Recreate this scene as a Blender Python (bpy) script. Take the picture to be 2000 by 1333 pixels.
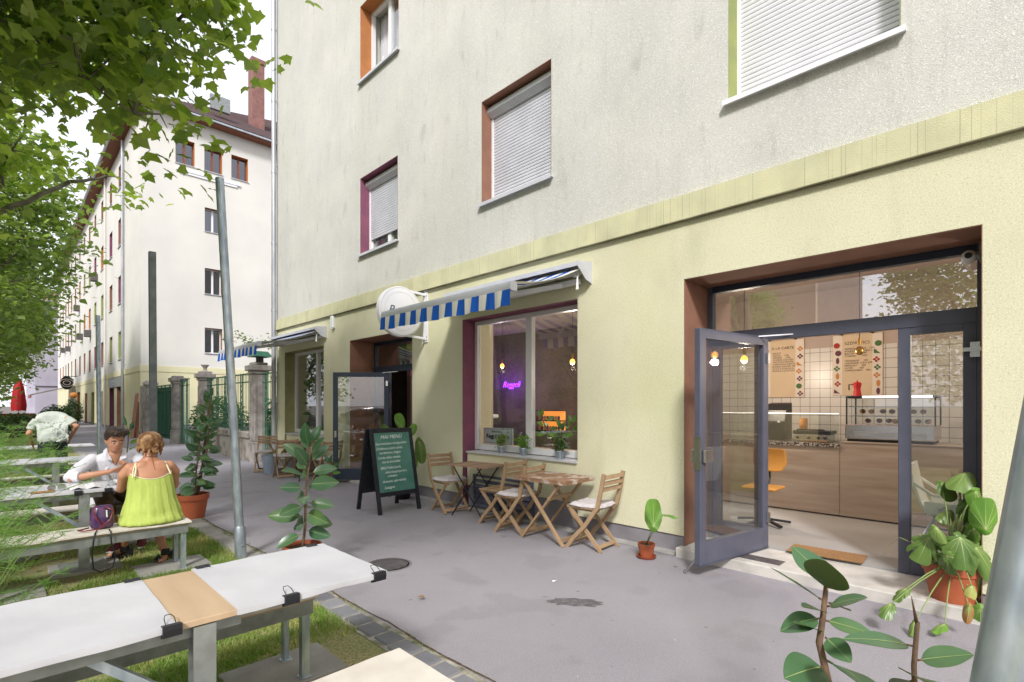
import bpy, math, random
import numpy as np
from mathutils import Vector, Matrix, noise
R = math.radians
random.seed(7)
rng = np.random.default_rng(11)
scene = bpy.context.scene
for o in list(bpy.data.objects): bpy.data.objects.remove(o)
C = scene.collection

# ------------------------------------------------------------------ camera
cd = bpy.data.cameras.new('camera'); cam = bpy.data.objects.new('camera', cd); C.objects.link(cam)
cam.location = (0, 0, 1.55); cam.rotation_euler = (R(90), 0, R(-44.66))
cd.sensor_width = 36; cd.lens = 18.144; cd.shift_y = 0.06225; cd.clip_end = 2000; cd.clip_start = .05
scene.camera = cam
# ------------------------------------------------------------------ sky and sun
w = bpy.data.worlds.new("World"); scene.world = w; w.use_nodes = True
nt = w.node_tree; bg = nt.nodes['Background']
sky = nt.nodes.new('ShaderNodeTexSky'); sky.sky_type = 'NISHITA'; sky.sun_disc = False
SUN_EL, SUN_ROT = R(40), R(230)
sky.sun_elevation = SUN_EL; sky.sun_rotation = SUN_ROT; sky.air_density = 1.0; sky.dust_density = 4.0
mx = nt.nodes.new('ShaderNodeMix'); mx.data_type = 'RGBA'; mx.inputs[0].default_value = 0.72
mx.inputs['B'].default_value = (8.6, 8.5, 9.0, 1)      # high thin white cloud over the whole sky
nt.links.new(sky.outputs[0], mx.inputs['A']); nt.links.new(mx.outputs['Result'], bg.inputs[0])
bg.inputs[1].default_value = 0.115
sl = bpy.data.lights.new('sun', 'SUN'); sl.energy = 2.3; sl.angle = R(9); sl.color = (1, .975, .95)
so = bpy.data.objects.new('sun', sl); C.objects.link(so)
sd = Vector((math.sin(SUN_ROT)*math.cos(SUN_EL), math.cos(SUN_ROT)*math.cos(SUN_EL), math.sin(SUN_EL)))
so.rotation_euler = sd.to_track_quat('Z', 'Y').to_euler(); so.location = (0, 0, 40)
scene.view_settings.view_transform = 'Standard'; scene.view_settings.look = 'None'
scene.view_settings.exposure = 0.66; scene.view_settings.gamma = 1
scene.render.engine = 'CYCLES'
scene.cycles.max_bounces = 8; scene.cycles.transparent_max_bounces = 16; scene.cycles.caustics_reflective = False
scene.cycles.caustics_refractive = False

# ------------------------------------------------------------------ materials
MATS = {}
def mat(name, col, rough=.7, metal=0., col2=None, scale=4., detail=4., lo=.35, hi=.65, bump=0., bscale=60., stretch=(1,1,1),
        spec=.4, transl=0., island=None, emit=None, estr=1., coat=0., extra=None):
    m = bpy.data.materials.new(name); m.use_nodes = True; n = m.node_tree; N = n.nodes; L = n.links
    p = N['Principled BSDF']; p.inputs['Base Color'].default_value = (*col, 1)
    p.inputs['Roughness'].default_value = rough; p.inputs['Metallic'].default_value = metal
    p.inputs['Specular IOR Level'].default_value = spec; p.inputs['Coat Weight'].default_value = coat
    tc = N.new('ShaderNodeTexCoord'); mp = N.new('ShaderNodeMapping'); mp.inputs['Scale'].default_value = stretch
    L.new(tc.outputs['Object'], mp.inputs[0]); out = None
    if col2 is not None:
        t = N.new('ShaderNodeTexNoise'); t.inputs['Scale'].default_value = scale; t.inputs['Detail'].default_value = detail
        L.new(mp.outputs[0], t.inputs['Vector'])
        r = N.new('ShaderNodeMapRange'); r.inputs[1].default_value = lo; r.inputs[2].default_value = hi
        L.new(t.outputs[0], r.inputs[0])
        k = N.new('ShaderNodeMix'); k.data_type = 'RGBA'; k.inputs['A'].default_value = (*col, 1); k.inputs['B'].default_value = (*col2, 1)
        L.new(r.outputs[0], k.inputs[0]); out = k.outputs['Result']
    if island is not None:
        g = N.new('ShaderNodeNewGeometry'); k2 = N.new('ShaderNodeMix'); k2.data_type = 'RGBA'
        if out is None: k2.inputs['A'].default_value = (*col, 1)
        else: L.new(out, k2.inputs['A'])
        k2.inputs['B'].default_value = (*island, 1); L.new(g.outputs['Random Per Island'], k2.inputs[0]); out = k2.outputs['Result']
    if extra: out = extra(N, L, mp, out, p, tc)
    if out is not None: L.new(out, p.inputs['Base Color'])
    if bump:
        b = N.new('ShaderNodeTexNoise'); b.inputs['Scale'].default_value = bscale; b.inputs['Detail'].default_value = 4
        L.new(mp.outputs[0], b.inputs['Vector'])
        bn = N.new('ShaderNodeBump'); bn.inputs['Strength'].default_value = bump; bn.inputs['Distance'].default_value = .01
        L.new(b.outputs[0], bn.inputs['Height']); L.new(bn.outputs[0], p.inputs['Normal'])
    if emit: p.inputs['Emission Color'].default_value = (*emit, 1); p.inputs['Emission Strength'].default_value = estr
    if transl:
        tr = N.new('ShaderNodeBsdfTranslucent'); ms = N.new('ShaderNodeMixShader'); ms.inputs[0].default_value = transl
        if out is not None:
            h = N.new('ShaderNodeMix'); h.data_type = 'RGBA'; h.blend_type = 'MULTIPLY'; h.inputs[0].default_value = 1
            L.new(out, h.inputs['A']); h.inputs['B'].default_value = (1.5, 1.7, .7, 1); h.clamp_result = True
            L.new(h.outputs['Result'], tr.inputs[0])
        else: tr.inputs[0].default_value = (min(1, col[0]*1.5), min(1, col[1]*1.6), col[2]*.8, 1)
        L.new(p.outputs[0], ms.inputs[1]); L.new(tr.outputs[0], ms.inputs[2]); L.new(ms.outputs[0], N['Material Output'].inputs[0])
    MATS[name] = m
    return m
def layer(N, L, mp, base, colr, scale, lo, hi, stretch=(1,1,1), detail=3., amount=1., src=None, tc=None):
    """mix another colour over base where a noise passes a threshold"""
    m2 = N.new('ShaderNodeMapping'); m2.inputs['Scale'].default_value = stretch; L.new(tc.outputs['Object'], m2.inputs[0])
    t = N.new('ShaderNodeTexNoise'); t.inputs['Scale'].default_value = scale; t.inputs['Detail'].default_value = detail
    L.new(m2.outputs[0], t.inputs['Vector'])
    r = N.new('ShaderNodeMapRange'); r.inputs[1].default_value = lo; r.inputs[2].default_value = hi; r.inputs[4].default_value = amount
    L.new(t.outputs[0], r.inputs[0]); k = N.new('ShaderNodeMix'); k.data_type = 'RGBA'
    L.new(r.outputs[0], k.inputs[0]); L.new(base, k.inputs['A']); k.inputs['B'].default_value = (*colr, 1)
    return k.outputs['Result']
def ex_low(N, L, mp, out, p, tc):
    out = layer(N, L, mp, out, (.50, .50, .25), .55, .52, .72, (1, 1, .8), 5, .45, tc=tc)
    out = layer(N, L, mp, out, (.46, .45, .29), 6, .6, .8, (1, 1, .25), 5, .35, tc=tc)
    out = layer(N, L, mp, out, (.40, .39, .22), 75, .56, .70, (1, 1, 1), 2, .5, tc=tc)
    out = layer(N, L, mp, out, (.30, .30, .17), .9, .62, .8, (1, 1.5, .5), 8, .35, tc=tc)
    return layer(N, L, mp, out, (.86, .84, .62), 95, .55, .70, (1, 1, 1), 2, .6, tc=tc)
def ex_up(N, L, mp, out, p, tc):
    out = layer(N, L, mp, out, (.50, .51, .44), .5, .50, .72, (1, 1, .7), 6, .6, tc=tc)
    out = layer(N, L, mp, out, (.40, .40, .36), 4, .57, .75, (1, 2.4, .16), 7, .38, tc=tc)
    out = layer(N, L, mp, out, (.42, .42, .38), 5, .58, .8, (1, 1.3, .35), 6, .4, tc=tc)
    out = layer(N, L, mp, out, (.36, .36, .34), 70, .56, .70, (1, 1, 1), 2, .5, tc=tc)
    out = layer(N, L, mp, out, (.33, .33, .29), 1.6, .60, .72, (1, 2.5, 1.2), 9, .40, tc=tc)
    return layer(N, L, mp, out, (.86, .86, .83), 90, .55, .70, (1, 1, 1), 2, .6, tc=tc)
def ex_band(N, L, mp, out, p, tc):
    out = layer(N, L, mp, out, (.24, .22, .15), 62, .62, .68, (0.001, 1, .004), 1, .45, tc=tc)
    return layer(N, L, mp, out, (.36, .35, .22), 3, .5, .8, (1, 1, .5), 5, .5, tc=tc)
M = {}
M['stucco_yellow'] = mat('stucco_yellow', (.68, .66, .47), .92, col2=(.635, .615, .44), scale=1.3, detail=6, bump=.45, bscale=170, extra=ex_low)
M['stucco_grey'] = mat('stucco_grey', (.61, .60, .555), .92, col2=(.54, .535, .50), scale=1.1, detail=6, bump=.5, bscale=160, extra=ex_up)
M['band'] = mat('band', (.62, .60, .38), .92, col2=(.55, .54, .35), scale=4, bump=.4, bscale=150, extra=ex_band)
M['shade_olive'] = mat('shade_olive', (.13, .12, .07), .95, col2=(.22, .21, .13), scale=6)
M['plinth'] = mat('plinth', (.27, .26, .28), .9, col2=(.20, .19, .21), scale=3, detail=6, bump=.3, bscale=60)
M['stucco_cream'] = mat('stucco_cream', (.70, .69, .64), .9, col2=(.62, .61, .575), scale=.35, detail=7, bump=.2, bscale=18)
M['stucco_pale_yellow'] = mat('stucco_pale_yellow', (.70, .665, .43), .9, col2=(.62, .59, .385), scale=.6, detail=6)
M['rev_brown'] = mat('rev_brown', (.30, .15, .10), .85, col2=(.25, .125, .085), scale=5, bump=.25, bscale=120)
M['rev_orange'] = mat('rev_orange', (.50, .20, .07), .85, col2=(.42, .17, .06), scale=4, bump=.2, bscale=120)
M['rev_purple'] = mat('rev_purple', (.25, .085, .14), .85, col2=(.20, .07, .12), scale=5, bump=.2, bscale=120)
M['rev_green'] = mat('rev_green', (.33, .37, .13), .85, col2=(.27, .31, .12), scale=5, bump=.2, bscale=120)
M['rev_olive'] = mat('rev_olive', (.36, .34, .15), .85, col2=(.28, .27, .13), scale=4, bump=.2, bscale=120)
M['pvc'] = mat('pvc', (.78, .78, .80), .35, spec=.5)
M['shutter'] = mat('shutter', (.66, .67, .72), .5, col2=(.58, .59, .64), scale=3)
M['shutter_white'] = mat('shutter_white', (.80, .80, .83), .5, col2=(.74, .74, .78), scale=3)
M['navy'] = mat('navy', (.098, .103, .145), .42, spec=.5, col2=(.083, .088, .125), scale=6)
M['navy_deep'] = mat('navy_deep', (.030, .045, .075), .4, col2=(.04, .055, .085), scale=6)
M['navy_shaded'] = mat('navy_shaded', (.025, .035, .06), .4)
M['metal_grey'] = mat('metal_grey', (.5, .51, .54), .35, .9)
M['steel'] = mat('steel', (.60, .60, .62), .25, 1.)
M['galv'] = mat('galv', (.30, .36, .42), .36, .7, col2=(.52, .58, .63), scale=18, detail=6, bump=.04, bscale=60, stretch=(1, 1, .35))
M['galv_dull'] = mat('galv_dull', (.22, .235, .23), .5, .5, col2=(.33, .345, .34), scale=10, detail=6)
M['zinc_pipe'] = mat('zinc_pipe', (.36, .38, .42), .45, .5, col2=(.48, .50, .53), scale=5, stretch=(1, 1, .3))
M['galv_post'] = mat('galv_post', (.26, .275, .27), .45, .6, col2=(.40, .42, .41), scale=9, detail=6)
M['pole_dark'] = mat('pole_dark', (.13, .15, .155), .45, .4, col2=(.19, .21, .21), scale=8)
M['cloth_white'] = mat('cloth_white', (.55, .55, .58), .95, col2=(.48, .48, .51), scale=2.2, detail=7, bump=.5, bscale=7)
M['cloth_beige'] = mat('cloth_beige', (.66, .62, .56), .95, col2=(.56, .51, .45), scale=6, detail=7, bump=.4, bscale=8)
def ex_wood(N, L, mp, out, p, tc):
    return layer(N, L, mp, out, (.20, .10, .05), 30, .55, .8, (.08, 1, 1), 4, .5, tc=tc)
M['wood_board'] = mat('wood_board', (.53, .385, .25), .6, col2=(.45, .315, .20), scale=9, stretch=(1, .12, 1))
M['ply_edge'] = mat('ply_edge', (.40, .22, .11), .7, col2=(.30, .16, .08), scale=60, stretch=(.02, .02, 1))
M['acacia'] = mat('acacia', (.34, .215, .12), .6, col2=(.20, .12, .065), scale=14, detail=6, stretch=(1, 1, .35), island=(.43, .30, .18))
M['acacia_old'] = mat('acacia_old', (.30, .20, .13), .75, col2=(.18, .11, .07), scale=14, detail=6, stretch=(1, 1, .35), island=(.38, .25, .17))
def ex_top(N, L, mp, out, p, tc):
    return layer(N, L, mp, out, (.60, .53, .47), 9, .5, .62, (1, 1, 1), 6, .75, tc=tc)
M['table_worn'] = mat('table_worn', (.30, .17, .10), .7, col2=(.22, .12, .07), scale=10, island=(.34, .2, .12), extra=ex_top)
M['cushion'] = mat('cushion', (.60, .56, .57), .95, col2=(.52, .48, .50), scale=20, bump=.5, bscale=40)
M['black_metal'] = mat('black_metal', (.012, .013, .017), .45)
M['black_board'] = mat('black_board', (.010, .011, .016), .6, col2=(.02, .022, .03), scale=20)
M['chalk_green'] = mat('chalk_green', (.05, .17, .13), .7, col2=(.10, .24, .20), scale=3, detail=6)
M['chalk'] = mat('chalk', (.72, .78, .74), .9)
M['terracotta'] = mat('terracotta', (.42, .11, .045), .6, col2=(.34, .085, .035), scale=7)
M['terracotta_dark'] = mat('terracotta_dark', (.27, .06, .03), .65)
M['soil'] = mat('soil', (.06, .04, .03), 1., col2=(.13, .09, .06), scale=40, bump=.8, bscale=60)
M['leaf_ficus'] = mat('leaf_ficus', (.075, .16, .065), .3, col2=(.12, .22, .07), scale=6, island=(.06, .15, .075), transl=.15, spec=.6)
M['leaf_ficus_light'] = mat('leaf_ficus_light', (.13, .22, .04), .3, col2=(.07, .17, .05), scale=4, island=(.06, .17, .08), transl=.25, spec=.6)
M['leaf_under'] = mat('leaf_under', (.15, .21, .075), .5, transl=.25)
M['rib_light'] = mat('rib_light', (.33, .42, .15), .5)
M['leaf_bright'] = mat('leaf_bright', (.19, .36, .05), .45, col2=(.13, .28, .045), scale=5, transl=.35)
M['leaf_monstera'] = mat('leaf_monstera', (.12, .22, .045), .34, col2=(.06, .14, .035), scale=7, island=(.17, .27, .06), transl=.25, spec=.55)
M['leaf_yellowing'] = mat('leaf_yellowing', (.35, .38, .10), .5, col2=(.38, .17, .06), scale=9, transl=.2)
M['stem_green'] = mat('stem_green', (.22, .30, .10), .6)
M['stem_brown'] = mat('stem_brown', (.22, .13, .08), .85, col2=(.14, .09, .06), scale=25, bump=.4, bscale=60)
M['bark'] = mat('bark', (.22, .20, .15), .95, col2=(.10, .09, .075), scale=5, detail=6, bump=.5, bscale=15)
M['leaf_plane'] = mat('leaf_plane', (.10, .175, .045), .45, col2=(.22, .31, .065), scale=.9, detail=3, island=(.36, .42, .11), transl=.55, spec=.4)
M['leaf_tree'] = mat('leaf_tree', (.11, .18, .06), .5, col2=(.20, .28, .09), scale=.6, detail=3, island=(.28, .35, .12), transl=.45)
M['leaf_hedge'] = mat('leaf_hedge', (.035, .09, .03), .5, col2=(.08, .16, .04), scale=2, island=(.06, .13, .035), transl=.25)
M['fern'] = mat('fern', (.17, .34, .06), .6, col2=(.27, .46, .11), scale=3, island=(.14, .30, .07), transl=.4)
M['grass'] = mat('grass', (.22, .33, .07), .7, col2=(.62, .52, .27), scale=1.9, detail=6, lo=.47, hi=.60, island=(.19, .30, .06), transl=.3)
def ex_lawn(N, L, mp, out, p, tc):
    out = layer(N, L, mp, out, (.25, .17, .10), 1.3, .55, .7, (1, 1, 1), 5, .8, tc=tc)
    return layer(N, L, mp, out, (.07, .12, .025), 60, .45, .6, (1, 1, 1), 3, .6, tc=tc)
M['lawn'] = mat('lawn', (.20, .23, .09), .95, col2=(.42, .35, .19), scale=1.1, detail=6, bump=.8, bscale=50, extra=ex_lawn)
def ex_asph(N, L, mp, out, p, tc):
    out = layer(N, L, mp, out, (.46, .44, .46), 150, .54, .68, (1, 1, 1), 2, .6, tc=tc)
    out = layer(N, L, mp, out, (.16, .15, .165), 120, .58, .72, (1, 1, 1), 2, .6, tc=tc)
    out = layer(N, L, mp, out, (.20, .19, .205), 1.9, .55, .62, (1, 1, 1), 8, .28, tc=tc)
    out = layer(N, L, mp, out, (.34, .325, .34), .45, .5, .62, (1, .35, 1), 6, .25, tc=tc)
    out = layer(N, L, mp, out, (.12, .11, .12), 11, .73, .76, (1, 1, 1), 2, .7, tc=tc)
    out = layer(N, L, mp, out, (.50, .48, .50), 16, .75, .78, (1, 1, 1), 2, .5, tc=tc)
    return layer(N, L, mp, out, (.09, .085, .09), .9, .73, .745, (2.2, .8, 1), 9, .7, tc=tc)
M['asphalt'] = mat('asphalt', (.32, .302, .334), .93, col2=(.285, .268, .298), scale=.8, detail=8, bump=.6, bscale=150, extra=ex_asph)
M['asphalt_stain'] = mat('asphalt_stain', (.11, .105, .11), .9, col2=(.24, .228, .24), scale=25, detail=6, lo=.45, hi=.75, bump=.5, bscale=150)
M['road'] = mat('road', (.09, .09, .095), .95, col2=(.07, .07, .075), scale=1)
M['earth'] = mat('earth', (.16, .14, .12), 1., col2=(.12, .11, .10), scale=.3)
M['sett'] = mat('sett', (.13, .13, .15), .8, col2=(.09, .092, .11), scale=11, bump=.5, bscale=40, island=(.26, .26, .28))
M['grout'] = mat('grout', (.42, .39, .35), .95, col2=(.14, .14, .08), scale=9, detail=6, bump=.6, bscale=50)
M['concrete'] = mat('concrete', (.37, .36, .34), .92, col2=(.28, .27, .255), scale=5, detail=6, bump=.25, bscale=70)
M['step'] = mat('step', (.60, .57, .53), .85, col2=(.46, .44, .41), scale=5, detail=7, bump=.2, bscale=60)
M['stone'] = mat('stone', (.46, .42, .40), .92, col2=(.24, .21, .20), scale=3.5, detail=7, bump=.4, bscale=35)
M['stone_white'] = mat('stone_white', (.50, .46, .42), .92, col2=(.22, .18, .16), scale=2.6, detail=8, lo=.45, hi=.62, bump=.4, bscale=18)
M['fence_green'] = mat('fence_green', (.03, .13, .085), .55, col2=(.055, .17, .11), scale=6)
M['iron_dark'] = mat('iron_dark', (.10, .09, .095), .7, .4, col2=(.15, .13, .13), scale=20)
M['manhole_iron'] = mat('manhole_iron', (.24, .225, .23), .85, .0, col2=(.18, .165, .17), scale=12)
M['manhole_light'] = mat('manhole_light', (.12, .11, .115), .8, .0, col2=(.20, .185, .19), scale=12)
M['floor_in'] = mat('floor_in', (.38, .375, .38), .35, col2=(.31, .30, .285), scale=1.3, detail=7, spec=.5)
def tiles(N, L, mp, out, p, tc):
    sx = N.new('ShaderNodeSeparateXYZ'); L.new(tc.outputs['Object'], sx.inputs[0])
    def line(sock, off):
        a = N.new('ShaderNodeMath'); a.operation = 'ADD'; a.inputs[1].default_value = 50+off; L.new(sock, a.inputs[0])
        b = N.new('ShaderNodeMath'); b.operation = 'MODULO'; b.inputs[1].default_value = .14; L.new(a.outputs[0], b.inputs[0])
        c_ = N.new('ShaderNodeMath'); c_.operation = 'LESS_THAN'; c_.inputs[1].default_value = .0055; L.new(b.outputs[0], c_.inputs[0]); return c_.outputs[0]
    m1 = line(sx.outputs['Y'], .02); m2 = line(sx.outputs['Z'], 0)
    mm = N.new('ShaderNodeMath'); mm.operation = 'MAXIMUM'; L.new(m1, mm.inputs[0]); L.new(m2, mm.inputs[1])
    k = N.new('ShaderNodeMix'); k.data_type = 'RGBA'; L.new(mm.outputs[0], k.inputs[0])
    k.inputs['A'].default_value = (.64, .61, .575, 1); k.inputs['B'].default_value = (.06, .04, .035, 1)
    return k.outputs['Result']
M['tiles'] = mat('tiles', (.6, .5, .4), .3, extra=tiles)
M['paint_pink'] = mat('paint_pink', (.48, .39, .345), .85, col2=(.44, .355, .31), scale=2)
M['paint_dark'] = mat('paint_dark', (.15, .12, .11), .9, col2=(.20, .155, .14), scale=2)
M['paint_mauve'] = mat('paint_mauve', (.36, .18, .22), .85)
M['oak'] = mat('oak', (.47, .395, .34), .55, col2=(.33, .25, .20), scale=6, detail=7, stretch=(1, .22, 2.2), lo=.3, hi=.75)
def ex_terrazzo(N, L, mp, out, p, tc):
    out = layer(N, L, mp, out, (.5, .46, .42), 55, .52, .56, (1, 1, 1), 1, 1, tc=tc)
    return out
M['terrazzo'] = mat('terrazzo', (.04, .035, .035), .4, col2=(.05, .045, .04), extra=ex_terrazzo)
M['white_plastic'] = mat('white_plastic', (.82, .86, .86), .35)
M['white_paint'] = mat('white_paint', (.80, .80, .84), .4)
M['grey_paint'] = mat('grey_paint', (.55, .56, .60), .45, col2=(.50, .51, .55), scale=5)
M['awning_dark'] = mat('awning_dark', (.12, .13, .17), .8)
M['stripe_blue'] = mat('stripe_blue', (.008, .11, .52), .85, transl=.12)
M['stripe_white'] = mat('stripe_white', (.82, .81, .80), .9, transl=.25)
M['orange_plastic'] = mat('orange_plastic', (.52, .24, .05), .4)
M['mat_coir'] = mat('mat_coir', (.38, .21, .09), 1., col2=(.26, .14, .06), scale=60, bump=.8, bscale=200)
M['red'] = mat('red', (.50, .02, .025), .6)
M['maroon'] = mat('maroon', (.17, .012, .015), .25, spec=.6)
M['teal'] = mat('teal', (.02, .10, .13), .6)
M['ink'] = mat('ink', (.10, .08, .07), .8)
M['ink_dark'] = mat('ink_dark', (.02, .02, .03), .8)
M['poster'] = mat('poster', (.66, .52, .36), .8, col2=(.62, .48, .33), scale=3)
M['poster_white'] = mat('poster_white', (.72, .64, .56), .8)
M['food_red'] = mat('food_red', (.36, .03, .02), .7); M['food_green'] = mat('food_green', (.07, .16, .05), .7)
M['food_orange'] = mat('food_orange', (.55, .22, .05), .7); M['food_plum'] = mat('food_plum', (.14, .04, .07), .7)
M['neon'] = mat('neon', (.3, .05, .8), .5, emit=(.25, .03, 1.), estr=5)
M['bulb'] = mat('bulb', (1, .6, .2), .5, emit=(1, .40, .06), estr=3.2)
M['led'] = mat('led', (1, 1, 1), .5, emit=(1, .95, .9), estr=1.2)
M['warm_light'] = mat('warm_light', (1, .5, .15), .5, emit=(1, .30, .05), estr=.8)
M['brass'] = mat('brass', (.6, .38, .12), .3, 1.)
M['black_gloss'] = mat('black_gloss', (.010, .010, .011), .42)
M['skin'] = mat('skin', (.52, .27, .17), .5, col2=(.46, .22, .13), scale=9, spec=.35)
M['skin_tan'] = mat('skin_tan', (.55, .28, .17), .48, col2=(.46, .21, .12), scale=6, spec=.4)
M['hair_dark'] = mat('hair_dark', (.022, .014, .010), .5, col2=(.05, .03, .02), scale=30, bump=.8, bscale=70, stretch=(1, 1, .3))
M['hair_blond'] = mat('hair_blond', (.17, .075, .03), .5, col2=(.50, .30, .14), scale=26, detail=5, lo=.42, hi=.66, bump=1., bscale=60, stretch=(1, 1, .35))
M['shirt_white'] = mat('shirt_white', (.74, .74, .80), .9, col2=(.66, .66, .73), scale=12, bump=.8, bscale=14)
M['shirt_sage'] = mat('shirt_sage', (.58, .62, .57), .9, col2=(.44, .48, .44), scale=9, detail=5, bump=.9, bscale=14)
M['dress_lime'] = mat('dress_lime', (.46, .55, .13), .85, col2=(.38, .47, .10), scale=7, bump=.55, bscale=12, stretch=(2.5, 2.5, .5))
M['strap_cream'] = mat('strap_cream', (.75, .72, .50), .8)
M['trousers_brown'] = mat('trousers_brown', (.15, .105, .065), .9, col2=(.10, .07, .045), scale=14, bump=.9, bscale=18)
M['trousers_dark'] = mat('trousers_dark', (.025, .03, .045), .9)
M['leather_black'] = mat('leather_black', (.014, .014, .018), .4)
M['sneaker_maroon'] = mat('sneaker_maroon', (.11, .012, .02), .7)
M['bag_purple'] = mat('bag_purple', (.035, .02, .085), .25, col2=(.10, .03, .09), scale=20, spec=.6)
M['eye_white'] = mat('eye_white', (.7, .68, .65), .3); M['lip'] = mat('lip', (.38, .13, .10), .5)
M['roof_tile'] = mat('roof_tile', (.15, .10, .10), .85, col2=(.10, .075, .08), scale=14)
M['brick_red'] = mat('brick_red', (.27, .14, .12), .9, col2=(.20, .10, .09), scale=5, detail=6)
M['soffit_brown'] = mat('soffit_brown', (.22, .08, .045), .8)
M['frame_brown'] = mat('frame_brown', (.22, .07, .04), .6)
M['far_grey'] = mat('far_grey', (.42, .40, .46), .9, col2=(.36, .34, .40), scale=.5)
M['opp_wall'] = mat('opp_wall', (.50, .36, .28), .9, col2=(.42, .31, .25), scale=.4)
M['car_white'] = mat('car_white', (.75, .76, .78), .25, coat=.8)
M['tyre'] = mat('tyre', (.02, .02, .02), .8)
M['bucket'] = mat('bucket', (.27, .33, .42), .5, col2=(.33, .39, .47), scale=5)
M['curtain'] = mat('curtain', (.62, .62, .64), .9, col2=(.45, .45, .48), scale=14, stretch=(1, 1, .04))
M['sun_glass'] = mat('sun_glass', (.02, .018, .018), .08, spec=.7)
M['paper'] = mat('paper', (.72, .70, .70), .8, col2=(.50, .50, .52), scale=28, lo=.5, hi=.7)
M['bread'] = mat('bread', (.42, .22, .10), .8)

def glass_mat(name, tint=(.93, .95, .94), base=.10, rough=.0, gl=(.95, .96, 1.)):
    m = bpy.data.materials.new(name); m.use_nodes = True; n = m.node_tree; N = n.nodes; L = n.links
    N.remove(N['Principled BSDF'])
    t = N.new('ShaderNodeBsdfTransparent'); t.inputs[0].default_value = (*tint, 1)
    g = N.new('ShaderNodeBsdfGlossy'); g.inputs['Roughness'].default_value = rough; g.inputs[0].default_value = (*gl, 1)
    lw = N.new('ShaderNodeLayerWeight'); f = N.new('ShaderNodeMath'); f.operation = 'POWER'; f.inputs[1].default_value = 4.2; L.new(lw.outputs['Facing'], f.inputs[0])
    a = N.new('ShaderNodeMath'); a.operation = 'MULTIPLY_ADD'; a.inputs[1].default_value = .85; a.inputs[2].default_value = base; a.use_clamp = True
    L.new(f.outputs[0], a.inputs[0]); s = N.new('ShaderNodeMixShader'); L.new(a.outputs[0], s.inputs[0])
    L.new(t.outputs[0], s.inputs[1]); L.new(g.outputs[0], s.inputs[2]); L.new(s.outputs[0], N['Material Output'].inputs[0])
    MATS[name] = m; return m
M['glass'] = glass_mat('glass', base=.10)
M['glass_street'] = glass_mat('glass_street', base=.26)
M['glass_dark'] = glass_mat('glass_dark', (.45, .47, .50), base=.14)

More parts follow.
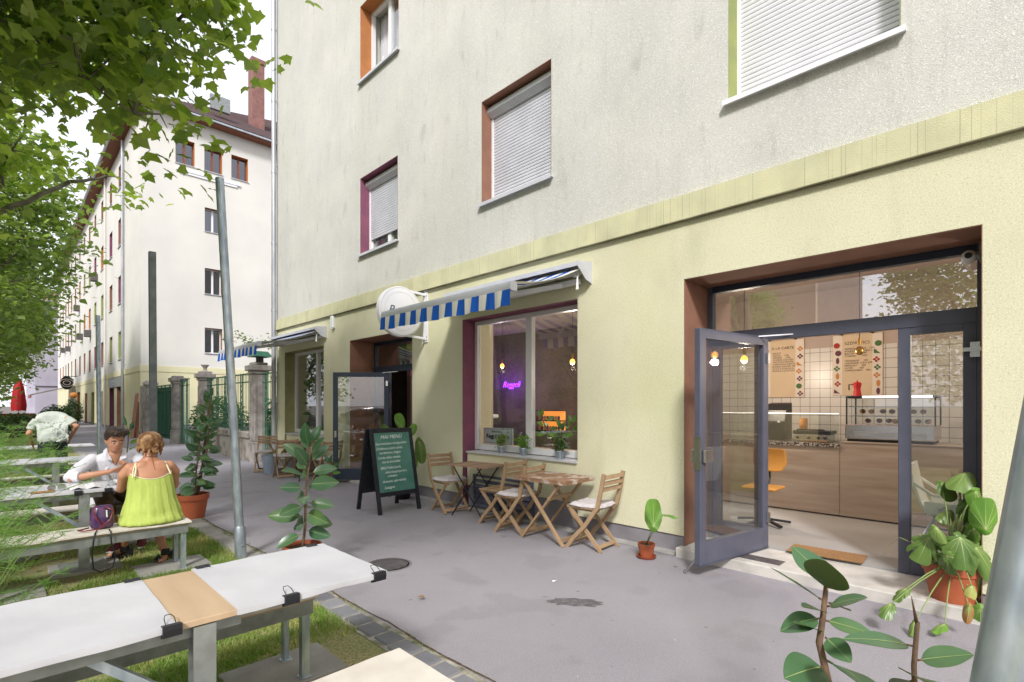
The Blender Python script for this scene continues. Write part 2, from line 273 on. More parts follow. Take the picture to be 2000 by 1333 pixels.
# ------------------------------------------------------------------ mesh helpers
class MB:
    def __init__(s): s.v = []; s.f = []; s.m = []
    def add(s, vs, fs, mi=0):
        o = len(s.v); s.v += [tuple(v) for v in vs]; s.f += [tuple(o+i for i in f) for f in fs]; s.m += [mi]*len(fs); return s
    def box(s, x0, x1, y0, y1, z0, z1, mi=0, bev=0.):
        if bev > 0 and min(x1-x0, y1-y0, z1-z0) > 2.2*bev:
            b = bev; vs = []; idx = {}
            cs = [(sx, sy, sz) for sx in (0, 1) for sy in (0, 1) for sz in (0, 1)]
            X = (x0, x1); Y = (y0, y1); Z = (z0, z1)
            for c in cs:
                for a in range(3):
                    p = [X[c[0]], Y[c[1]], Z[c[2]]]
                    for k in range(3):
                        if k != a: p[k] += b if c[k] == 0 else -b
                    idx[(c, a)] = len(vs); vs.append(p)
            fs = []
            def order(l, n):
                P = [Vector(vs[i]) for i in l]; cc = sum(P, Vector())/len(P); u = (P[0]-cc).normalized(); w_ = n.cross(u)
                return [i for _, i in sorted((math.atan2((Vector(vs[i])-cc).dot(w_), (Vector(vs[i])-cc).dot(u)), i) for i in l)]
            ctr = Vector(((x0+x1)/2, (y0+y1)/2, (z0+z1)/2))
            for a in range(3):
                for sd_ in (0, 1):
                    n = Vector((0, 0, 0)); n[a] = 1 if sd_ else -1
                    fs.append(order([idx[(c, a)] for c in cs if c[a] == sd_], n))
            for a in range(3):
                o_ = [k for k in range(3) if k != a]
                for i in (0, 1):
                    for j in (0, 1):
                        l = [idx[(c, k)] for c in cs if c[o_[0]] == i and c[o_[1]] == j for k in o_]
                        n = Vector((0, 0, 0)); n[o_[0]] = 1 if i else -1; n[o_[1]] = 1 if j else -1
                        fs.append(order(l, n.normalized()))
            for c in cs:
                n = Vector([1 if q else -1 for q in c]).normalized(); fs.append(order([idx[(c, k)] for k in range(3)], n))
            return s.add(vs, fs, mi)
        vs = [(x, y, z) for x in (x0, x1) for y in (y0, y1) for z in (z0, z1)]
        return s.add(vs, [(0, 1, 3, 2), (4, 6, 7, 5), (0, 4, 5, 1), (2, 3, 7, 6), (0, 2, 6, 4), (1, 5, 7, 3)], mi)
    def beam(s, p0, p1, w, h, up=(0, 0, 1), mi=0):
        p0 = Vector(p0); p1 = Vector(p1); d = (p1-p0).normalized(); up = Vector(up)
        r = d.cross(up)
        if r.length < 1e-4: r = d.cross(Vector((1, 0, 0)))
        r.normalize(); u = r.cross(d)
        vs = [p + r*a*w/2 + u*b*h/2 for p in (p0, p1) for a, b in ((-1, -1), (1, -1), (1, 1), (-1, 1))]
        return s.add(vs, [(3, 2, 1, 0), (4, 5, 6, 7), (0, 1, 5, 4), (1, 2, 6, 5), (2, 3, 7, 6), (3, 0, 4, 7)], mi)
    def polybeam(s, pts, w, h, side, mi=0):
        """rectangular section swept along pts; side = fixed sideways axis (width), h in the plane"""
        side = Vector(side).normalized(); P = [Vector(p) for p in pts]; vs = []
        for i, p in enumerate(P):
            d = ((P[min(i+1, len(P)-1)]-P[max(i-1, 0)])).normalized(); u = side.cross(d).normalized()
            vs += [p+side*a*w/2+u*b*h/2 for a, b in ((-1, -1), (1, -1), (1, 1), (-1, 1))]
        fs = [(0, 1, 2, 3), tuple(4*(len(P)-1)+k for k in (3, 2, 1, 0))]
        for i in range(len(P)-1):
            for k in range(4): fs.append((4*i+k, 4*i+4+k, 4*i+4+(k+1) % 4, 4*i+(k+1) % 4))
        return s.add(vs, fs, mi)
    def tube(s, pts, rad, n=8, mi=0, cap=True):
        P = [Vector(p) for p in pts]
        if not hasattr(rad, '__len__'): rad = [rad]*len(P)
        vs = []; u = None
        for i, p in enumerate(P):
            d = (P[min(i+1, len(P)-1)]-P[max(i-1, 0)])
            d = d.normalized() if d.length > 1e-9 else Vector((0, 0, 1))
            if u is None: u = d.orthogonal().normalized()
            else:
                u = u-d*u.dot(d); u = u.normalized() if u.length > 1e-6 else d.orthogonal().normalized()
            w_ = d.cross(u)
            for k in range(n):
                a = 2*math.pi*k/n; vs.append(p+(u*math.cos(a)+w_*math.sin(a))*rad[i])
        fs = [(i*n+k, i*n+(k+1) % n, (i+1)*n+(k+1) % n, (i+1)*n+k) for i in range(len(P)-1) for k in range(n)]
        if cap: fs += [tuple(range(n))[::-1], tuple((len(P)-1)*n+k for k in range(n))]
        return s.add(vs, fs, mi)
    def lathe(s, prof, c=(0, 0, 0), n=24, axis='Z', mi=0, sx=1, sy=1):
        vs = []
        for r, z in prof:
            for k in range(n):
                a = 2*math.pi*k/n; x, y = r*math.cos(a)*sx, r*math.sin(a)*sy
                v = (x, y, z) if axis == 'Z' else ((z, x, y) if axis == 'X' else (y, z, x))
                vs.append((c[0]+v[0], c[1]+v[1], c[2]+v[2]))
        fs = [(i*n+k, i*n+(k+1) % n, (i+1)*n+(k+1) % n, (i+1)*n+k) for i in range(len(prof)-1) for k in range(n)]
        if prof[0][0] > 1e-6: fs.append(tuple(range(n))[::-1])
        if prof[-1][0] > 1e-6: fs.append(tuple((len(prof)-1)*n+k for k in range(n)))
        return s.add(vs, fs, mi)
    def ball(s, c, r, n=12, mi=0):
        r = r if hasattr(r, '__len__') else (r, r, r); m = n//2; vs = []
        for i in range(m+1):
            t = math.pi*i/m
            for k in range(n):
                a = 2*math.pi*k/n; vs.append((c[0]+r[0]*math.sin(t)*math.cos(a), c[1]+r[1]*math.sin(t)*math.sin(a), c[2]-r[2]*math.cos(t)))
        return s.add(vs, [(i*n+k, i*n+(k+1) % n, (i+1)*n+(k+1) % n, (i+1)*n+k) for i in range(m) for k in range(n)], mi)
    def loft(s, rings, mi=0, n=16):
        """rings: (centre, rx vector, ry vector)"""
        vs = []
        for c, a, b in rings:
            c = Vector(c); a = Vector(a); b = Vector(b)
            for k in range(n):
                t = 2*math.pi*k/n; vs.append(c+a*math.cos(t)+b*math.sin(t))
        fs = [(i*n+k, i*n+(k+1) % n, (i+1)*n+(k+1) % n, (i+1)*n+k) for i in range(len(rings)-1) for k in range(n)]
        fs += [tuple(range(n))[::-1], tuple((len(rings)-1)*n+k for k in range(n))]
        return s.add(vs, fs, mi)
    def xf(s, mtx, start=0):
        s.v = s.v[:start]+[tuple(mtx @ Vector(v)) for v in s.v[start:]]; return s
    def mesh(s, name):
        me = bpy.data.meshes.new(name); me.from_pydata(s.v, [], s.f); return me
    def build(s, name, mats, parent=None, smooth=False, world=False, **kw):
        if world and parent is not None:
            o = root(parent).location; s.v = [(v[0]-o.x, v[1]-o.y, v[2]-o.z) for v in s.v]
        me = s.mesh(name)
        for m in (mats if isinstance(mats, (list, tuple)) else [mats]): me.materials.append(M[m] if isinstance(m, str) else m)
        if any(s.m): me.polygons.foreach_set('material_index', s.m)
        if smooth: me.polygons.foreach_set('use_smooth', [True]*len(s.f)); 
        me.update()
        o = bpy.data.objects.new(name, me); C.objects.link(o)
        if parent is not None: o.parent = parent
        if smooth == 'auto':
            try: me.set_sharp_from_angle(angle=R(40))
            except Exception: pass
        tag(o, **kw); return o
def root(o):
    while o.parent: o = o.parent
    return o
def tag(o, label=None, cat=None, group=None, kind=None):
    if label: o['label'] = label
    if cat: o['category'] = cat
    if group: o['group'] = group
    if kind: o['kind'] = kind
    return o
def thing(name, loc, label, cat, group=None, rz=0.):
    o = bpy.data.objects.new(name, None); C.objects.link(o); o.location = loc; o.rotation_euler = (0, 0, rz); o.empty_display_size = .1
    return tag(o, label, cat, group)
def copy_tree(o, parent=None):
    c = o.copy(); C.objects.link(c); c.parent = parent
    for ch in [k for k in bpy.data.objects if k.parent == o]: copy_tree(ch, c)
    return c
def base(mb):   # place a single-mesh thing's origin at its base
    xs = [v[0] for v in mb.v]; ys = [v[1] for v in mb.v]; zs = [v[2] for v in mb.v]
    return Vector(((min(xs)+max(xs))/2, (min(ys)+max(ys))/2, min(zs)))
def solo(name, mb, mats, label, cat, group=None, smooth=False, rz=0, kind=None):
    b = base(mb); mb.v = [(v[0]-b.x, v[1]-b.y, v[2]-b.z) for v in mb.v]
    o = mb.build(name, mats, None, smooth, label=label, cat=cat, group=group, kind=kind); o.location = b; return o
def mesh_np(name, V, F, mats, parent=None, smooth=False, mi=None):
    me = bpy.data.meshes.new(name); k = F.shape[1]
    me.vertices.add(len(V)); me.vertices.foreach_set('co', V.astype(np.float32).ravel())
    me.loops.add(F.size); me.loops.foreach_set('vertex_index', F.astype(np.int32).ravel())
    me.polygons.add(len(F)); me.polygons.foreach_set('loop_start', np.arange(0, F.size, k, dtype=np.int32))
    me.polygons.foreach_set('loop_total', np.full(len(F), k, dtype=np.int32))
    for m in mats: me.materials.append(M[m])
    if mi is not None: me.polygons.foreach_set('material_index', mi)
    if smooth: me.polygons.foreach_set('use_smooth', [True]*len(F))
    me.update(calc_edges=True); me.validate()
    o = bpy.data.objects.new(name, me); C.objects.link(o); o.parent = parent; return o
def text(name, body, size, m, parent, origin, ex, ey, extrude=.001, shear=0., align='CENTER', world=True, bold=0., space=1.):
    cu = bpy.data.curves.new(name, 'FONT'); cu.body = body; cu.size = size; cu.extrude = extrude; cu.shear = shear
    cu.align_x = align; cu.offset = bold; cu.space_character = space; cu.resolution_u = 3
    t = bpy.data.objects.new(name, cu); C.objects.link(t); dg = bpy.context.evaluated_depsgraph_get(); dg.update()
    me = bpy.data.meshes.new_from_object(t.evaluated_get(dg)); bpy.data.objects.remove(t)
    ex = Vector(ex).normalized(); ey = Vector(ey).normalized(); ez = ex.cross(ey)
    mt = Matrix(((ex.x, ey.x, ez.x, origin[0]), (ex.y, ey.y, ez.y, origin[1]), (ex.z, ey.z, ez.z, origin[2]), (0, 0, 0, 1)))
    me.transform(mt)
    if world and parent is not None: me.transform(Matrix.Translation(-root(parent).location))
    me.materials.clear(); me.materials.append(M[m]); me.name = name
    o = bpy.data.objects.new(name, me); C.objects.link(o); o.parent = parent; return o
FW = dict(ex=(0, -1, 0), ey=(0, 0, 1))     # writing on a face that looks towards the street (-X)
FY = dict(ex=(1, 0, 0), ey=(0, 0, 1))      # writing on a face that looks along -Y
def remeshed(mb, name, mats, parent, voxel=.008, smooth=6, world=True, sm=True):
    """one continuous surface from overlapping lofts"""
    me = mb.mesh('tmp'); t = bpy.data.objects.new('tmp', me); C.objects.link(t)
    r = t.modifiers.new('r', 'REMESH'); r.mode = 'VOXEL'; r.voxel_size = voxel
    if smooth: q = t.modifiers.new('s', 'SMOOTH'); q.iterations = smooth; q.factor = .5
    dg = bpy.context.evaluated_depsgraph_get(); dg.update()
    out = bpy.data.meshes.new_from_object(t.evaluated_get(dg)); bpy.data.objects.remove(t)
    out.materials.clear(); out.materials.append(M[mats]); out.polygons.foreach_set('use_smooth', [True]*len(out.polygons)); out.name = name
    if world: out.transform(Matrix.Translation(-root(parent).location))
    o = bpy.data.objects.new(name, out); C.objects.link(o); o.parent = parent; return o
def wallgrid(mb, const, t, a0, a1, z0, z1, holes, axis='X', mi=0):
    """a wall of thickness t on plane axis=const, spanning a0..a1, with rectangular holes (a0,a1,z0,z1)"""
    A = sorted({a0, a1, *[h[0] for h in holes], *[h[1] for h in holes]}); Z = sorted({z0, z1, *[h[2] for h in holes], *[h[3] for h in holes]})
    def solid(i, j):
        if i < 0 or j < 0 or i >= len(A)-1 or j >= len(Z)-1: return False
        a = (A[i]+A[i+1])/2; z = (Z[j]+Z[j+1])/2
        return not any(h[0] < a < h[1] and h[2] < z < h[3] for h in holes)
    def P(d, a, z): return (const+d, a, z) if axis == 'X' else (a, const+d, z)
    def q(*p): mb.add(p, [(0, 1, 2, 3)], mi)
    for i in range(len(A)-1):
        for j in range(len(Z)-1):
            if not solid(i, j): continue
            b0, b1, c0, c1 = A[i], A[i+1], Z[j], Z[j+1]
            q(P(0, b0, c0), P(0, b0, c1), P(0, b1, c1), P(0, b1, c0)); q(P(t, b0, c0), P(t, b1, c0), P(t, b1, c1), P(t, b0, c1))
            if not solid(i-1, j): q(P(0, b0, c0), P(t, b0, c0), P(t, b0, c1), P(0, b0, c1))
            if not solid(i+1, j): q(P(0, b1, c0), P(0, b1, c1), P(t, b1, c1), P(t, b1, c0))
            if not solid(i, j-1): q(P(0, b0, c0), P(0, b1, c0), P(t, b1, c0), P(t, b0, c0))
            if not solid(i, j+1): q(P(0, b0, c1), P(t, b0, c1), P(t, b1, c1), P(0, b1, c1))
    return mb

# ------------------------------------------------------------------ ground
def sheet(name, x0, x1, y0, y1, z, m, sub=None):
    mb = MB(); mb.add([(x0, y0, z), (x1, y0, z), (x1, y1, z), (x0, y1, z)], [(0, 1, 2, 3)]); return mb.build(name, m, kind='structure')
sheet('ground', -500, 500, -500, 600, -.06, 'earth')
sheet('road', -15, -5.5, -200, 300, -.04, 'road')
sheet('lawn', -5.2, 1.745, -8, 40, -.002, 'lawn')
sheet('pavement', 1.90, 5.6, -30, 130, 0, 'asphalt')
sheet('courtyard', 5.61, 24, 13.6, 31.6, -.01, 'asphalt')
sheet('path', -5.2, 1.89, 40.2, 130, -.004, 'asphalt')
sheet('kerb_bed', 1.72, 1.93, -8, 40, .002, 'grout')
mb = MB(); y = -3.; r_ = random.Random(3)
while y < 5.2:
    L = r_.uniform(.15, .2); a = r_.uniform(-.008, .008)
    mb.box(1.75+a, 1.90+a+r_.uniform(-.01, .008), y, y+L, -.05, .012+r_.uniform(-.003, .003), bev=.008); y += L+r_.uniform(.022, .034)
mb.build('kerb', 'sett', kind='structure')
mb = MB(); y = 5.22
while y < 40:
    L = r_.uniform(.48, .52); mb.box(1.70+r_.uniform(-.01, .01), 1.90+r_.uniform(-.012, .012), y, y+L, -.05, .008+r_.uniform(-.003, .002), bev=.006); y += L+.012
mb.build('edging', 'concrete', kind='structure')
mb = MB(); y = 1.2     # the crack between kerb and asphalt
while y < 14:
    x = 1.945+.035*noise.noise((y*1.7, 0, 0))+.02*noise.noise((y*7, 3, 0)); x2 = 1.945+.035*noise.noise(((y+.12)*1.7, 0, 0))+.02*noise.noise(((y+.12)*7, 3, 0)); q = .006+.006*abs(noise.noise((y*4, 9, 0)))
    mb.add([(x-q, y, .004), (x+q, y, .004), (x2+q, y+.12, .004), (x2-q, y+.12, .004)], [(0, 1, 2, 3)]); y += .12
mb.build('crack', 'soil', kind='structure')

mb = MB(); K = 40     # old oil stain on the pavement
vs = [(3.2, 2.53, .003)]
for k in range(K):
    a = 2*math.pi*k/K; q = .10+.05*noise.noise((math.cos(a)*2.2, math.sin(a)*2.2, 4.))+.03*noise.noise((math.cos(a)*7, math.sin(a)*7, 1.)); u, v = q*2.1*math.cos(a), q*.8*math.sin(a); vs.append((3.2+.62*u+.78*v, 2.53-.78*u+.62*v, .003))
mb.add(vs, [(0, 1+k, 1+(k+1) % K) for k in range(K)]); mb.build('stain', 'asphalt_stain', kind='structure')
def lawn_blades():
    spec = [(-.6, 1.735, 1.6, 4.6, 48000, .035), (-.8, 1.72, 4.6, 8.5, 42000, .04), (-1.8, 1.68, 8.5, 18, 22000, .045), (-3, 1.65, 18, 38, 9000, .06)]
    V = []; T = []
    for x0, x1, y0, y1, n, h in spec:
        x = rng.uniform(x0, x1, n); yy = rng.uniform(y0, y1, n)
        keep = np.array([noise.noise((a*.9, b*.9, 1.))+.35*noise.noise((a*4, b*4, 5.)) > -.22+.5*rng.random()*rng.random() - .12 for a, b in zip(x, yy)])
        bare = ((x > .0) & (x < 1.3) & (abs(((yy-6.9))) < .55) & (rng.random(n) < .55)); keep &= ~bare
        for (sx, sy, sw, sl_) in SLABS: keep &= ~((abs(x-sx) < sw/2-.008) & (abs(yy-sy) < sl_/2-.008))
        x, yy = x[keep], yy[keep]; n = len(x); a = rng.uniform(0, 6.28, n); w_ = rng.uniform(.0026, .0046, n)*(1+h*6); hh = h*rng.uniform(.5, 1.35, n)
        lx, ly = rng.normal(0, .45, n)*hh, rng.normal(0, .45, n)*hh
        p0 = np.stack([x-w_*np.cos(a), yy-w_*np.sin(a), np.zeros(n)-.003], 1); p1 = np.stack([x+w_*np.cos(a), yy+w_*np.sin(a), np.zeros(n)-.003], 1)
        p2 = np.stack([x+lx, yy+ly, hh], 1); V.append(np.stack([p0, p1, p2], 1).reshape(-1, 3))
    # tufts in the joints of the kerb
    n = 2600; yy = rng.uniform(1.0, 12, n); yy = yy[np.array([noise.noise((b*2.3, 7, 2)) > .0 for b in yy])]; n = len(yy); x = 1.925+rng.normal(0, .02, n); hh = rng.uniform(.008, .03, n)
    p0 = np.stack([x-.002, yy, x*0], 1); p1 = np.stack([x+.002, yy+.002, x*0], 1); p2 = np.stack([x+rng.normal(0, .012, n), yy+rng.normal(0, .012, n), hh], 1)
    V.append(np.stack([p0, p1, p2], 1).reshape(-1, 3))
    V = np.concatenate(V); F = np.arange(len(V)).reshape(-1, 3)
    o = mesh_np('grass', V, F, ['grass']); tag(o, 'short patchy green grass with dry yellow spots under the benches', 'grass', kind='stuff')
SLABS = []

# ------------------------------------------------------------------ the café building
FX = 4.98
bd = thing('apartment_building', (FX, 0, 0), 'pale yellow and grey rendered apartment building with a café on its ground floor', 'building')
H0 = dict(ent=(.26, 2.53, 0, 2.84), main=(3.905, 6.114, 0, 2.84), door=(7.46, 9.69, 0, 2.84), left=(10.87, 13.05, 0, 2.84))
low = [H0[k] for k in H0]+[(-3.3, -1.2, .86, 2.84)]
YB0, YB1 = -16, 13.585
mb = MB(); wallgrid(mb, FX, .6, YB0, YB1, .35, 3.44, [(h[0], h[1], max(h[2], .2), h[3]) for h in low])
mb.build('wall', ['stucco_yellow'], bd, world=True)
for p0_, p1_ in ((YB0, .26), (2.53, 3.905), (6.114, 7.46), (9.69, 10.87), (13.05, YB1-.018)): mb = MB(); mb.box(FX+.018, FX+.568, p0_, p1_, -.05, .348); mb.build('plinth', 'plinth', bd, world=True)
UP = []
for c0 in (-6.43, -2.84, .73, 4.33, 7.92):
    for z0 in (4.47, 7.83, 11.2): UP.append((c0 if not (c0 == 7.92 and z0 > 7) else 7.89, c0+1.345, z0, z0+1.5))
mb = MB(); wallgrid(mb, FX+.004, .5, YB0, YB1, 3.69, 13.6, UP); mb.build('upper_wall', ['stucco_grey'], bd, world=True)
mb = MB(); mb.box(FX-.045, FX+.55, YB0, YB1+.012, 3.44, 3.69); mb.build('cornice', 'band', bd, world=True)
mb = MB(); mb.box(FX-.05, FX+.0, YB0, YB1+.013, 3.43, 3.4398); mb.build('shade_strip', 'shade_olive', bd, world=True)  # dark strip: the shadow line under the band, put into its colour
mb = MB(); mb.box(FX+.61, 17, YB1-.25, YB1, -.05, 13.6); mb.box(16.7, 17, YB0, YB1-.26, -.05, 13.6); mb.box(FX+.61, 17, YB0, YB0+.3, -.05, 13.6); mb.build('side_wall', ['stucco_grey'], bd, world=True)
mb = MB(); mb.add([(FX-.5, YB0-.2, 13.6), (17.5, YB0-.2, 13.6), (17.5, YB1+.2, 13.6), (FX-.5, YB1+.2, 13.6), (11, YB0, 17), (11, YB1, 17)], [(0, 1, 2, 3), (0, 3, 5, 4), (1, 4, 5, 2), (0, 4, 1), (3, 2, 5)]); mb.build('roof', 'roof_tile', bd, world=True)
# interior shell
mb = MB(); mb.box(5.535, 9.05, -1.4, 13.3, -.02, .12); mb.build('interior_floor', 'floor_in', bd, world=True)
mb = MB(); mb.box(5.585, 9.2, -1.4, 13.3, 3.32, 3.42); mb.build('ceiling', 'paint_pink', bd, world=True)
mb = MB(); mb.box(9.05, 9.2, -1.4, 5.3, .12, 2.43); mb.build('tiled_wall', 'tiles', bd, world=True)
mb = MB(); mb.box(9.055, 9.2, -1.4, 5.3, 2.4302, 3.32); mb.box(5.585, 9.04, -1.5, -1.4, .12, 3.32); mb.build('painted_wall', 'paint_pink', bd, world=True)
mb = MB(); mb.box(9.06, 9.2, 5.301, 13.3, .12, 3.32); mb.box(5.585, 9.055, 13.2, 13.3, .12, 3.32); mb.build('dark_wall', 'paint_dark', bd, world=True)
mb = MB(); mb.box(5.5805, 6.2, 6.75, 6.9, .12, 3.319); mb.build('partition', 'paint_pink', bd, world=True)
mb = MB(); mb.box(6.6, 9.05, 9.95, 10.1, .12, 2.2); mb.box(6.6, 9.05, 9.95, 10.1, 2.2002, 3.319, 1); mb.build('back_partition', ['paint_dark', 'paint_mauve'], bd, world=True)

def reveal(parent, y0, y1, z0, z1, x1, m, x0=FX+.004, bottom=False, sides=(1, 1)):
    t = .006; mb = MB()
    if sides[1]: mb.box(x0, x1, y1-t, y1-.0005, z0, z1)
    if sides[0]: mb.box(x0, x1, y0+.0005, y0+t, z0, z1)
    mb.box(x0, x1, y0+t+.0005, y1-t-.0005, z1-t, z1-.0005)
    if bottom: mb.box(x0, x1, y0+t+.0005, y1-t-.0005, z0+.0005, z0+t)
    return mb.build('reveal', m, parent, world=True)
def upper_window(y0, y1, z0, z1, rev, drop, shm='shutter', curtain=True, tilt=False):
    x = FX+.24; f = .055; mb = MB(); ym = (y0+y1)/2
    a, b = y0+.007, y1-.007
    for (p, q, r, s) in ((a, a+f, z0, z1-.01), (b-f, b, z0, z1-.01)): mb.box(x, x+.07, p, q, r, s)
    mb.box(x, x+.07, a+f, b-f, z0, z0+f); mb.box(x, x+.07, a+f, b-f, z1-.01-f, z1-.01); mb.box(x+.003, x+.067, ym-.05, ym+.05, z0+f, z1-.01-f)
    wn = mb.build('window', 'pvc', bd, world=True)
    reveal(wn, y0, y1, z0, z1, x-.001, rev)
    mb = MB(); mb.box(x+.035, x+.043, a+f, ym-.05, z0+f, z1-f-.01)
    if tilt:
        pass
    else: mb.box(x+.035, x+.043, ym+.05, b-f, z0+f, z1-f-.01)
    mb.build('pane', 'glass', wn, world=True)
    if tilt:   # left sash tilted into the room
        m2 = MB(); s0, s1, h = ym+.055, b-f-.005, z1-z0-2*f-.02; w_ = s1-s0
        for (p, q, r, s) in ((0, .07, 0, h), (w_-.07, w_, 0, h), (.07, w_-.07, 0, .07), (.07, w_-.07, h-.07, h)): m2.box(0, .06, p, q, r, s)
        m2.xf(Matrix.Translation((x+.06, s0, z0+f+.01)) @ Matrix.Rotation(R(13), 4, 'Y')); sash = m2.build('sash', 'pvc', wn, world=True)
        m3 = MB(); m3.box(.025, .033, .07, w_-.07, .07, h-.07); m3.xf(Matrix.Translation((x+.06, s0, z0+f+.01)) @ Matrix.Rotation(R(13), 4, 'Y')); m3.build('sash_pane', 'glass', wn, world=True)
    if curtain:
        mb = MB(); n = 40
        for i in range(n):
            ya = a+.03+(b-a-.06)*i/n; yb = a+.03+(b-a-.06)*(i+1)/n; xa = x+.20+.015*math.sin(i*1.9); xb = x+.20+.015*math.sin((i+1)*1.9)
            mb.add([(xa, ya, z0+.05), (xb, yb, z0+.05), (xb, yb, z1-.03), (xa, ya, z1-.03), (xa+.004, ya, z0+.05), (xb+.004, yb, z0+.05), (xb+.004, yb, z1-.03), (xa+.004, ya, z1-.03)], [(0, 1, 2, 3), (7, 6, 5, 4)])
        mb.build('curtain', 'curtain', wn, world=True)
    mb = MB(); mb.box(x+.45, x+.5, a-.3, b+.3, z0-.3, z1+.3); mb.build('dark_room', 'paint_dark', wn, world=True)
    if drop is not None:
        mb = MB(); r = .085; n = 12; cz = z1-.012-r; prof = [(x-.002, cz+r), (x-.05, cz+r)]
        for k in range(n+1):
            t = math.pi/2+math.pi/2*k/n*1.2; prof.append((x-.05+r*1.0*math.cos(t), cz+r*math.sin(t)))
        prof += [(x-.06, cz-r), (x-.002, cz-r)]
        vs = [(p, yy, q) for yy in (a, b) for p, q in prof]; k = len(prof)
        mb.add(vs, [tuple(range(k)), tuple(range(2*k-1, k-1, -1))]+[(i, k+i, k+(i+1) % k, (i+1) % k) for i in range(k)])
        mb.build('shutter_box', 'grey_paint' if shm == 'shutter' else 'shutter_white', wn, world=True)
        mb = MB(); zt = cz-r; z = drop; h = .045
        while z < zt-.005:
            h2 = min(h, zt-z); xs = x-.03
            pr = [(xs+.018, z), (xs+.001, z+.004), (xs-.004, z+h2*.5), (xs+.001, z+h2-.010), (xs+.018, z+h2-.003)]
            vs = [(p, yy, q) for yy in (a+.035, b-.035) for p, q in pr]; mb.add(vs, [(i, 5+i, 6+i, i+1) for i in range(4)]+[(4, 9, 5, 0), (0, 1, 2, 3, 4), (9, 8, 7, 6, 5)]); z += h
        mb.build('shutter', shm, wn, world=True)
        mb = MB()
        for p, q in ((a, a+.034), (b-.034, b)): mb.box(x-.045, x-.001, p, q, z0, zt)
        mb.build('guide_rail', 'pvc', wn, world=True)
    mb = MB(); mb.box(FX-.055, x-.001, y0-.035, y1+.035, z0-.028, z0-.004); mb.box(FX-.062, FX-.055, y0-.035, y1+.035, z0-.05, z0-.004); mb.build('sill', 'shutter_white' if shm != 'shutter' else 'grey_paint', wn, world=True)
    return wn
REV = {0: 'rev_green', 1: 'rev_brown', 2: 'rev_purple', 3: 'rev_orange'}
for (y0, y1, z0, z1) in UP:
    if z0 < 5:
        if y0 > 7: upper_window(y0, y1, z0, z1, 'rev_purple', 4.80)
        elif y0 > 4: upper_window(y0, y1, z0, z1, 'rev_brown', 4.475)
        elif y0 > 0: upper_window(y0, y1, z0, z1, 'rev_green', 4.55, 'shutter_white')
        else: upper_window(y0, y1, z0, z1, 'rev_orange', 5.2)
    elif z0 < 8 and y0 > 7: upper_window(y0, y1, z0, z1, 'rev_orange', None, tilt=True)
    elif z0 < 8: upper_window(y0, y1, z0, z1, 'rev_brown', 8.6)

# shop windows: PVC frame, mullion, infill wall below, coloured reveal
def shop_window(h, rev, ym, fill_y1, z0=.865):
    y0, y1, _, z1 = h; x = 5.225; f = .06
    mb = MB(); mb.box(FX, 5.5, y0+.0006, fill_y1, .35, z0-.03); mb.build('infill_wall', 'stucco_yellow', bd, world=True)
    mb = MB(); mb.box(FX+.018, 5.5, y0+.0006, fill_y1-.002, -.05, .3495); mb.build('infill_plinth', 'plinth', bd, world=True)
    mb = MB(); mb.box(5.18, 5.5, fill_y1+.0005, y1-.0065, -.05, z0-.03); mb.build('niche_back', rev, bd, world=True)
    mb = MB(); a, b = y0+.007, y1-.007
    mb.box(x, x+.07, a, a+f, z0, z1-.01); mb.box(x, x+.07, b-f, b, z0, z1-.01); mb.box(x, x+.07, a+f, b-f, z0, z0+.085); mb.box(x, x+.07, a+f, b-f, z1-.07, z1-.01); mb.box(x-.003, x+.073, ym-.055, ym+.055, z0+.085, z1-.07)
    wn = mb.build('window', 'pvc', bd, world=True)
    mb = MB(); mb.box(x+.03, x+.04, a+f, ym-.055, z0+.085, z1-.07); mb.box(x+.03, x+.04, ym+.055, b-f, z0+.085, z1-.07); mb.build('pane', 'glass', wn, world=True)
    reveal(wn, y0, y1, -.02, z1, x-.001, rev, sides=(0, 1))
    mb = MB(); mb.box(FX+.004, x-.001, y0+.0006, y0+.006, z0+.001, z1-.008); mb.build('side_reveal', rev, wn, world=True)
    mb = MB(); mb.box(FX-.03, x-.001, y0-.0, fill_y1, z0-.029, z0-.008); mb.build('sill', 'grey_paint', wn, world=True)
    return wn
shop_window(H0['main'], 'rev_purple', 4.955, 5.993)
shop_window(H0['left'], 'rev_olive', 11.75, 12.93)
mb = MB()   # blue louvred cellar vent
for k in range(6): mb.add([(FX-.004, 4.66, .09+k*.07), (FX-.004, 5.80, .09+k*.07), (FX-.03, 5.80, .065+k*.07), (FX-.03, 4.66, .065+k*.07), (FX+.010, 4.66, .125+k*.07), (FX+.010, 5.80, .125+k*.07)], [(0, 1, 2, 3), (3, 2, 5, 4), (0, 3, 4), (1, 5, 2)])
mb.box(FX-.035, FX+.012, 4.63, 4.66, .06, .53); mb.box(FX-.035, FX+.012, 5.80, 5.83, .06, .53); mb.box(FX-.035, FX+.012, 4.66, 5.80, .50, .53); mb.build('cellar_vent', 'navy', bd, world=True)
mb = MB(); y0, y1, z0, z1 = low[4]; mb.box(5.225, 5.295, y0, y0+.06, z0, z1); mb.box(5.225, 5.295, y1-.06, y1, z0, z1); mb.box(5.225, 5.295, y0+.06, y1-.06, z0, z0+.06); mb.box(5.225, 5.295, y0+.06, y1-.06, z1-.06, z1)
wn = mb.build('window', 'pvc', bd, world=True); mb = MB(); mb.box(5.25, 5.26, y0+.06, y1-.06, z0+.06, z1-.06); mb.build('pane', 'glass_dark', wn, world=True)

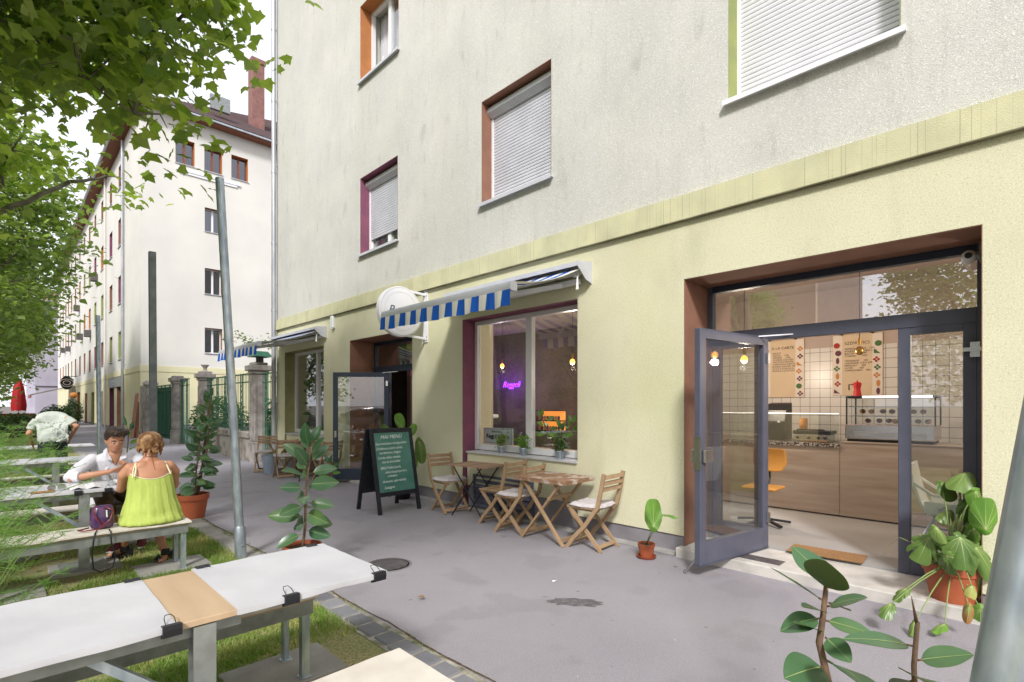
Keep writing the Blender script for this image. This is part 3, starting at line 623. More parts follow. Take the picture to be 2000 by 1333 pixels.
# shop doors
def rails(mb, y0, y1, z0, z1, s, bot, top, x0=0., x1=.06):
    mb.box(x0, x1, y0, y0+s, z0, z1, bev=.004); mb.box(x0, x1, y1-s, y1, z0, z1, bev=.004); mb.box(x0+.002, x1-.002, y0+s, y1-s, z0, z0+bot); mb.box(x0+.002, x1-.002, y0+s, y1-s, z1-top, z1)
def shop_front(h, mA, mB_, bottom, nv='navy'):
    """h opening; mB_..mA the doorway between the two side lights (Y)"""
    y0, y1, _, z1 = h; x = 5.52
    df = MB(); df.box(x, x+.08, y0+.007, y0+.06, bottom, z1-.008); df.box(x, x+.08, y1-.06, y1-.007, bottom, z1-.008)
    df.box(x, x+.08, y0+.06, y1-.06, 2.21, 2.33, bev=.003); fr = df.build('door_frame', nv, bd, world=True)
    mb = MB(); mb.box(x-.002, x+.078, y0+.06, y1-.06, z1-.075, z1-.008); mb.build('head_bar', 'navy_shaded', fr, world=True)  # darker navy: shade at the top of the opening painted into the bar
    mb = MB(); mb.box(x+.03, x+.042, y0+.06, y1-.06, 2.33, z1-.075); mb.build('transom_pane', 'glass_street', fr, world=True)
    for a, b in ((y0+.06, mB_), (mA, y1-.06)):
        mb = MB(); rails(mb, a, b, bottom, 2.21, .085, .20, .06, x+.005, x+.07); s_ = mb.build('side_light', nv, bd, world=True)
        mb = MB(); mb.box(x+.03, x+.042, a+.085, b-.085, bottom+.20, 2.15); mb.build('pane', 'glass', s_, world=True)
    reveal(bd, y0, y1, -.02 if bottom < .05 else .1, z1, x-.001, 'rev_brown')
    return fr
shop_front(H0['ent'], 1.95, .83, .10); shop_front(H0['door'], 9.11, 7.99, .06, 'navy_deep')
mb = MB(); mb.box(x0:=5.505, 5.525, .24, .33, 1.98, 2.0); mb.box(5.49, 5.52, .30, .36, 1.93, 2.05); mb.box(5.47, 5.52, .27, .40, 1.975, 2.005); mb.build('hinge', 'steel', bd, world=True)
def door_leaf(hx, hy, ex_, ey_, L, zb, kind):
    ang = math.atan2(ex_-hx, -(ey_-hy))*-1
    d = Vector((ex_-hx, ey_-hy, 0)).normalized(); mt = Matrix(((-d.y, d.x, 0, hx), (d.x, d.y, 0, hy), (0, 0, 1, 0), (0, 0, 0, 1)))
    mb = MB(); rails(mb, 0, L, zb, zb+2.12, .088, .20, .088); mb.box(-.008, .068, .0, L, zb-.006, zb-.001); mb.xf(mt); lf = mb.build('door', 'navy' if kind == 'a' else 'navy_deep', bd, world=True)
    mb = MB(); mb.box(.024, .036, .088, L-.088, zb+.20, zb+2.032); mb.xf(mt); mb.build('pane', 'glass', lf, world=True)
    for z in (.25, 1.85):
        mb = MB(); mb.box(-.02, .0, .01, .05, zb+z, zb+z+.1); mb.box(.06, .085, .01, .05, zb+z, zb+z+.1); mb.xf(mt); mb.build('hinge', 'steel', lf, world=True)
    if kind == 'a':
        mb = MB(); mb.box(.06, .095, L-.15, L-.02, zb+.92, zb+1.03, bev=.004); mb.box(-.05, .0, L-.2, L-.02, zb+.92, zb+1.03, bev=.004); mb.box(-.005, .065, L-.004, L+.004, zb+.85, zb+1.15); mb.xf(mt); mb.build('lock_plate', 'steel', lf, world=True)
        mb = MB(); mb.box(-.03, -.001, L-.10, L-.06, zb+.03, zb+.1); mb.tube([(-.02, L-.08, zb+.06), (-.12, L-.03, -.01+.02)], .008); mb.tube([(-.115, L-.033, .03), (-.125, L-.027, .004)], .014); mb.xf(mt); mb.build('door_stop', 'steel', lf, world=True)
    else:
        mb = MB(); mb.tube([(-.06, L-.045, .62), (-.06, L-.045, 1.38)], .013, 10); mb.tube([(-.06, L-.045, .75), (0, L-.045, .75)], .009); mb.tube([(-.06, L-.045, 1.25), (0, L-.045, 1.25)], .009); mb.box(-.006, .066, L-.07, L-.03, 0.9, 1.03); mb.xf(mt); mb.build('handle', 'steel', lf, world=True)
    mb = MB(); mb.box(-.04, -.001, .12, .36, zb+2.04, zb+2.09, bev=.005); mb.xf(mt); mb.beam((hx+.01, hy-.30, zb+2.13), tuple(mt @ Vector((-.02, .24, zb+2.11))), .02, .012); mb.build('door_closer', 'white_paint', lf, world=True)
    return lf
door_leaf(5.53, 1.95, 4.405, 2.145, 1.13, .115, 'a')
door_leaf(5.53, 9.11, 4.74, 9.80, 1.09, .075, 'b')
mb = MB(); mb.box(4.885, 5.535, .10, 2.575, -.02, .095, bev=.008); mb.build('door_step', 'step', bd, world=True)
mb = MB(); mb.box(4.93, 5.535, 7.47, 9.68, -.02, .05, bev=.006); mb.build('door_step', 'step', bd, world=True)
mb = MB(); mb.box(5.0, 5.16, 1.62, 2.10, .0955, .099); mb.build('step_grate', 'iron_dark', bd, world=True)
# rubble line where asphalt meets the wall
for y_a, y_b in ((2.6, 7.4), (9.75, 13.5)):
    mb = MB(); y = y_a; vs = []
    while y < y_b:
        q = .05+.03*noise.noise((y*2, 0, 0)); vs += [(5.0, y, .03), (4.96-q, y, .003)]; y += .1
    mb.add(vs, [(2*i, 2*i+2, 2*i+3, 2*i+1) for i in range(len(vs)//2-1)]); mb.build('wall_fillet', 'concrete', bd, world=True)
# down pipe at the corner
mb = MB(); mb.tube([(4.89, 13.52, .0), (4.89, 13.52, 13.4)], .055, 12)
for z in (.1, 2.2, 3.9, 5.6, 7.4, 9.2, 11): mb.tube([(4.89, 13.52, z), (4.89, 13.52, z+.06)], .062, 12)
for z in (1.6, 4.6, 7.6): mb.beam((4.89, 13.52, z), (5.0, 13.52, z), .03, .012)
dp = mb.build('drain_pipe', 'zinc_pipe', bd, smooth='auto', world=True)

# ------------------------------------------------------------------ awnings
def awning(y0, y1, xf, label, rr=0.):
    t = thing('awning', (FX, (y0+y1)/2, 2.99), label, 'awning', 'blue and white striped awnings on the café front')
    xc = 4.72; zt = 3.19; mb = MB()
    pr = [(FX-.002, 3.24), (FX-.002, 3.225), (xc+.0, zt-.012), (xc-.012, zt-.04), (xc-.005, zt-.045), (xc+.01, zt), ]
    mb.beam(((FX+xc)/2, y0, 3.215), ((FX+xc)/2, y1, 3.215), abs(FX-xc), .012, up=(-.08, 0, 1)); mb.box(xc-.012, xc, y0, y1, zt-.035, zt+.012)
    mb.build('hood', 'grey_paint', t, world=True)
    for yy in (y0-.012, y1):
        mb = MB(); p = [(FX-.001, 3.245), (xc-.015, zt+.02), (xc-.02, zt-.03), (4.86, 3.02), (FX-.001, 2.985)]
        mb.add([(a, yy+s, b) for s in (0, .012) for a, b in p], [(4, 3, 2, 1, 0), (5, 6, 7, 8, 9)]+[(i, (i+1) % 5, 5+(i+1) % 5, 5+i) for i in range(5)]); mb.build('end_plate', 'grey_paint', t, world=True)
    mb = MB(); mb.tube([(4.86, y0+.02, 3.13), (4.86, y1-.02, 3.13)], .045, 12); mb.build('fabric_roll', 'stripe_white', t, smooth=True, world=True)
    mb = MB(); mb.box(4.87, 4.95, y0+.12, y1-.12, 2.995, 3.055, bev=.006); mb.build('torsion_bar', 'white_paint', t, world=True)
    bz0, bz1 = 2.76, 2.765
    bar = MB(); n = 14; pf = [(-.045, -.045), (-.02, -.055), (.05, -.05), (.05, .03), (.01, .05), (-.03, .04), (-.05, 0)]
    vs = [(xf+a, yy, zz+b) for yy, zz in ((y0, bz0), (y1, bz1)) for a, b in pf]; k = len(pf)
    bar.add(vs, [tuple(range(k)), tuple(range(2*k-1, k-1, -1))]+[(i, k+i, k+(i+1) % k, (i+1) % k) for i in range(k)]); bar.build('front_bar', 'grey_paint', t, smooth='auto', world=True)
    ns = int(round((y1-y0)/.117)); st = (y1-y0)/ns
    fb = MB(); va = MB()
    for i in range(ns):
        ya, yb = y0+i*st, y0+(i+1)*st; mi = i % 2; za = bz0+(bz1-bz0)*i/ns; zb = bz0+(bz1-bz0)*(i+1)/ns; K = 6
        for j in range(K):
            u0, u1 = j/K, (j+1)/K
            def pt(u, yy, zz): return (4.85+(xf-4.85)*u, yy, 3.165+(zz+.035-3.165)*u-.065*math.sin(math.pi*u))
            a, b, c, d = pt(u0, ya, za), pt(u0, yb, zb), pt(u1, yb, zb), pt(u1, ya, za)
            fb.add([a, b, c, d], [(0, 1, 2, 3)], mi); e = .003; fb.add([(p[0], p[1], p[2]+e) for p in (a, b, c, d)], [(3, 2, 1, 0)], mi if rr == 0 else 2)
        K = 5
        for s in range(2):
            y_a, y_b = ya+st*s/2, ya+st*(s+1)/2
            for j in range(K):
                def pv(yy, zz, u): return (xf-.05-.012*u+.012*u*math.sin(yy*26)+.006*math.sin(yy*61), yy+.006*u*math.sin(yy*17), zz-.045-.17*u-.006*u*math.sin(yy*13))
                a, b, c, d = pv(y_a, za, j/K), pv(y_b, zb, j/K), pv(y_b, zb, (j+1)/K), pv(y_a, za, (j+1)/K)
                va.add([a, b, c, d], [(0, 1, 2, 3)], mi); va.add([(p[0]+.002, p[1], p[2]) for p in (a, b, c, d)], [(3, 2, 1, 0)], mi)
    fb.build('fabric', ['stripe_white', 'stripe_blue', 'awning_dark'], t, smooth=True, world=True); va.build('valance', ['stripe_blue', 'stripe_white'], t, smooth=True, world=True)
    for ya, ye, yf in ((y0+.35, y0+1.05, y0+.45), (y1-.35, y1-1.05, y1-.45)):
        mb = MB(); E_ = ((4.85+xf)/2-.05, ye, 2.86); mb.beam((4.87, ya, 3.0), E_, .035, .05); mb.beam(E_, (xf+.05, yf, 2.72), .035, .045); mb.tube([(E_[0], E_[1], 2.83), (E_[0], E_[1], 2.89)], .03, 10); mb.build('folding_arm', 'white_paint', t, world=True)
    mb = MB(); mb.tube([(4.78, y0+.05, 3.05), (4.775, y0+.05, 2.90)], [.008, .018], 8); mb.tube([(4.80, y0+.05, 3.06), (4.80, y0+.12, 3.06)], .012, 8); mb.build('crank_eye', 'white_paint', t, world=True)
    return t
awning(3.70, 6.19, 3.68, 'blue and white striped awning over the window with the neon sign, nearest the wide entrance')
awning(10.73, 13.23, 3.60, 'blue and white striped awning above the far window beside the drain pipe')

# ------------------------------------------------------------------ round hanging sign
t = thing('hanging_sign', (4.97, 7.06, 2.6), 'round white projecting sign on a bracket beside the striped awning', 'sign')
mb = MB(); mb.lathe([(.0, -.055), (.375, -.055), (.395, -.045), (.395, .045), (.375, .055), (0, .055)], (4.48, 7.06, 3.02), 48, 'Y'); mb.build('light_box', 'white_paint', t, smooth='auto', world=True)
mb = MB()
for r, q in ((.372, .004), (.30, .0035)):
    mb.add([(4.48+rr*math.cos(a), 7.06-.0565, 3.02+rr*math.sin(a)) for rr in (r, r+q) for a in [2*math.pi*k/64 for k in range(64)]], [(k, (k+1) % 64, 64+(k+1) % 64, 64+k) for k in range(64)])
mb.build('ring', 'metal_grey', t, world=True)
text('lettering', 'Reggel', .19, 'teal', t, (4.48, 7.06-.058, 2.97), shear=.35, **FY)
mb = MB(); mb.box(4.962, 4.979, 7.0, 7.12, 2.58, 3.44); mb.build('wall_plate', 'white_paint', t, world=True)
for z in (2.64, 3.36):
    mb = MB(); mb.beam((4.965, 7.06, z), (4.56, 7.06, 3.02+(.36 if z > 3 else -.36)), .03, .035); mb.build('bracket_arm', 'white_paint', t, world=True)
mb = MB()
for z in (2.61, 2.66, 3.34, 3.41):
    for yy in (7.02, 7.10): mb.lathe([(0, -.008), (.009, -.006), (.009, 0)], (4.962, yy, z), 8, 'X')
mb.build('bolt', 'iron_dark', t, world=True)

# wall box, camera
mb = MB(); mb.box(FX-.06, FX-.001, 10.33, 10.45, 3.16, 3.42, bev=.012); mb.box(FX-.062, FX-.02, 10.35, 10.43, 3.145, 3.159); solo('alarm_box', mb, ['white_plastic'], 'small white alarm box high on the wall between the far awning and the glass door', 'alarm box')
t = thing('security_camera', (5.40, .27, 2.67), 'white dome security camera in the upper corner of the wide entrance', 'camera')
mb = MB(); mb.lathe([(0, -.055), (.03, -.05), (.048, -.025), (.05, .02), (.04, .05), (0, .055)], (5.40, .36, 2.71), 20, 'X'); mb.build('dome', 'white_plastic', t, smooth=True, world=True)
mb = MB(); mb.lathe([(0, -.06), (.022, -.058), (.024, -.05)], (5.39, .36, 2.71), 16, 'X'); mb.build('lens', 'black_gloss', t, world=True)
mb = MB(); mb.lathe([(0, -.0), (.035, 0), (.035, .05), (0, .05)], (5.40, .30, 2.71), 16, 'Y'); mb.box(5.37, 5.47, .267, .30, 2.66, 2.81); mb.build('mount', 'galv_dull', t, world=True)

# ------------------------------------------------------------------ inside the café
t = thing('serving_counter', (7.9, 1.9, .12), 'long wooden fronted serving counter behind the open entrance', 'counter')
mb = MB(); mb.box(7.60, 8.25, 1.747, 5.2, .14, 1.0); mb.build('front_panel', 'oak', t, world=True)
mb = MB(); mb.box(7.60, 8.25, -.9, 1.741, .14, 1.07); mb.build('front_panel', 'oak', t, world=True)
mb = MB(); mb.box(7.58, 8.3, 1.747, 5.22, 1.003, 1.05); mb.build('worktop', 'terrazzo', t, world=True)
mb = MB(); mb.box(7.59, 8.3, -.92, 1.741, 1.073, 1.085); mb.build('display_top', 'oak', t, world=True)
mb = MB(); mb.box(7.64, 8.25, -.9, 5.2, .121, .1395); mb.build('kick_board', 'paint_dark', t, world=True)
mb = MB(); mb.box(7.62, 7.628, 1.76, 5.2, 1.055, 1.43); gg = mb.build('glass_guard', 'glass', t, world=True)
mb = MB(); mb.box(7.615, 7.633, 1.76, 5.2, 1.431, 1.437); mb.build('edge_strip', 'led', gg, world=True)
t = thing('display_case', (7.9, 1.25, 1.086), 'refrigerated glass display case with lit top standing on the wooden counter', 'display case')
mb = MB(); mb.box(7.66, 8.2, .80, 1.70, 1.12, 1.30, bev=.01); bb = mb.build('base', 'steel', t, world=True)
mb = MB(); mb.box(7.652, 7.659, .88, 1.60, 1.15, 1.21); mb.build('vent_grille', 'metal_grey', bb, world=True)
mb = MB(); mb.box(7.68, 8.18, .82, 1.68, 1.087, 1.119); mb.build('plinth', 'black_metal', t, world=True)
mb = MB()
for yy in (.80, 1.685):
    mb.box(7.70, 7.72, yy, yy+.015, 1.30, 1.63); mb.box(8.18, 8.2, yy, yy+.015, 1.30, 1.63)
mb.box(7.70, 8.2, .80, 1.70, 1.631, 1.66); mb.build('frame', 'black_metal', t, world=True)
mb = MB(); mb.box(7.69, 7.699, .83, 1.52, 1.635, 1.66); mb.build('light_strip', 'led', t, world=True)
mb = MB(); mb.box(7.703, 7.709, .82, 1.68, 1.31, 1.625); mb.build('front_glass', 'glass', t, world=True)
for z in (1.40, 1.52):
    mb = MB(); mb.box(7.74, 8.15, .83, 1.67, z, z+.012); mb.build('shelf', 'steel', t, world=True)
mb = MB(); r_ = random.Random(5)
for k in range(14): mb.ball((7.8+r_.random()*.25, .9+.7*k/14, 1.345+.12*(k % 2)), (.045, .035, .03), 8)
mb.build('food', 'bread', t, world=True)
t = thing('contact_grill', (7.85, 2.1, 1.055), 'black and steel double contact grill standing on the counter', 'grill')
mb = MB(); mb.box(7.72, 8.05, 1.90, 2.32, 1.06, 1.15, bev=.006); mb.build('housing', 'steel', t, world=True)
mb = MB(); mb.box(7.74, 8.05, 1.88, 2.34, 1.152, 1.20, bev=.01); mb.tube([(7.73, 1.95, 1.21), (7.70, 1.95, 1.215), (7.70, 2.27, 1.215), (7.73, 2.27, 1.21)], .01); mb.build('lid', 'black_gloss', t, world=True)
for yy in (2.02, 2.13, 1.94, 2.27):
    mb = MB(); mb.lathe([(.02, 0), (.016, -.02), (0, -.02)], (7.718, yy, 1.105), 12, 'X'); mb.build('knob', 'black_gloss', t, world=True)
t = thing('coffee_machine', (7.9, 2.6, 1.055), 'tall black machine with a rounded hood on the counter', 'coffee machine')
mb = MB(); P = [(8.05, 1.06), (7.74, 1.06), (7.74, 1.32), (7.80, 1.47), (7.92, 1.56), (8.05, 1.58)]
mb.add([(a, yy, b) for yy in (2.44, 2.72) for a, b in P], [tuple(range(6)), tuple(range(11, 5, -1))]+[(i, 6+i, 6+(i+1) % 6, (i+1) % 6) for i in range(6)]); mb.build('body', 'black_gloss', t, world=True)
mb = MB(); mb.box(7.725, 7.738, 2.50, 2.53, 1.30, 1.325); mb.build('button', 'white_plastic', t, world=True)
t = thing('moka_pot', (7.82, 1.60, 1.662), 'red moka pot on top of the glass display case', 'moka pot')
mb = MB(); mb.lathe([(.05, 0), (.038, .075), (.036, .09), (.05, .16), (.035, .175), (.01, .18), (.008, .2), (0, .202)], (7.82, 1.60, 1.662), 8); mb.build('body', 'red', t, world=True)
mb = MB(); mb.tube([(7.82, 1.645, 1.81), (7.82, 1.69, 1.81), (7.82, 1.69, 1.74)], .008); mb.build('handle', 'black_gloss', t, world=True)
mb = MB(); mb.lathe([(.045, 0), (.05, .01), (.05, .16), (.047, .16), (.047, .09), (0, .09)], (7.8, 2.22, 1.205), 16); solo('juice_jug', mb, ['food_orange'], 'glass of orange juice standing behind the grill', 'jug')
for k, (yy, zz) in enumerate([(4.25, 1.06), (3.75, 1.06), (3.5, 1.06)]):
    mb = MB(); mb.ball((7.85, yy, zz+.07), (.11, .13, .07), 12) if k == 0 else mb.lathe([(.035, 0), (.04, .11), (.012, .14), (.01, .17), (0, .17)], (7.8, yy, zz-.005), 12)
    solo('bread_loaf' if k == 0 else 'sauce_bottle', mb, ['bread' if k == 0 else ('leaf_bright' if k == 1 else 'white_plastic')], ['round loaf on the counter behind the glass guard', 'green sauce bottle on the counter', 'white sauce bottle on the counter'][k], ['bread', 'bottle', 'bottle'][k], smooth=True)
# menu posters with hand lettering and painted food borders
def poster(y0, y1, z0, z1, title, lines, label, ink='ink'):
    x = 9.045; t = thing('menu_poster', (x, (y0+y1)/2, z0), label, 'poster', 'menu posters on the tiled wall')
    mb = MB(); mb.box(x-.012, x, y0, y1, z0, z1); mb.build('panel', 'poster', t, world=True)
    for a, b in ((y0, y0+.13), (y1-.13, y1)):
        mb = MB(); mb.box(x-.0145, x-.0125, a+.004, b-.004, z0+.004, z1-.004); mb.build('border', 'poster_white', t, world=True)
        n = 7; r_ = random.Random(int(y0*100+a*31))
        for k in range(n):
            c = (x-.0175, (a+b)/2+r_.uniform(-.012, .012), z0+.06+(z1-z0-.1)*k/n); mm = MB(); s = r_.randrange(4); q = .042
            if s == 0: mm.lathe([(0, -.002), (q, -.002), (q, 0)], c, 14, 'X')
            elif s == 1: mm.add([(c[0], c[1]+dy*q, c[2]+dz*q) for dy, dz in ((-1, -.8), (1, -.6), (.9, 0.9))], [(0, 1, 2)])
            elif s == 2: mm.lathe([(0, -.002), (q*.9, -.002), (q*.9, 0)], c, 14, 'X', sx=.6, sy=1.3)
            else:
                for j in range(4): mm.lathe([(0, -.002), (q*.4, -.002), (q*.4, 0)], (c[0], c[1]+q*.6*math.cos(j*1.6), c[2]+q*.6*math.sin(j*1.6)), 8, 'X')
            mm.build('food_painting', r_.choice(['food_red', 'food_green', 'food_orange', 'food_plum']), t, world=True)
    yc = (y0+y1)/2; text('title', title, .062, ink, t, (x-.014, yc, z1-.15), **FW)
    text('menu_text', '\n'.join(lines), .036, ink, t, (x-.014, y1-.155, z1-.225), align='LEFT', **FW)
    for yy in (y0+.12, y1-.12):
        mb = MB(); mb.beam((x-.03, yy-.02, z1+.01), (x-.03, yy+.02, z1+.03), .02, .05); mb.build('clip', 'black_metal', t, world=True)
poster(1.535, 2.165, 1.69, 2.60, 'SZENDVICS', ['SONKÁS  SAJTOS   1290', 'KOLBÁSZOS  TOJÁS 1190', 'BACON        1390', 'TONHAL       1450', '', 'CROISSANT     590', 'LIMONÁDÉ  HÁZI 690', 'ESPRESSO      450', 'LATTE         650', 'CAPPUCCINO    590'], 'cream menu poster with red tomato and onion border above the display case')
poster(2.56, 3.19, 1.67, 2.60, 'À LA CARTE', ['OMLETT', ' SAJTOS     1190', ' SONKÁS     1290', ' GOMBÁS ZÖLDSÉG', ' HAGYMÁS KENYÉR', ' SHAKSHUKA PIRÍTÓS', 'BUNDÁS KENYÉR 990', 'LECSÓ KOLBÁSSZAL', 'GRANOLA JOGHURT'], 'cream menu poster with avocado border above the black machine')
poster(4.05, 4.85, 1.55, 2.55, 'REGGELI', ['TOJÁSRÁNTOTTA', 'VIRSLI MUSTÁRRAL', '', 'KÁVÉK', 'TEJESKÁVÉ', 'FORRÓ CSOKI', 'TEA', '', 'ÜDÍTŐK', 'HÁZI SZÖRP'], 'large pale menu poster seen through the open glass door leaf')
# pendant lamps
def pendant(x, y, z, label, lit=True, e=42):
    t = thing('pendant_lamp', (x, y, z-.08), label, 'lamp', 'pendant bulbs inside the café')
    mb = MB(); mb.tube([(x, y, 3.318), (x, y, z+.14)], .004, 6); mb.build('cord', 'ink_dark', t, world=True)
    mb = MB(); mb.lathe([(.0, .15), (.02, .14), (.022, .07), (0, .07)], (x, y, z), 12); mb.build('socket', 'brass', t, world=True)
    mb = MB(); mb.ball((x, y, z), (.045, .045, .052), 16); mb.build('bulb', 'bulb' if lit else 'brass', t, smooth=True, world=True)
    if lit:
        l = bpy.data.lights.new('bulb_light', 'POINT'); l.energy = e; l.color = (1, .84, .68); l.shadow_soft_size = .045
        o = bpy.data.objects.new('bulb_light', l); C.objects.link(o); o.location = (x, y, z-.11)
pendant(7.0, 5.6, 2.29, 'lit amber bulb hanging inside the large window'); pendant(7.2, 2.78, 2.17, 'lit amber bulb hanging behind the open door leaf', e=48)
pendant(7.0, 1.41, 2.17, 'bulb with brass disc hanging in front of the right menu poster', lit=False); pendant(7.0, -.15, 2.3, 'lit bulb hanging behind the narrow glass side panel')
pendant(7.8, 8.2, 2.4, 'lit bulb deep inside the room behind the second glass door', e=14)
# neon writing
t = thing('neon_sign', (8.9, 9.0, 1.9), 'purple neon handwriting glowing inside the large window', 'neon sign')
o_ = text('neon_text', 'Reggeli', .21, 'neon', t, (8.9, 9.04, 1.98), extrude=.006, shear=.4, bold=-.004, **FW)
l = bpy.data.lights.new('neon_light', 'POINT'); l.energy = 9; l.color = (.35, .08, 1); l.shadow_soft_size = .2
o = bpy.data.objects.new('neon_light', l); C.objects.link(o); o.location = (8.6, 9.1, 2.1)
# warm lit pastry case, stool, crates behind the window
t = thing('pastry_case', (8.3, 7.1, .12), 'warmly lit pastry case glowing behind the large window', 'display case')
mb = MB(); mb.box(8.0, 8.6, 6.75, 7.5, .12, 1.0); mb.build('cabinet', 'paint_dark', t, world=True)
mb = MB(); mb.box(8.25, 8.27, 6.8, 7.45, 1.02, 1.42); mb.build('lit_back', 'warm_light', t, world=True)
mb = MB()
for z in (1.0, 1.21, 1.42): mb.box(7.98, 8.24, 6.75, 7.5, z, z+.02)
mb.build('shelf', 'black_metal', t, world=True)
for k in range(9):
    for z in (1.02, 1.23):
        mb = MB(); mb.lathe([(.022, 0), (.028, .06), (.018, .09), (0, .09)], (8.08, 6.82+k*.075, z), 8); mb.build('jar', 'bread' if k % 2 else 'food_plum', t, world=True)
t = thing('bar_stool', (6.5, 7.3, .12), 'round white topped bar stool behind the window', 'stool')
mb = MB(); mb.lathe([(0, 0), (.20, 0), (.22, .02), (.22, .05), (.2, .07), (0, .07)], (6.5, 7.25, 1.30), 24); mb.build('seat', 'white_plastic', t, world=True, smooth='auto')
for k in range(4):
    a = k*math.pi/2+.6; mb = MB(); mb.tube([(6.5+.08*math.cos(a), 7.25+.08*math.sin(a), 1.3), (6.5+.24*math.cos(a), 7.25+.24*math.sin(a), .12)], .012); mb.build('leg', 'steel', t, world=True)
# swivel chair with orange back, white plastic chair, doormat
t = thing('swivel_chair', (6.55, 2.28, .12), 'orange backed swivel chair in front of the counter', 'chair')
mb = MB(); mb.loft([((6.66, 2.28, 1.02), (0, .17, 0), (.01, 0, .0)), ((6.67, 2.28, 1.0), (0, .19, 0), (.012, 0, 0)), ((6.70, 2.28, .85), (0, .2, 0), (.014, 0, 0)), ((6.66, 2.28, .76), (0, .16, 0), (.012, 0, 0)), ((6.65, 2.28, .74), (0, .1, 0), (.008, 0, 0))]); mb.build('backrest', 'orange_plastic', t, smooth=True, world=True)
mb = MB(); mb.box(6.30, 6.66, 2.09, 2.47, .55, .58, bev=.01); mb.build('seat', 'orange_plastic', t, world=True)
mb = MB(); mb.tube([(6.5, 2.28, .55), (6.5, 2.28, .2)], .025); mb.tube([(6.64, 2.28, .56), (6.70, 2.28, .65), (6.69, 2.28, .8)], .012); mb.build('column', 'black_metal', t, world=True)
for k in range(5):
    a = k*1.2566+.35; mb = MB(); mb.beam((6.5, 2.28, .19), (6.5+.3*math.cos(a), 2.28+.3*math.sin(a), .15), .035, .025); mb.build('foot', 'black_metal', t, world=True)
t = thing('plastic_chair', (5.98, .52, .12), 'white plastic chair with metal legs behind the narrow glass side panel', 'chair')
mb = MB(); mb.loft([((5.98, .60, .605), (.20, 0, 0), (0, .02, .0)), ((5.98, .30, .60), (.22, 0, 0), (0, .0, .02)), ((5.98, .20, .59), (.20, 0, 0), (0, 0, .015))], n=12)
mb.box(5.77, 6.19, .20, .66, .575, .615, bev=.015); mb.build('seat', 'white_plastic', t, world=True)
mb = MB(); mb.polybeam([(5.98, .65, .58), (5.98, .71, .68), (5.98, .76, .85), (5.98, .79, 1.02)], .40, .02, (1, 0, 0)); mb.build('backrest', 'white_plastic', t, world=True)
for s in (-1, 1):
    mb = MB(); mb.polybeam([(5.98+s*.21, .76, .86), (5.98+s*.215, .62, .76), (5.98+s*.215, .25, .745)], .045, .02, (1, 0, 0)); mb.polybeam([(5.98+s*.215, .27, .745), (5.98+s*.21, .24, .60)], .045, .02, (1, 0, 0)); mb.box(5.98+s*.205-.008, 5.98+s*.205+.008, .28, .68, .60, .70); mb.build('armrest', 'white_plastic', t, world=True)
for sx, sy, fx, fy in ((-.17, .60, -.34, .80), (.17, .60, .25, .82), (-.17, .24, -.24, .10), (.17, .24, .24, .10)):
    mb = MB(); mb.tube([(5.98+sx, sy, .58), (5.98+fx, fy, .125)], [.018, .013], 10); mb.build('leg', 'galv', t, world=True, smooth=True)
mb = MB(); mb.box(5.47, 5.76, 1.09, 1.71, .121, .136, bev=.004); mb.xf(Matrix.Translation((5.6, 1.4, 0)) @ Matrix.Rotation(R(4), 4, 'Z') @ Matrix.Translation((-5.6, -1.4, 0)))
solo('doormat', mb, ['mat_coir'], 'brown coir doormat inside the entrance', 'doormat')
# sign board on the window sill
t = thing('sign_board', (5.32, 5.69, .955), 'white enamel sign with black letters standing in the large window', 'sign')
mb = MB(); mb.box(5.31, 5.325, 5.36, 6.00, .955, 1.20); mb.build('board', 'shutter_white', t, world=True)
mb = MB()
for a, b, c, d in ((5.375, 5.985, .97, .974), (5.375, 5.985, 1.181, 1.185), (5.375, 5.379, .974, 1.181), (5.981, 5.985, .974, 1.181)): mb.box(5.3075, 5.3095, a, b, c, d)
mb.build('border_line', 'ink_dark', t, world=True)
text('lettering', 'Reggel többen', .088, 'ink_dark', t, (5.308, 5.68, 1.045), bold=.0025, **FW); text('small_lettering', 'Balle-Roma', .05, 'ink_dark', t, (5.308, 5.70, 1.13), **FW); text('number', '381', .04, 'ink_dark', t, (5.308, 5.68, .99), **FW)

# ------------------------------------------------------------------ folding chairs and tables
def sxy(*p): return p
def make_chair(wood='acacia'):
    t = thing('folding_chair', (0, 0, 0), '', 'chair', 'wooden folding chairs on the pavement')
    for s in (-1, 1):
        mb = MB(); mb.polybeam([(s*.2, -.265, .83), (s*.2, -.235, .68), (s*.2, -.185, .47), (s*.2, -.13, .40), (s*.2, -.03, .26), (s*.2, .10, .13), (s*.2, .20, 0.)], .024, .042, (1, 0, 0)); mb.build('back_post', wood, t)
        mb = MB(); mb.polybeam([(s*.170, .18, .43), (s*.170, -.215, .0)], .022, .038, (1, 0, 0)); mb.build('leg', wood, t)
    for z, y in ((.79, -.262), (.725, -.249), (.66, -.234)):
        mb = MB(); mb.beam((-.188, y, z), (.188, y, z), .016, .045, up=(0, .25, 1)); mb.build('back_slat', wood, t)
    mb = MB()
    for k in range(7): yy = -.175+k*.056; mb.box(-.19, .19, yy, yy+.048, .437, .452)
    for s in (-1, 1): mb.box(s*.15-.012, s*.15+.012, -.18, .205, .412, .4365)
    mb.build('seat', wood, t)
    mb = MB(); mb.beam((-.188, .165, .05), (.188, .165, .05), .014, .045, up=(0, -.6, 1)); mb.build('stretcher', wood, t)
    mb = MB(); mb.beam((-.159, -.175, .05), (.159, -.175, .05), .014, .04, up=(0, .6, 1)); mb.build('stretcher', wood, t)
    return t
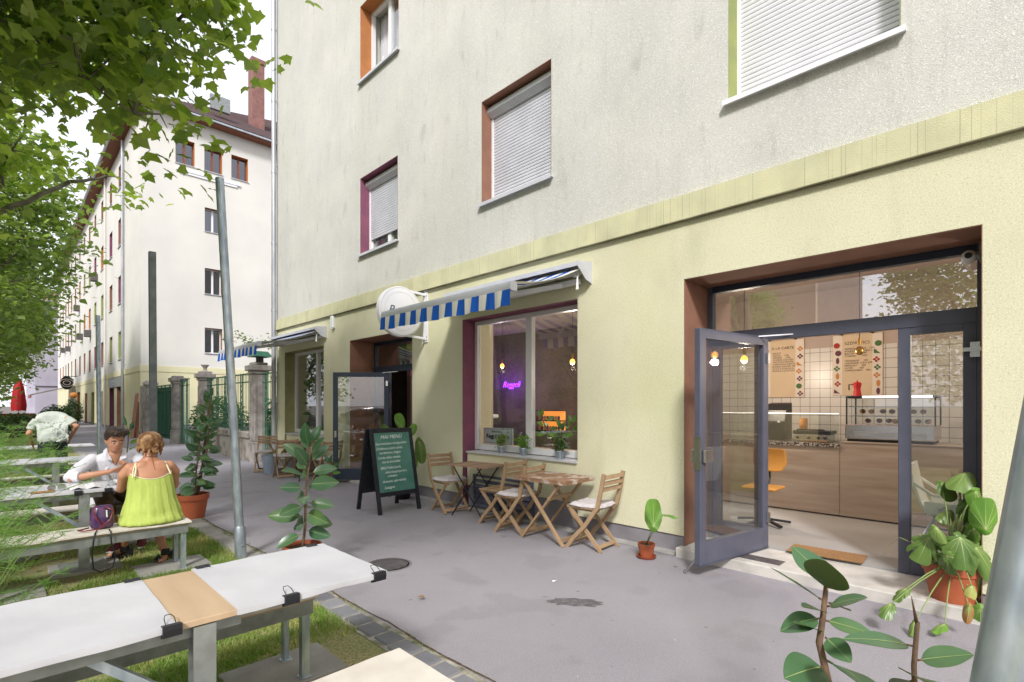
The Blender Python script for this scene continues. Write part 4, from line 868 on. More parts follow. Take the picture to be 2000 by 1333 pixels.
def make_cushion():
    n = 14; vs = []; fs = []
    for top in (1, 0):
        for i in range(n+1):
            for j in range(n+1):
                u, v = i/n*2-1, j/n*2-1; e = max(0, 1-abs(u)**5)*max(0, 1-abs(v)**5); pin = 1-.03*(u*u+v*v)
                vs.append((u*.205*pin, v*.205*pin, (.012+.030*e**.35+.006*math.sin(u*9)*math.sin(v*8) if top else .001)+.012*(abs(u*v))**2))
    k = (n+1)**2
    for i in range(n):
        for j in range(n):
            a = i*(n+1)+j; fs.append((a, a+n+1, a+n+2, a+1)); fs.append((k+a, k+a+1, k+a+n+2, k+a+n+1))
    for i in range(n):
        for (a, b) in ((i, i+1), (n*(n+1)+i+1, n*(n+1)+i), ((i+1)*(n+1), i*(n+1)), (i*(n+1)+n, (i+1)*(n+1)+n)): fs.append((a, b, k+b, k+a))
    mb = MB(); mb.add(vs, fs); o = mb.build('seat_cushion', 'cushion', None, smooth=True, cat='cushion', group='pale seat cushions on the folding chairs'); return o
ch0 = make_chair(); first = [True]; cu0 = make_cushion(); cfirst = [True]
def chair(x, y, deg, label, cushion=None, src=None):
    if src is None:
        if first[0]: c = ch0; first[0] = False
        else: c = copy_tree(ch0)
    else: c = copy_tree(src)
    c.location = (x, y, .001); c.rotation_euler = (0, 0, R(deg)); c['label'] = label
    if cushion:
        if cfirst[0]: q = cu0; cfirst[0] = False
        else: q = cu0.copy(); C.objects.link(q)
        q.location = (x+.0, y+.0, .4535); q.rotation_euler = (0, 0, R(deg+4)); q['label'] = cushion
    return c
chair(4.66, 6.02, 176, 'wooden folding chair between the chalkboard and the small black legged table', 'flat pale cushion on the chair beside the chalkboard')
chair(4.66, 4.93, 6, 'wooden folding chair with a bare slatted seat under the large window')
chair(4.50, 4.46, 8, 'wooden folding chair with a cushion, standing between the two tables', 'pale cushion on the chair between the two tables')
chair(4.60, 3.40, 4, 'wooden folding chair with a thick cushion, nearest the wide entrance', 'thick pale cushion on the chair nearest the wide entrance')
def make_table(legs, wood, L=.74, W=.58, H=.72):
    t = thing('bistro_table', (0, 0, 0), '', 'table', 'small folding tables on the pavement')
    mb = MB(); n = 3; m_ = 8 if legs == 'wood' else 9
    if legs == 'wood':
        for i in range(n):
            for j in range(m_):
                x0 = -W/2+.022+(W-.044)*i/n; y0 = -L/2+.022+(L-.044)*j/m_; mb.box(x0+.002, x0+(W-.044)/n-.002, y0+.002, y0+(L-.044)/m_-.003, H-.018, H)
        mb.box(-W/2, W/2, -L/2, -L/2+.021, H-.042, H+.001); mb.box(-W/2, W/2, L/2-.021, L/2, H-.042, H+.001); mb.box(-W/2, -W/2+.021, -L/2+.0215, L/2-.0215, H-.042, H+.001); mb.box(W/2-.021, W/2, -L/2+.0215, L/2-.0215, H-.042, H+.001)
    else:
        for j in range(m_): y0 = -L/2+L*j/m_; mb.box(-W/2, W/2, y0+.003, y0+L/m_-.003, H-.014, H)
    mb.build('tabletop', 'table_worn' if legs == 'wood' else wood, t)
    if legs == 'wood':
        for s in (-1, 1):
            mb = MB(); mb.beam((s*(W/2-.05), -.31, 0), (s*(W/2-.05), .27, H-.02), .022, .042, up=(1, 0, 0)); mb.build('leg', wood, t)
            mb = MB(); mb.beam((s*(W/2-.08), .31, 0), (s*(W/2-.08), -.27, H-.02), .022, .042, up=(1, 0, 0)); mb.build('leg', wood, t)
        for y, z, w_ in ((-.265, .06, .05), (.265, .06, .08), (-.10, .26+.24, .05)):
            mb = MB(); mb.beam((-(W/2-w_), y, z), (W/2-w_, y, z), .018, .04); mb.build('stretcher', wood, t)
    else:
        for s in (-1, 1):
            mb = MB(); mb.tube([(s*(W/2-.04), -.30, 0.008), (s*(W/2-.04), .24, H-.02)], .009, 6); mb.tube([(s*(W/2-.04), -.30, 0.01), (s*(W/2-.04)+s*.02, -.33, 0.008)], .012, 6); mb.build('leg', 'black_metal', t)
            mb = MB(); mb.tube([(s*(W/2-.07), .30, 0.008), (s*(W/2-.07), -.24, H-.02)], .009, 6); mb.build('leg', 'black_metal', t)
        for y, z, w_ in ((-.24, .09, .04), (.24, .09, .07)):
            mb = MB(); mb.tube([(-(W/2-w_), y, z), (W/2-w_, y, z)], .006, 6); mb.build('stretcher', 'black_metal', t)
    return t
tb = make_table('metal', 'acacia_old', L=.72, W=.52); tb.location = (4.70, 5.45, .001); tb.rotation_euler = (0, 0, R(8)); tb['label'] = 'small slatted table with thin black metal legs beside the chalkboard'
tw = make_table('wood', 'acacia'); tw.location = (4.56, 3.92, .001); tw.rotation_euler = (0, 0, R(3)); tw['label'] = 'worn wooden folding table with crossed wooden legs, nearest the wide entrance'
tc2 = copy_tree(tw); tc2.location = (4.58, 11.95, .001); tc2.rotation_euler = (0, 0, R(28)); tc2['label'] = 'wooden folding table beside the drain pipe and the bucket'
tc3 = copy_tree(tb); tc3.location = (4.55, 10.70, .001); tc3.rotation_euler = (0, 0, R(-10)); tc3['label'] = 'dark legged slatted table in front of the glass door leaf, behind the rubber plant'
chair(4.35, 12.55, 150, 'wooden folding chair beside the drain pipe at the far table', 'flat pale cushion on the chair beside the drain pipe')
chair(4.82, 11.35, 10, 'wooden folding chair between the two far tables, close under the far window')
chair(4.30, 11.25, -10, 'wooden folding chair between the two far tables, on the street side', 'flat pale cushion on the street side chair between the two far tables')
chair(4.66, 10.05, 4, 'wooden folding chair right behind the open leaf of the far glass door', 'flat pale cushion on the chair behind the far glass door leaf')
t = thing('bucket', (4.30, 12.1, 0), 'grey blue plastic bucket beside the far folding table', 'bucket')
mb = MB(); mb.lathe([(.0, .002), (.13, .002), (.175, .40), (.185, .40), (.185, .42), (.165, .42), (.12, .02), (0, .02)], (4.30, 12.1, 0), 24); mb.build('body', 'bucket', t, smooth='auto', world=True)
mb = MB(); mb.tube([(4.30+.18*math.cos(a), 12.1+.18*math.sin(a), .40-.05*math.sin(a)) for a in [math.pi*k/10 for k in range(11)]], .006, 6); mb.build('handle', 'steel', t, world=True)

# ------------------------------------------------------------------ chalkboard
t = thing('chalkboard_stand', (4.10, 6.75, 0), 'black framed A-board with green chalkboard listing the daily menu', 'chalkboard')
Hb = 1.20; x0, x1 = 3.74, 4.45
def lean(s, x, z, off=0.):   # s=-1 front panel, +1 rear panel
    y = 6.75+s*(.05+.26*(1-z/Hb))+(-off if s < 0 else off); return (x, y, z)
for s in (-1, 1):
    for x in (x0+.03, x1-.03):
        mb = MB(); mb.beam(lean(s, x, 0), lean(s, x, Hb), .055, .03, up=(0, 1, 0)); mb.build('leg', 'black_board', t, world=True)
    for z in (.27, Hb-.03):
        mb = MB(); mb.beam(lean(s, x0+.06, z), lean(s, x1-.06, z), .028, .06); mb.build('rail', 'black_board', t, world=True)
    mb = MB(); a, b, c, d = lean(s, x0+.055, .30), lean(s, x1-.055, .30), lean(s, x1-.055, Hb-.06), lean(s, x0+.055, Hb-.06)
    mb.add([(p[0], p[1]+e, p[2]) for e in (-.004, .004) for p in (a, b, c, d)], [(0, 1, 2, 3), (7, 6, 5, 4), (0, 4, 5, 1), (1, 5, 6, 2), (2, 6, 7, 3), (3, 7, 4, 0)])
    pn = mb.build('panel', 'chalk_green' if s < 0 else 'black_board', t, world=True)
ey_ = (Vector(lean(-1, 0, 1))-Vector(lean(-1, 0, 0))).normalized()
rows = [('MAI MENÜ', 1.055, .075, 4.08, 'CENTER'), ('Epermártásos túrógombóc', .965, .052, 3.81, 'LEFT'), ('Zöldborsó püré csirke', .895, .052, 3.81, 'LEFT'), ('kardamom, bulgur', .835, .052, 3.86, 'LEFT'),
        ('Csirke tikka masala,', .765, .052, 3.82, 'LEFT'), ('rizs és koriander', .705, .050, 3.88, 'LEFT'), ('BBQ Pulled pork,', .62, .052, 3.85, 'LEFT'), ('édes burgonya és a', .56, .050, 3.92, 'LEFT'), ('coleslaw', .505, .050, 3.95, 'LEFT'),
        ('Arancini, sajt mártás', .43, .052, 3.86, 'LEFT'), ('Lasagne', .345, .058, 3.88, 'LEFT')]
for body, z, s_, xx, al in rows:
    p = lean(-1, xx, z, .0055); text('chalk_line', body, s_, 'chalk', pn if False else t, p, ex=(1, 0, .02), ey=ey_, shear=.25, align=al, extrude=.0006, space=1.0 if al == 'CENTER' else .93)
mb = MB(); mb.tube([(4.1, 6.6, .35), (4.1, 6.75, .33), (4.1, 6.9, .35)], .003, 5); mb.build('chain', 'steel', t, world=True)

# ------------------------------------------------------------------ picnic sets
def plate(x, y, w_, l_, label, dx=0, z=.02):
    SLABS.append((x, y, w_, l_))
    mb = MB(); mb.box(x-w_/2, x+w_/2, y-l_/2, y+l_/2, -.03, z, bev=.006); return solo('paving_slab', mb, ['concrete'], label, 'paving slab', 'concrete slabs under the benches and tables')
def bench(name, x0, x1, y0, y1, H, label):
    t = thing('bench', ((x0+x1)/2, (y0+y1)/2, .02), label, 'bench', 'steel framed benches in the grass strip')
    mb = MB(); mb.box(x0, x1, y0+.005, y1-.005, H-.025, H, bev=.002); mb.build('seat', ['wood_board'], t, world=True)
    fz = H-.026
    for y in (y0+.02, y1-.02):
        mb = MB(); mb.box(x0+.01, x1-.01, y-.008, y+.008, fz-.075, fz); mb.build('frame_rail', 'galv_dull', t, world=True)
    for x in (x1-.02, x0+.02):
        mb = MB(); mb.box(x-.006, x+.006, y0+.029, y1-.029, fz-.06, fz); mb.build('cross_bar', 'galv_dull', t, world=True)
    for x in (x1-.045, (x0+x1)/2, x0+.045):
        for s, y in ((1, y0+.03), (-1, y1-.03)):
            mb = MB(); mb.box(x-.022, x+.022, y-.004, y+.004, .022, fz-.001); mb.box(x-.022, x-.014, y+s*.005, y+s*.04, .022, fz-.001); mb.box(x-.03, x+.03, min(y-s*.015, y+s*.05), max(y-s*.015, y+s*.05), .0205, .0216); mb.build('leg', 'galv', t, world=True)
    return t
def cover(name, x0, x1, y0, y1, z, m, drop, label, cat, group, nx=40, ny=14, seed=0, sag=.0, over=.012):
    """a cloth lying over a board and folded down over its edges"""
    mb = MB(); xs = list(np.linspace(x0-over, x1+over, nx)); ys = list(np.linspace(y0-over, y1+over, ny)); vs = []; W = {}
    def pt(i, j, ext=0):
        x, y = xs[i], ys[j]; dz = .002+.006*abs(noise.noise((x*2.2+y*1.5, y*4-x, seed)))+.003*abs(noise.noise((x*9, y*11, seed+3))); e = 0
        return (x, y, z+dz)
    idx = [[None]*ny for _ in range(nx)]
    for i in range(nx):
        for j in range(ny): idx[i][j] = len(vs); vs.append(pt(i, j))
    fs = [(idx[i][j], idx[i+1][j], idx[i+1][j+1], idx[i][j+1]) for i in range(nx-1) for j in range(ny-1)]
    ring = [(i, 0) for i in range(nx)]+[(nx-1, j) for j in range(1, ny)]+[(i, ny-1) for i in range(nx-2, -1, -1)]+[(0, j) for j in range(ny-2, 0, -1)]
    prev = [idx[i][j] for i, j in ring]; cx, cy = (x0+x1)/2, (y0+y1)/2
    for k in range(3):
        cur = []
        for i, j in ring:
            x, y, zz = vs[idx[i][j]]; nz = noise.noise((x*6, y*6, seed+9)); dd = drop*(1+.25*nz)*(k+1)/3
            ox = (1 if i == nx-1 else -1 if i == 0 else 0)*(.001+.004*nz*(k+1)/3); oy = (1 if j == ny-1 else -1 if j == 0 else 0)*(.001+.004*nz*(k+1)/3)
            cur.append(len(vs)); vs.append((x+ox, y+oy, z+.001-dd))
        n = len(ring); fs += [(prev[a], cur[a], cur[(a+1) % n], prev[(a+1) % n]) for a in range(n)]; prev = cur
    mb.add(vs, fs); return solo(name, mb, [m], label, cat, group, smooth='auto')
def clip(x, y, z, side, label):
    """black binder clip gripping a table edge; side = (dx, dy) pointing out of the board"""
    t = thing('binder_clip', (x, y, z), label, 'clip', 'black binder clips on the table covers'); d = Vector((side[0], side[1], 0)); s = Vector((-side[1], side[0], 0))
    P = Vector((x, y, z)); W = .030; mb = MB(); pr = [(-.022, .014), (.012, .019), (.015, .002), (.013, -.022), (-.022, -.034)]
    pts = []
    for q in (-1, 1): pts += [P+s*W*q+d*a+Vector((0, 0, b)) for a, b in pr]
    mb.add(pts, [(0, 1, 2, 3, 4), (9, 8, 7, 6, 5)]+[(i, 5+i, 5+(i+1) % 5, (i+1) % 5) for i in range(5)]); mb.build('body', 'black_metal', t, world=True)
    mb = MB(); a = P+d*-.02+Vector((0, 0, .016))
    mb.tube([a+s*.016, a+s*.016-d*.025+Vector((0, 0, .012)), a+s*.009-d*.045+Vector((0, 0, .018)), a-s*.009-d*.045+Vector((0, 0, .018)), a-s*.016-d*.025+Vector((0, 0, .012)), a-s*.016], .0016, 5); mb.build('wire_handle', 'black_metal', t, world=True)
    return t
GT = 'long steel framed tables in the grass strip'; GC = 'white covers clipped over the tables'; GB = 'beige canvas covers on the benches'
def picnic(k, ty0, ty1, nb, fb, names, xe=1.30, tH=.75, split=(.44, .665)):
    xl = -1.9
    t = thing('picnic_table', (0, (ty0+ty1)/2, 0), names['table'], 'table', GT)
    mb = MB(); mb.box(xl, xe, ty0, ty1, tH-.024, tH, bev=.002); mb.build('tabletop', 'wood_board', t, world=True)
    for y in (ty0+.06, ty1-.06):
        mb = MB(); mb.box(xl+.2, xe-.62, y-.02, y+.02, tH-.075, tH-.0255); mb.build('frame_rail', 'galv_dull', t, world=True)
    for px in (.545, -1.25):
        for y, s in ((ty0+.012, 1),):
            mb = MB(); a, b = sorted((y, y+s*.07)); mb.box(px-.038, px+.038, y-.004, y+.004, .03, tH-.03); mb.box(px-.004, px+.004, min(y+s*.005, y+s*.07), max(y+s*.005, y+s*.07), .03, tH-.03); mb.box(px-.038, px+.038, y+s*.071-.004, y+s*.071+.004, .03, tH-.03)
            if k == 0: mb.xf(Matrix.Identity(4))
            p_ = mb.build('post', 'galv_post', t, world=True)
            mb = MB(); mb.box(px-.17, px+.17, y-.05, y+.34, .021, .0295); mb.build('foot_plate', 'galv_dull', p_, world=True)
            mb = MB(); mb.beam((px-.03, y+s*.03, .42), (px-.34, y+s*.05, tH-.06), .03, .03); mb.build('brace', 'galv', p_, world=True)
            plate(px+.02, y+s*.14, .52, .46, names['slab'] % ('near' if s > 0 else 'far'))
    cover('tablecloth', split[1], xe, ty0, ty1, tH, 'cloth_white', .021, names['cloth'] % 'pavement end', 'tablecloth', GC, seed=k*7+1, nx=30)
    cover('tablecloth', xl, split[0], ty0, ty1, tH, 'cloth_white', .021, names['cloth'] % 'lawn end', 'tablecloth', GC, seed=k*7+2, nx=60)
    for (y0, y1), nm, xb0 in ((nb, 'near', -1.33), (fb, 'far', -1.33)):
        HB = .475 if (k == 0 and nm == 'far') else .45; bench('bench', xb0, 1.26, y0, y1, HB, names['bench'] % nm)
        cover('bench_cover', xb0, 1.262, y0, y1, HB, 'cloth_beige', .010, names['bcover'] % nm, 'bench cover', GB, nx=60, ny=8, seed=k*11+(1 if nm == 'near' else 5))
        for px, nn in ((1.16, 'pavement end'), (-.03, 'middle')):
            plate(px, (y0+y1)/2+.02, .58, .42, 'concrete slab under the %s of the %s' % (nn, names['bench'] % nm))
def nm(a): return dict(table='long white covered table %s' % a, cloth='white cover on the %%s of the table %s' % a, bench='%%s side bench of the table %s' % a, bcover='beige canvas cover on the %%s side bench of the table %s' % a, slab='concrete slab under the %%s post of the table %s' % a)
picnic(0, 2.19, 2.86, (1.62, 2.0), (2.85, 3.21), nm('in the foreground'))
picnic(1, 6.20, 6.86, (5.60, 5.97), (7.02, 7.38), nm('where the couple sit'), split=(.60, .605))
picnic(2, 9.75, 10.40, (9.18, 9.53), (10.5, 10.86), nm('just behind the couple'), split=(.60, .605))
picnic(3, 13.1, 13.75, (12.5, 12.86), (14.0, 14.36), nm('farthest away, beyond the stooping man'), split=(.60, .605))
for x, y, s, l in ((.435, 2.18, (0, -1), 'binder clip beside the bare wood strip on the near edge, above the steel post'), (.86, 2.18, (0, -1), 'binder clip in the middle of the near edge of the foreground table'), (1.27, 2.18, (0, -1), 'binder clip at the pavement corner of the foreground table'),
                   (.42, 2.87, (0, 1), 'binder clip on the far edge just left of the bare wood strip'), (.70, 2.87, (0, 1), 'binder clip on the far edge just right of the bare wood strip'), (1.24, 2.87, (0, 1), 'binder clip on the far edge near the pavement corner')):
    clip(x, y, .742, s, l)
clip(.50, 6.19, .742, (0, -1), 'binder clip left of the steel post on the couple\'s table'); clip(.72, 6.19, .742, (0, -1), 'binder clip right of the steel post on the couple\'s table')

lawn_blades()
# ------------------------------------------------------------------ poles
def pole(p0, p1, r0, r1, m, label, sleeve=None, square=False, cap=True):
    t = thing('pole', p0, label, 'pole', 'tall metal poles along the path'); mb = MB(); p0 = Vector(p0); p1 = Vector(p1)
    if square: mb.beam(p0, p1, r0*2, r0*2, up=(0, 1, 0))
    else: mb.tube([p0, p0.lerp(p1, .5), p1], [r0, (r0+r1)/2, r1], 24)
    mb.build('shaft', m, t, smooth='auto', world=True)
    if sleeve:
        mb = MB(); a = p0; b = p0.lerp(p1, sleeve/(p1-p0).length); c = p0.lerp(p1, (sleeve+.03)/(p1-p0).length)
        mb.tube([a, b, c], [r0*1.25, r0*1.25, r0*1.04], 24); mb.build('sleeve', m, t, smooth='auto', world=True)
        mb = MB(); q = p0.lerp(p1, .06/ (p1-p0).length+.02); mb.lathe([(0, -.008), (.012, -.006), (.012, .0)], (q.x, q.y-r0*1.27, q.z), 8, 'Y'); mb.build('bolt', 'steel', t, world=True)
    return t
pole((1.715, 5.62, 0), (1.56, 5.77, 3.83), .042, .040, 'galv', 'leaning galvanised steel pole at the edge of the path beside the couple', sleeve=.30)
pole((1.355, .185, 0), (1.925, -.375, 4.2), .041, .038, 'galv', 'big leaning galvanised pole in the right foreground')
pole((1.72, 9.85, 0), (1.70, 9.87, 3.98), .046, .046, 'pole_dark', 'dark square steel pole behind the rubber plant', square=True)
pole((1.72, 16.2, 0), (1.68, 16.2, 3.75), .055, .05, 'galv', 'farthest grey pole behind the man with the white shirt')

# manhole cover, stain
t = thing('manhole_cover', (2.66, 4.40, 0), 'round cast iron manhole cover in the asphalt', 'manhole cover')
mb = MB(); mb.lathe([(0, .002), (.205, .002), (.212, .005), (.222, .005), (.23, .002)], (2.66, 4.40, 0), 48); mb.build('ring', 'manhole_iron', t, world=True)
mb = MB()
for i in range(-9, 10):
    for j in range(-9, 10):
        x, y = i*.021, j*.021
        if x*x+y*y < .19**2: mb.box(2.66+x-.006, 2.66+x+.006, 4.40+y-.006, 4.40+y+.006, .0025, .006)
mb.build('tread', 'manhole_light', t, world=True)

# ------------------------------------------------------------------ fence between the buildings
tf = thing('fence', (5.0, 17.5, 0), 'green iron railing on a low stained wall between two stone pillars', 'fence')
mb = MB(); mb.box(4.86, 5.14, 15.2, 19.85, -.05, .62, bev=.01); mb.build('low_wall', 'stone_white', tf, world=True)
mb = MB(); mb.box(4.80, 5.20, 15.19, 19.86, .621, .80, bev=.02); mb.build('coping', 'stone_white', tf, world=True)
def railing(parent, y0, y1, z0, z1, x=5.0, sheet_=False, name='railing'):
    mb = MB(); n = int((y1-y0)/.14)
    for z in (z0+.04, z0+.22, z1-.25, z1-.02): mb.box(x-.02, x+.02, y0, y1, z-.015, z+.015)
    for i in range(n+1):
        y = y0+(y1-y0)*i/n; mb.box(x-.006, x+.006, y-.006, y+.006, z0, z1+.02*(i % 2))
    ng = max(2, int((y1-y0)/.75))
    for g in range(ng):    # ornamental columns of rings
        yc = y0+(y1-y0)*(g+.5)/ng; z = z0+.3
        for s in (-.075, .075): mb.box(x-.012, x+.012, yc+s-.01, yc+s+.01, z0, z1)
        while z < z1-.35:
            pts = [(x, yc+.065*math.cos(a), z+.08+.075*math.sin(a)) for a in [math.pi*k/5 for k in range(11)]]; mb.tube(pts, .011, 4, cap=False); z += .17
    if sheet_: mb.box(x+.03, x+.035, y0, y1, z0, z1-.1)
    return mb.build(name, 'fence_green', parent, world=True)
railing(tf, 15.18, 19.88, .80, 2.45)
t2 = thing('gate_panel', (5.0, 14.1, 0), 'narrow green iron railing squeezed between the drain pipe and the first stone pillar', 'fence'); railing(t2, 13.62, 14.6, .05, 2.4, name='grille')
def pillar(y, label, w_=.43, H=2.7, urn=False):
    t = thing('stone_pillar', (4.98, y, 0), label, 'pillar', 'stone pillars of the courtyard fence'); x = 4.98; a = w_/2
    mb = MB(); mb.box(x-a, x+a, y-a, y+a, -.05, .55, bev=.02); mb.build('base', 'stone', t, world=True)
    mb = MB(); mb.box(x-a+.04, x+a-.04, y-a+.04, y+a-.04, .551, H-.32, bev=.015)
    for s in (-1, 1):
        mb.box(x-a+.025, x-a+.039, y+s*.13-.02, y+s*.13+.02, .7, H-.5); mb.box(x+s*.13-.02, x+s*.13+.02, y-a+.025, y-a+.039, .7, H-.5)
    mb.build('shaft', 'stone', t, world=True)
    mb = MB(); mb.box(x-a, x+a, y-a, y+a, H-.319, H-.23, bev=.02); mb.box(x-a-.06, x+a+.06, y-a-.06, y+a+.06, H-.229, H-.08, bev=.02); mb.box(x-a+.03, x+a-.03, y-a+.03, y+a-.03, H-.079, H, bev=.02); mb.build('capital', 'stone', t, world=True)
    if urn: mb = MB(); mb.lathe([(.12, 0), (.06, .04), (.05, .1), (.13, .22), (.11, .23), (0, .2)], (x, y, H), 16); mb.build('urn', 'stone', t, smooth='auto', world=True)
    return t
pillar(14.88, 'weathered stone pillar nearest the café, with a green lamp hood on top'); pillar(20.1, 'stone pillar with a small urn at the far end of the low wall', urn=True)
pillar(24.0, 'stone pillar with rounded cap behind the rubber plant'); pillar(29.3, 'farthest stone pillar, beside the leaning planks')
tg = thing('iron_gate', (5.0, 22.9, 0), 'tall green iron gate leaf standing between the second and third pillar', 'gate'); railing(tg, 22.3, 23.7, .1, 2.55, name='gate_leaf')
tf = thing('fence', (5.0, 26.6, 0), 'dense green sheeted fence beyond the third stone pillar', 'fence'); railing(tf, 24.3, 29.0, .1, 2.4, sheet_=True)
tf = thing('fence', (5.0, 30.6, 0), 'weathered stone and board screen between the last pillar and the neighbouring house', 'fence'); mb = MB(); mb.box(4.95, 5.1, 29.6, 31.6, 0, 2.5); mb.build('screen', 'stone', tf, world=True)
t = thing('lamp_hood', (5.0, 14.82, 2.70), 'green metal lamp hood on top of the nearest stone pillar', 'lamp')
mb = MB(); mb.add([(4.72, 14.45, 2.84), (5.2, 14.45, 2.84), (5.2, 15.0, 2.84), (4.72, 15.0, 2.84), (4.80, 14.52, 2.98), (5.1, 14.52, 2.98), (5.1, 14.9, 2.98), (4.80, 14.9, 2.98)], [(3, 2, 1, 0), (4, 5, 6, 7), (0, 1, 5, 4), (1, 2, 6, 5), (2, 3, 7, 6), (3, 0, 4, 7)]); mb.build('hood', 'fence_green', t, world=True)
mb = MB(); mb.box(4.9, 5.05, 14.7, 14.85, 2.70, 2.839); mb.build('stem', 'iron_dark', t, world=True)
for k, (dx, dy) in enumerate(((0, 0), (.22, .3), (.4, .15))):
    mb = MB(); mb.beam((4.25+dx*.6, 29.2+dy, 0), (4.62+dx*.1, 30.3+dy, 2.1-.2*k), .14, .03); solo('plank', mb, ['rev_brown'], ['leftmost plank leaning against the fence', 'middle plank leaning against the fence', 'rightmost plank leaning against the fence'][k], 'plank', 'planks leaning by the last pillar')
for x, y, l in ((4.35, 24.6, 'green bollard in front of the neighbouring house, left of the palm like plant'), (4.3, 29.5, 'green bollard at the foot of the zinc pipe')):
    t = thing('bollard', (x, y, 0), l, 'bollard', 'green bollards'); mb = MB(); mb.lathe([(.09, 0), (.07, .06), (.06, .5), (.09, .55), (.09, .62), (.05, .68), (0, .72)], (x, y, 0), 14); mb.build('post', 'fence_green', t, smooth='auto', world=True)
    mb = MB(); mb.lathe([(.095, 0), (.095, .05), (.07, .05)], (x, y, .45), 14); mb.build('collar', 'iron_dark', t, world=True)

# ------------------------------------------------------------------ neighbouring house
NX, NY0, NY1, NH = 4.98, 31.7, 86., 16.85
nb = thing('apartment_house', (NX, NY0, 0), 'long cream five storey apartment house with coloured window reveals across the gateway', 'building')
cols = [38.15, 41.72, 45.76, 49.5, 53.0, 56.6, 60.26, 64.2, 68., 71.45, 74.6, 78.1, 82.0]; rows = [(4.25, 5.9), (7.55, 9.2), (10.95, 12.6)]
fh = [(c-.62, c+.62, a, b) for c in cols for a, b in rows]+[(c-.5, c+.5, 14.35, 15.75) for c in cols]
gf = [(37.3, 39.3, .2, 2.62), (40.3, 42.3, .2, 2.62), (45.4, 47.0, .2, 2.5), (50, 51.8, .2, 2.5), (54.5, 56.3, .2, 2.5), (60, 62.5, .2, 2.7)]
mb = MB(); wallgrid(mb, NX, .5, NY0, NY1, 3.55, NH, fh); mb.build('front_wall', 'stucco_cream', nb, world=True)
mb = MB(); wallgrid(mb, NX-.015, .5, NY0-.015, NY1, .5, 3.25, gf); mb.build('ground_floor_wall', 'stucco_pale_yellow', nb, world=True)
mb = MB(); mb.box(NX-.04, NX+.5, NY0-.04, NY1, 3.2502, 3.5498); mb.box(NX+.5002, 24, NY0-.04, NY0+.45, 3.2502, 3.5498); mb.build('band', 'stucco_pale_yellow', nb, world=True)
mb = MB(); wallgrid(mb, NX-.01, .45, NY0-.01, NY1, -.05, .4998, [(g[0], g[1], -.1, .6) for g in gf]); mb.box(NX+.4402, 24, NY0-.01, NY0+.4, -.05, .4998); mb.build('plinth', 'plinth', nb, world=True)
sh = [(7.84, 8.70, 4.37, 5.75), (7.84, 8.70, 7.6, 9.0), (7.84, 8.70, 11.0, 12.3), (6.48, 7.36, 14.3, 15.62), (7.82, 8.70, 14.3, 15.62), (9.16, 10.04, 14.3, 15.62), (13, 14.3, 7.6, 9.0), (13, 14.3, 11, 12.4)]
mb = MB(); wallgrid(mb, NY0, .5, NX+.5002, 24, 3.55, NH, sh, axis='Y'); mb.build('side_wall', 'stucco_cream', nb, world=True)
mb = MB(); mb.box(NX+.486, 24, NY0-.014, NY0+.48, .5, 3.25); mb.build('side_ground_wall', 'stucco_pale_yellow', nb, world=True)
mb = MB(); mb.box(NX+.6, 23.9, NY0+.9, NY1-.1, 0, NH-.1); mb.build('dark_core', 'paint_dark', nb, world=True)
mb = MB(); mb.box(6.5, 9.6, NY0-.09, NY0-.002, 13.92, 14.02); mb.box(6.65, 9.45, NY0-.06, NY0-.002, 13.80, 13.9198); mb.build('moulding', 'white_paint', nb, world=True)
PAL = ['rev_orange', 'rev_brown', 'rev_purple', 'rev_green', 'rev_olive', 'rev_brown', 'rev_orange']
def house_window(h, axis, rev, proto={}):
    a0, a1, z0, z1 = h; key = (axis, rev, round(a1-a0, 2), round(z1-z0, 2)); 
    if key in proto:
        pa, pz, po = proto[key]; c = po.copy(); C.objects.link(c); c.parent = nb; off = Vector((0, a0-pa, z0-pz)) if axis == 'X' else Vector((a0-pa, 0, z0-pz)); c.location = off
        for ch in [k for k in bpy.data.objects if k.parent == po]: d = ch.copy(); C.objects.link(d); d.parent = c
        return
    def bx(mb, d0, d1, p, q, r, s):
        if axis == 'X': mb.box(NX+d0, NX+d1, p, q, r, s)
        else: mb.box(p, q, NY0+d0, NY0+d1, r, s)
    fm = 'frame_brown' if z0 > 14 else 'pvc'; f = .06; mb = MB(); m_ = (a0+a1)/2
    bx(mb, .25, .31, a0+.01, a0+f+.01, z0, z1-.01); bx(mb, .25, .31, a1-f-.01, a1-.01, z0, z1-.01); bx(mb, .25, .31, a0+f+.01, a1-f-.01, z0, z0+f); bx(mb, .25, .31, a0+f+.01, a1-f-.01, z1-f-.01, z1-.01); bx(mb, .248, .308, m_-.05, m_+.05, z0+f, z1-f-.01)
    wn = mb.build('window', fm, nb, world=True)
    mb = MB(); bx(mb, .28, .29, a0+.05, a1-.05, z0+.05, z1-.05); mb.build('pane', 'glass_dark', wn, world=True)
    mb = MB(); bx(mb, .004, .249, a0+.0005, a0+.009, z0+.01, z1-.01); bx(mb, .004, .249, a1-.009, a1-.0005, z0+.01, z1-.01); bx(mb, .004, .249, a0+.0095, a1-.0095, z1-.009, z1-.0005); mb.build('reveal', rev, wn, world=True)
    mb = MB(); bx(mb, -.06, .25, a0-.03, a1+.03, z0-.03, z0-.002); mb.build('sill', 'grey_paint', wn, world=True)
    mb = MB(); r_ = random.Random(int(a0*10+z0)); bx(mb, .36, .37, a0+.06, m_ if r_.random() < .4 else a1-.06, z0+.06, z1-.06); mb.build('curtain', 'curtain', wn, world=True)
    proto[key] = (a0, z0, wn)
r_ = random.Random(12)
for i, h in enumerate(fh): house_window(h, 'X', PAL[r_.randrange(7)] if h[2] < 14 else 'rev_brown')
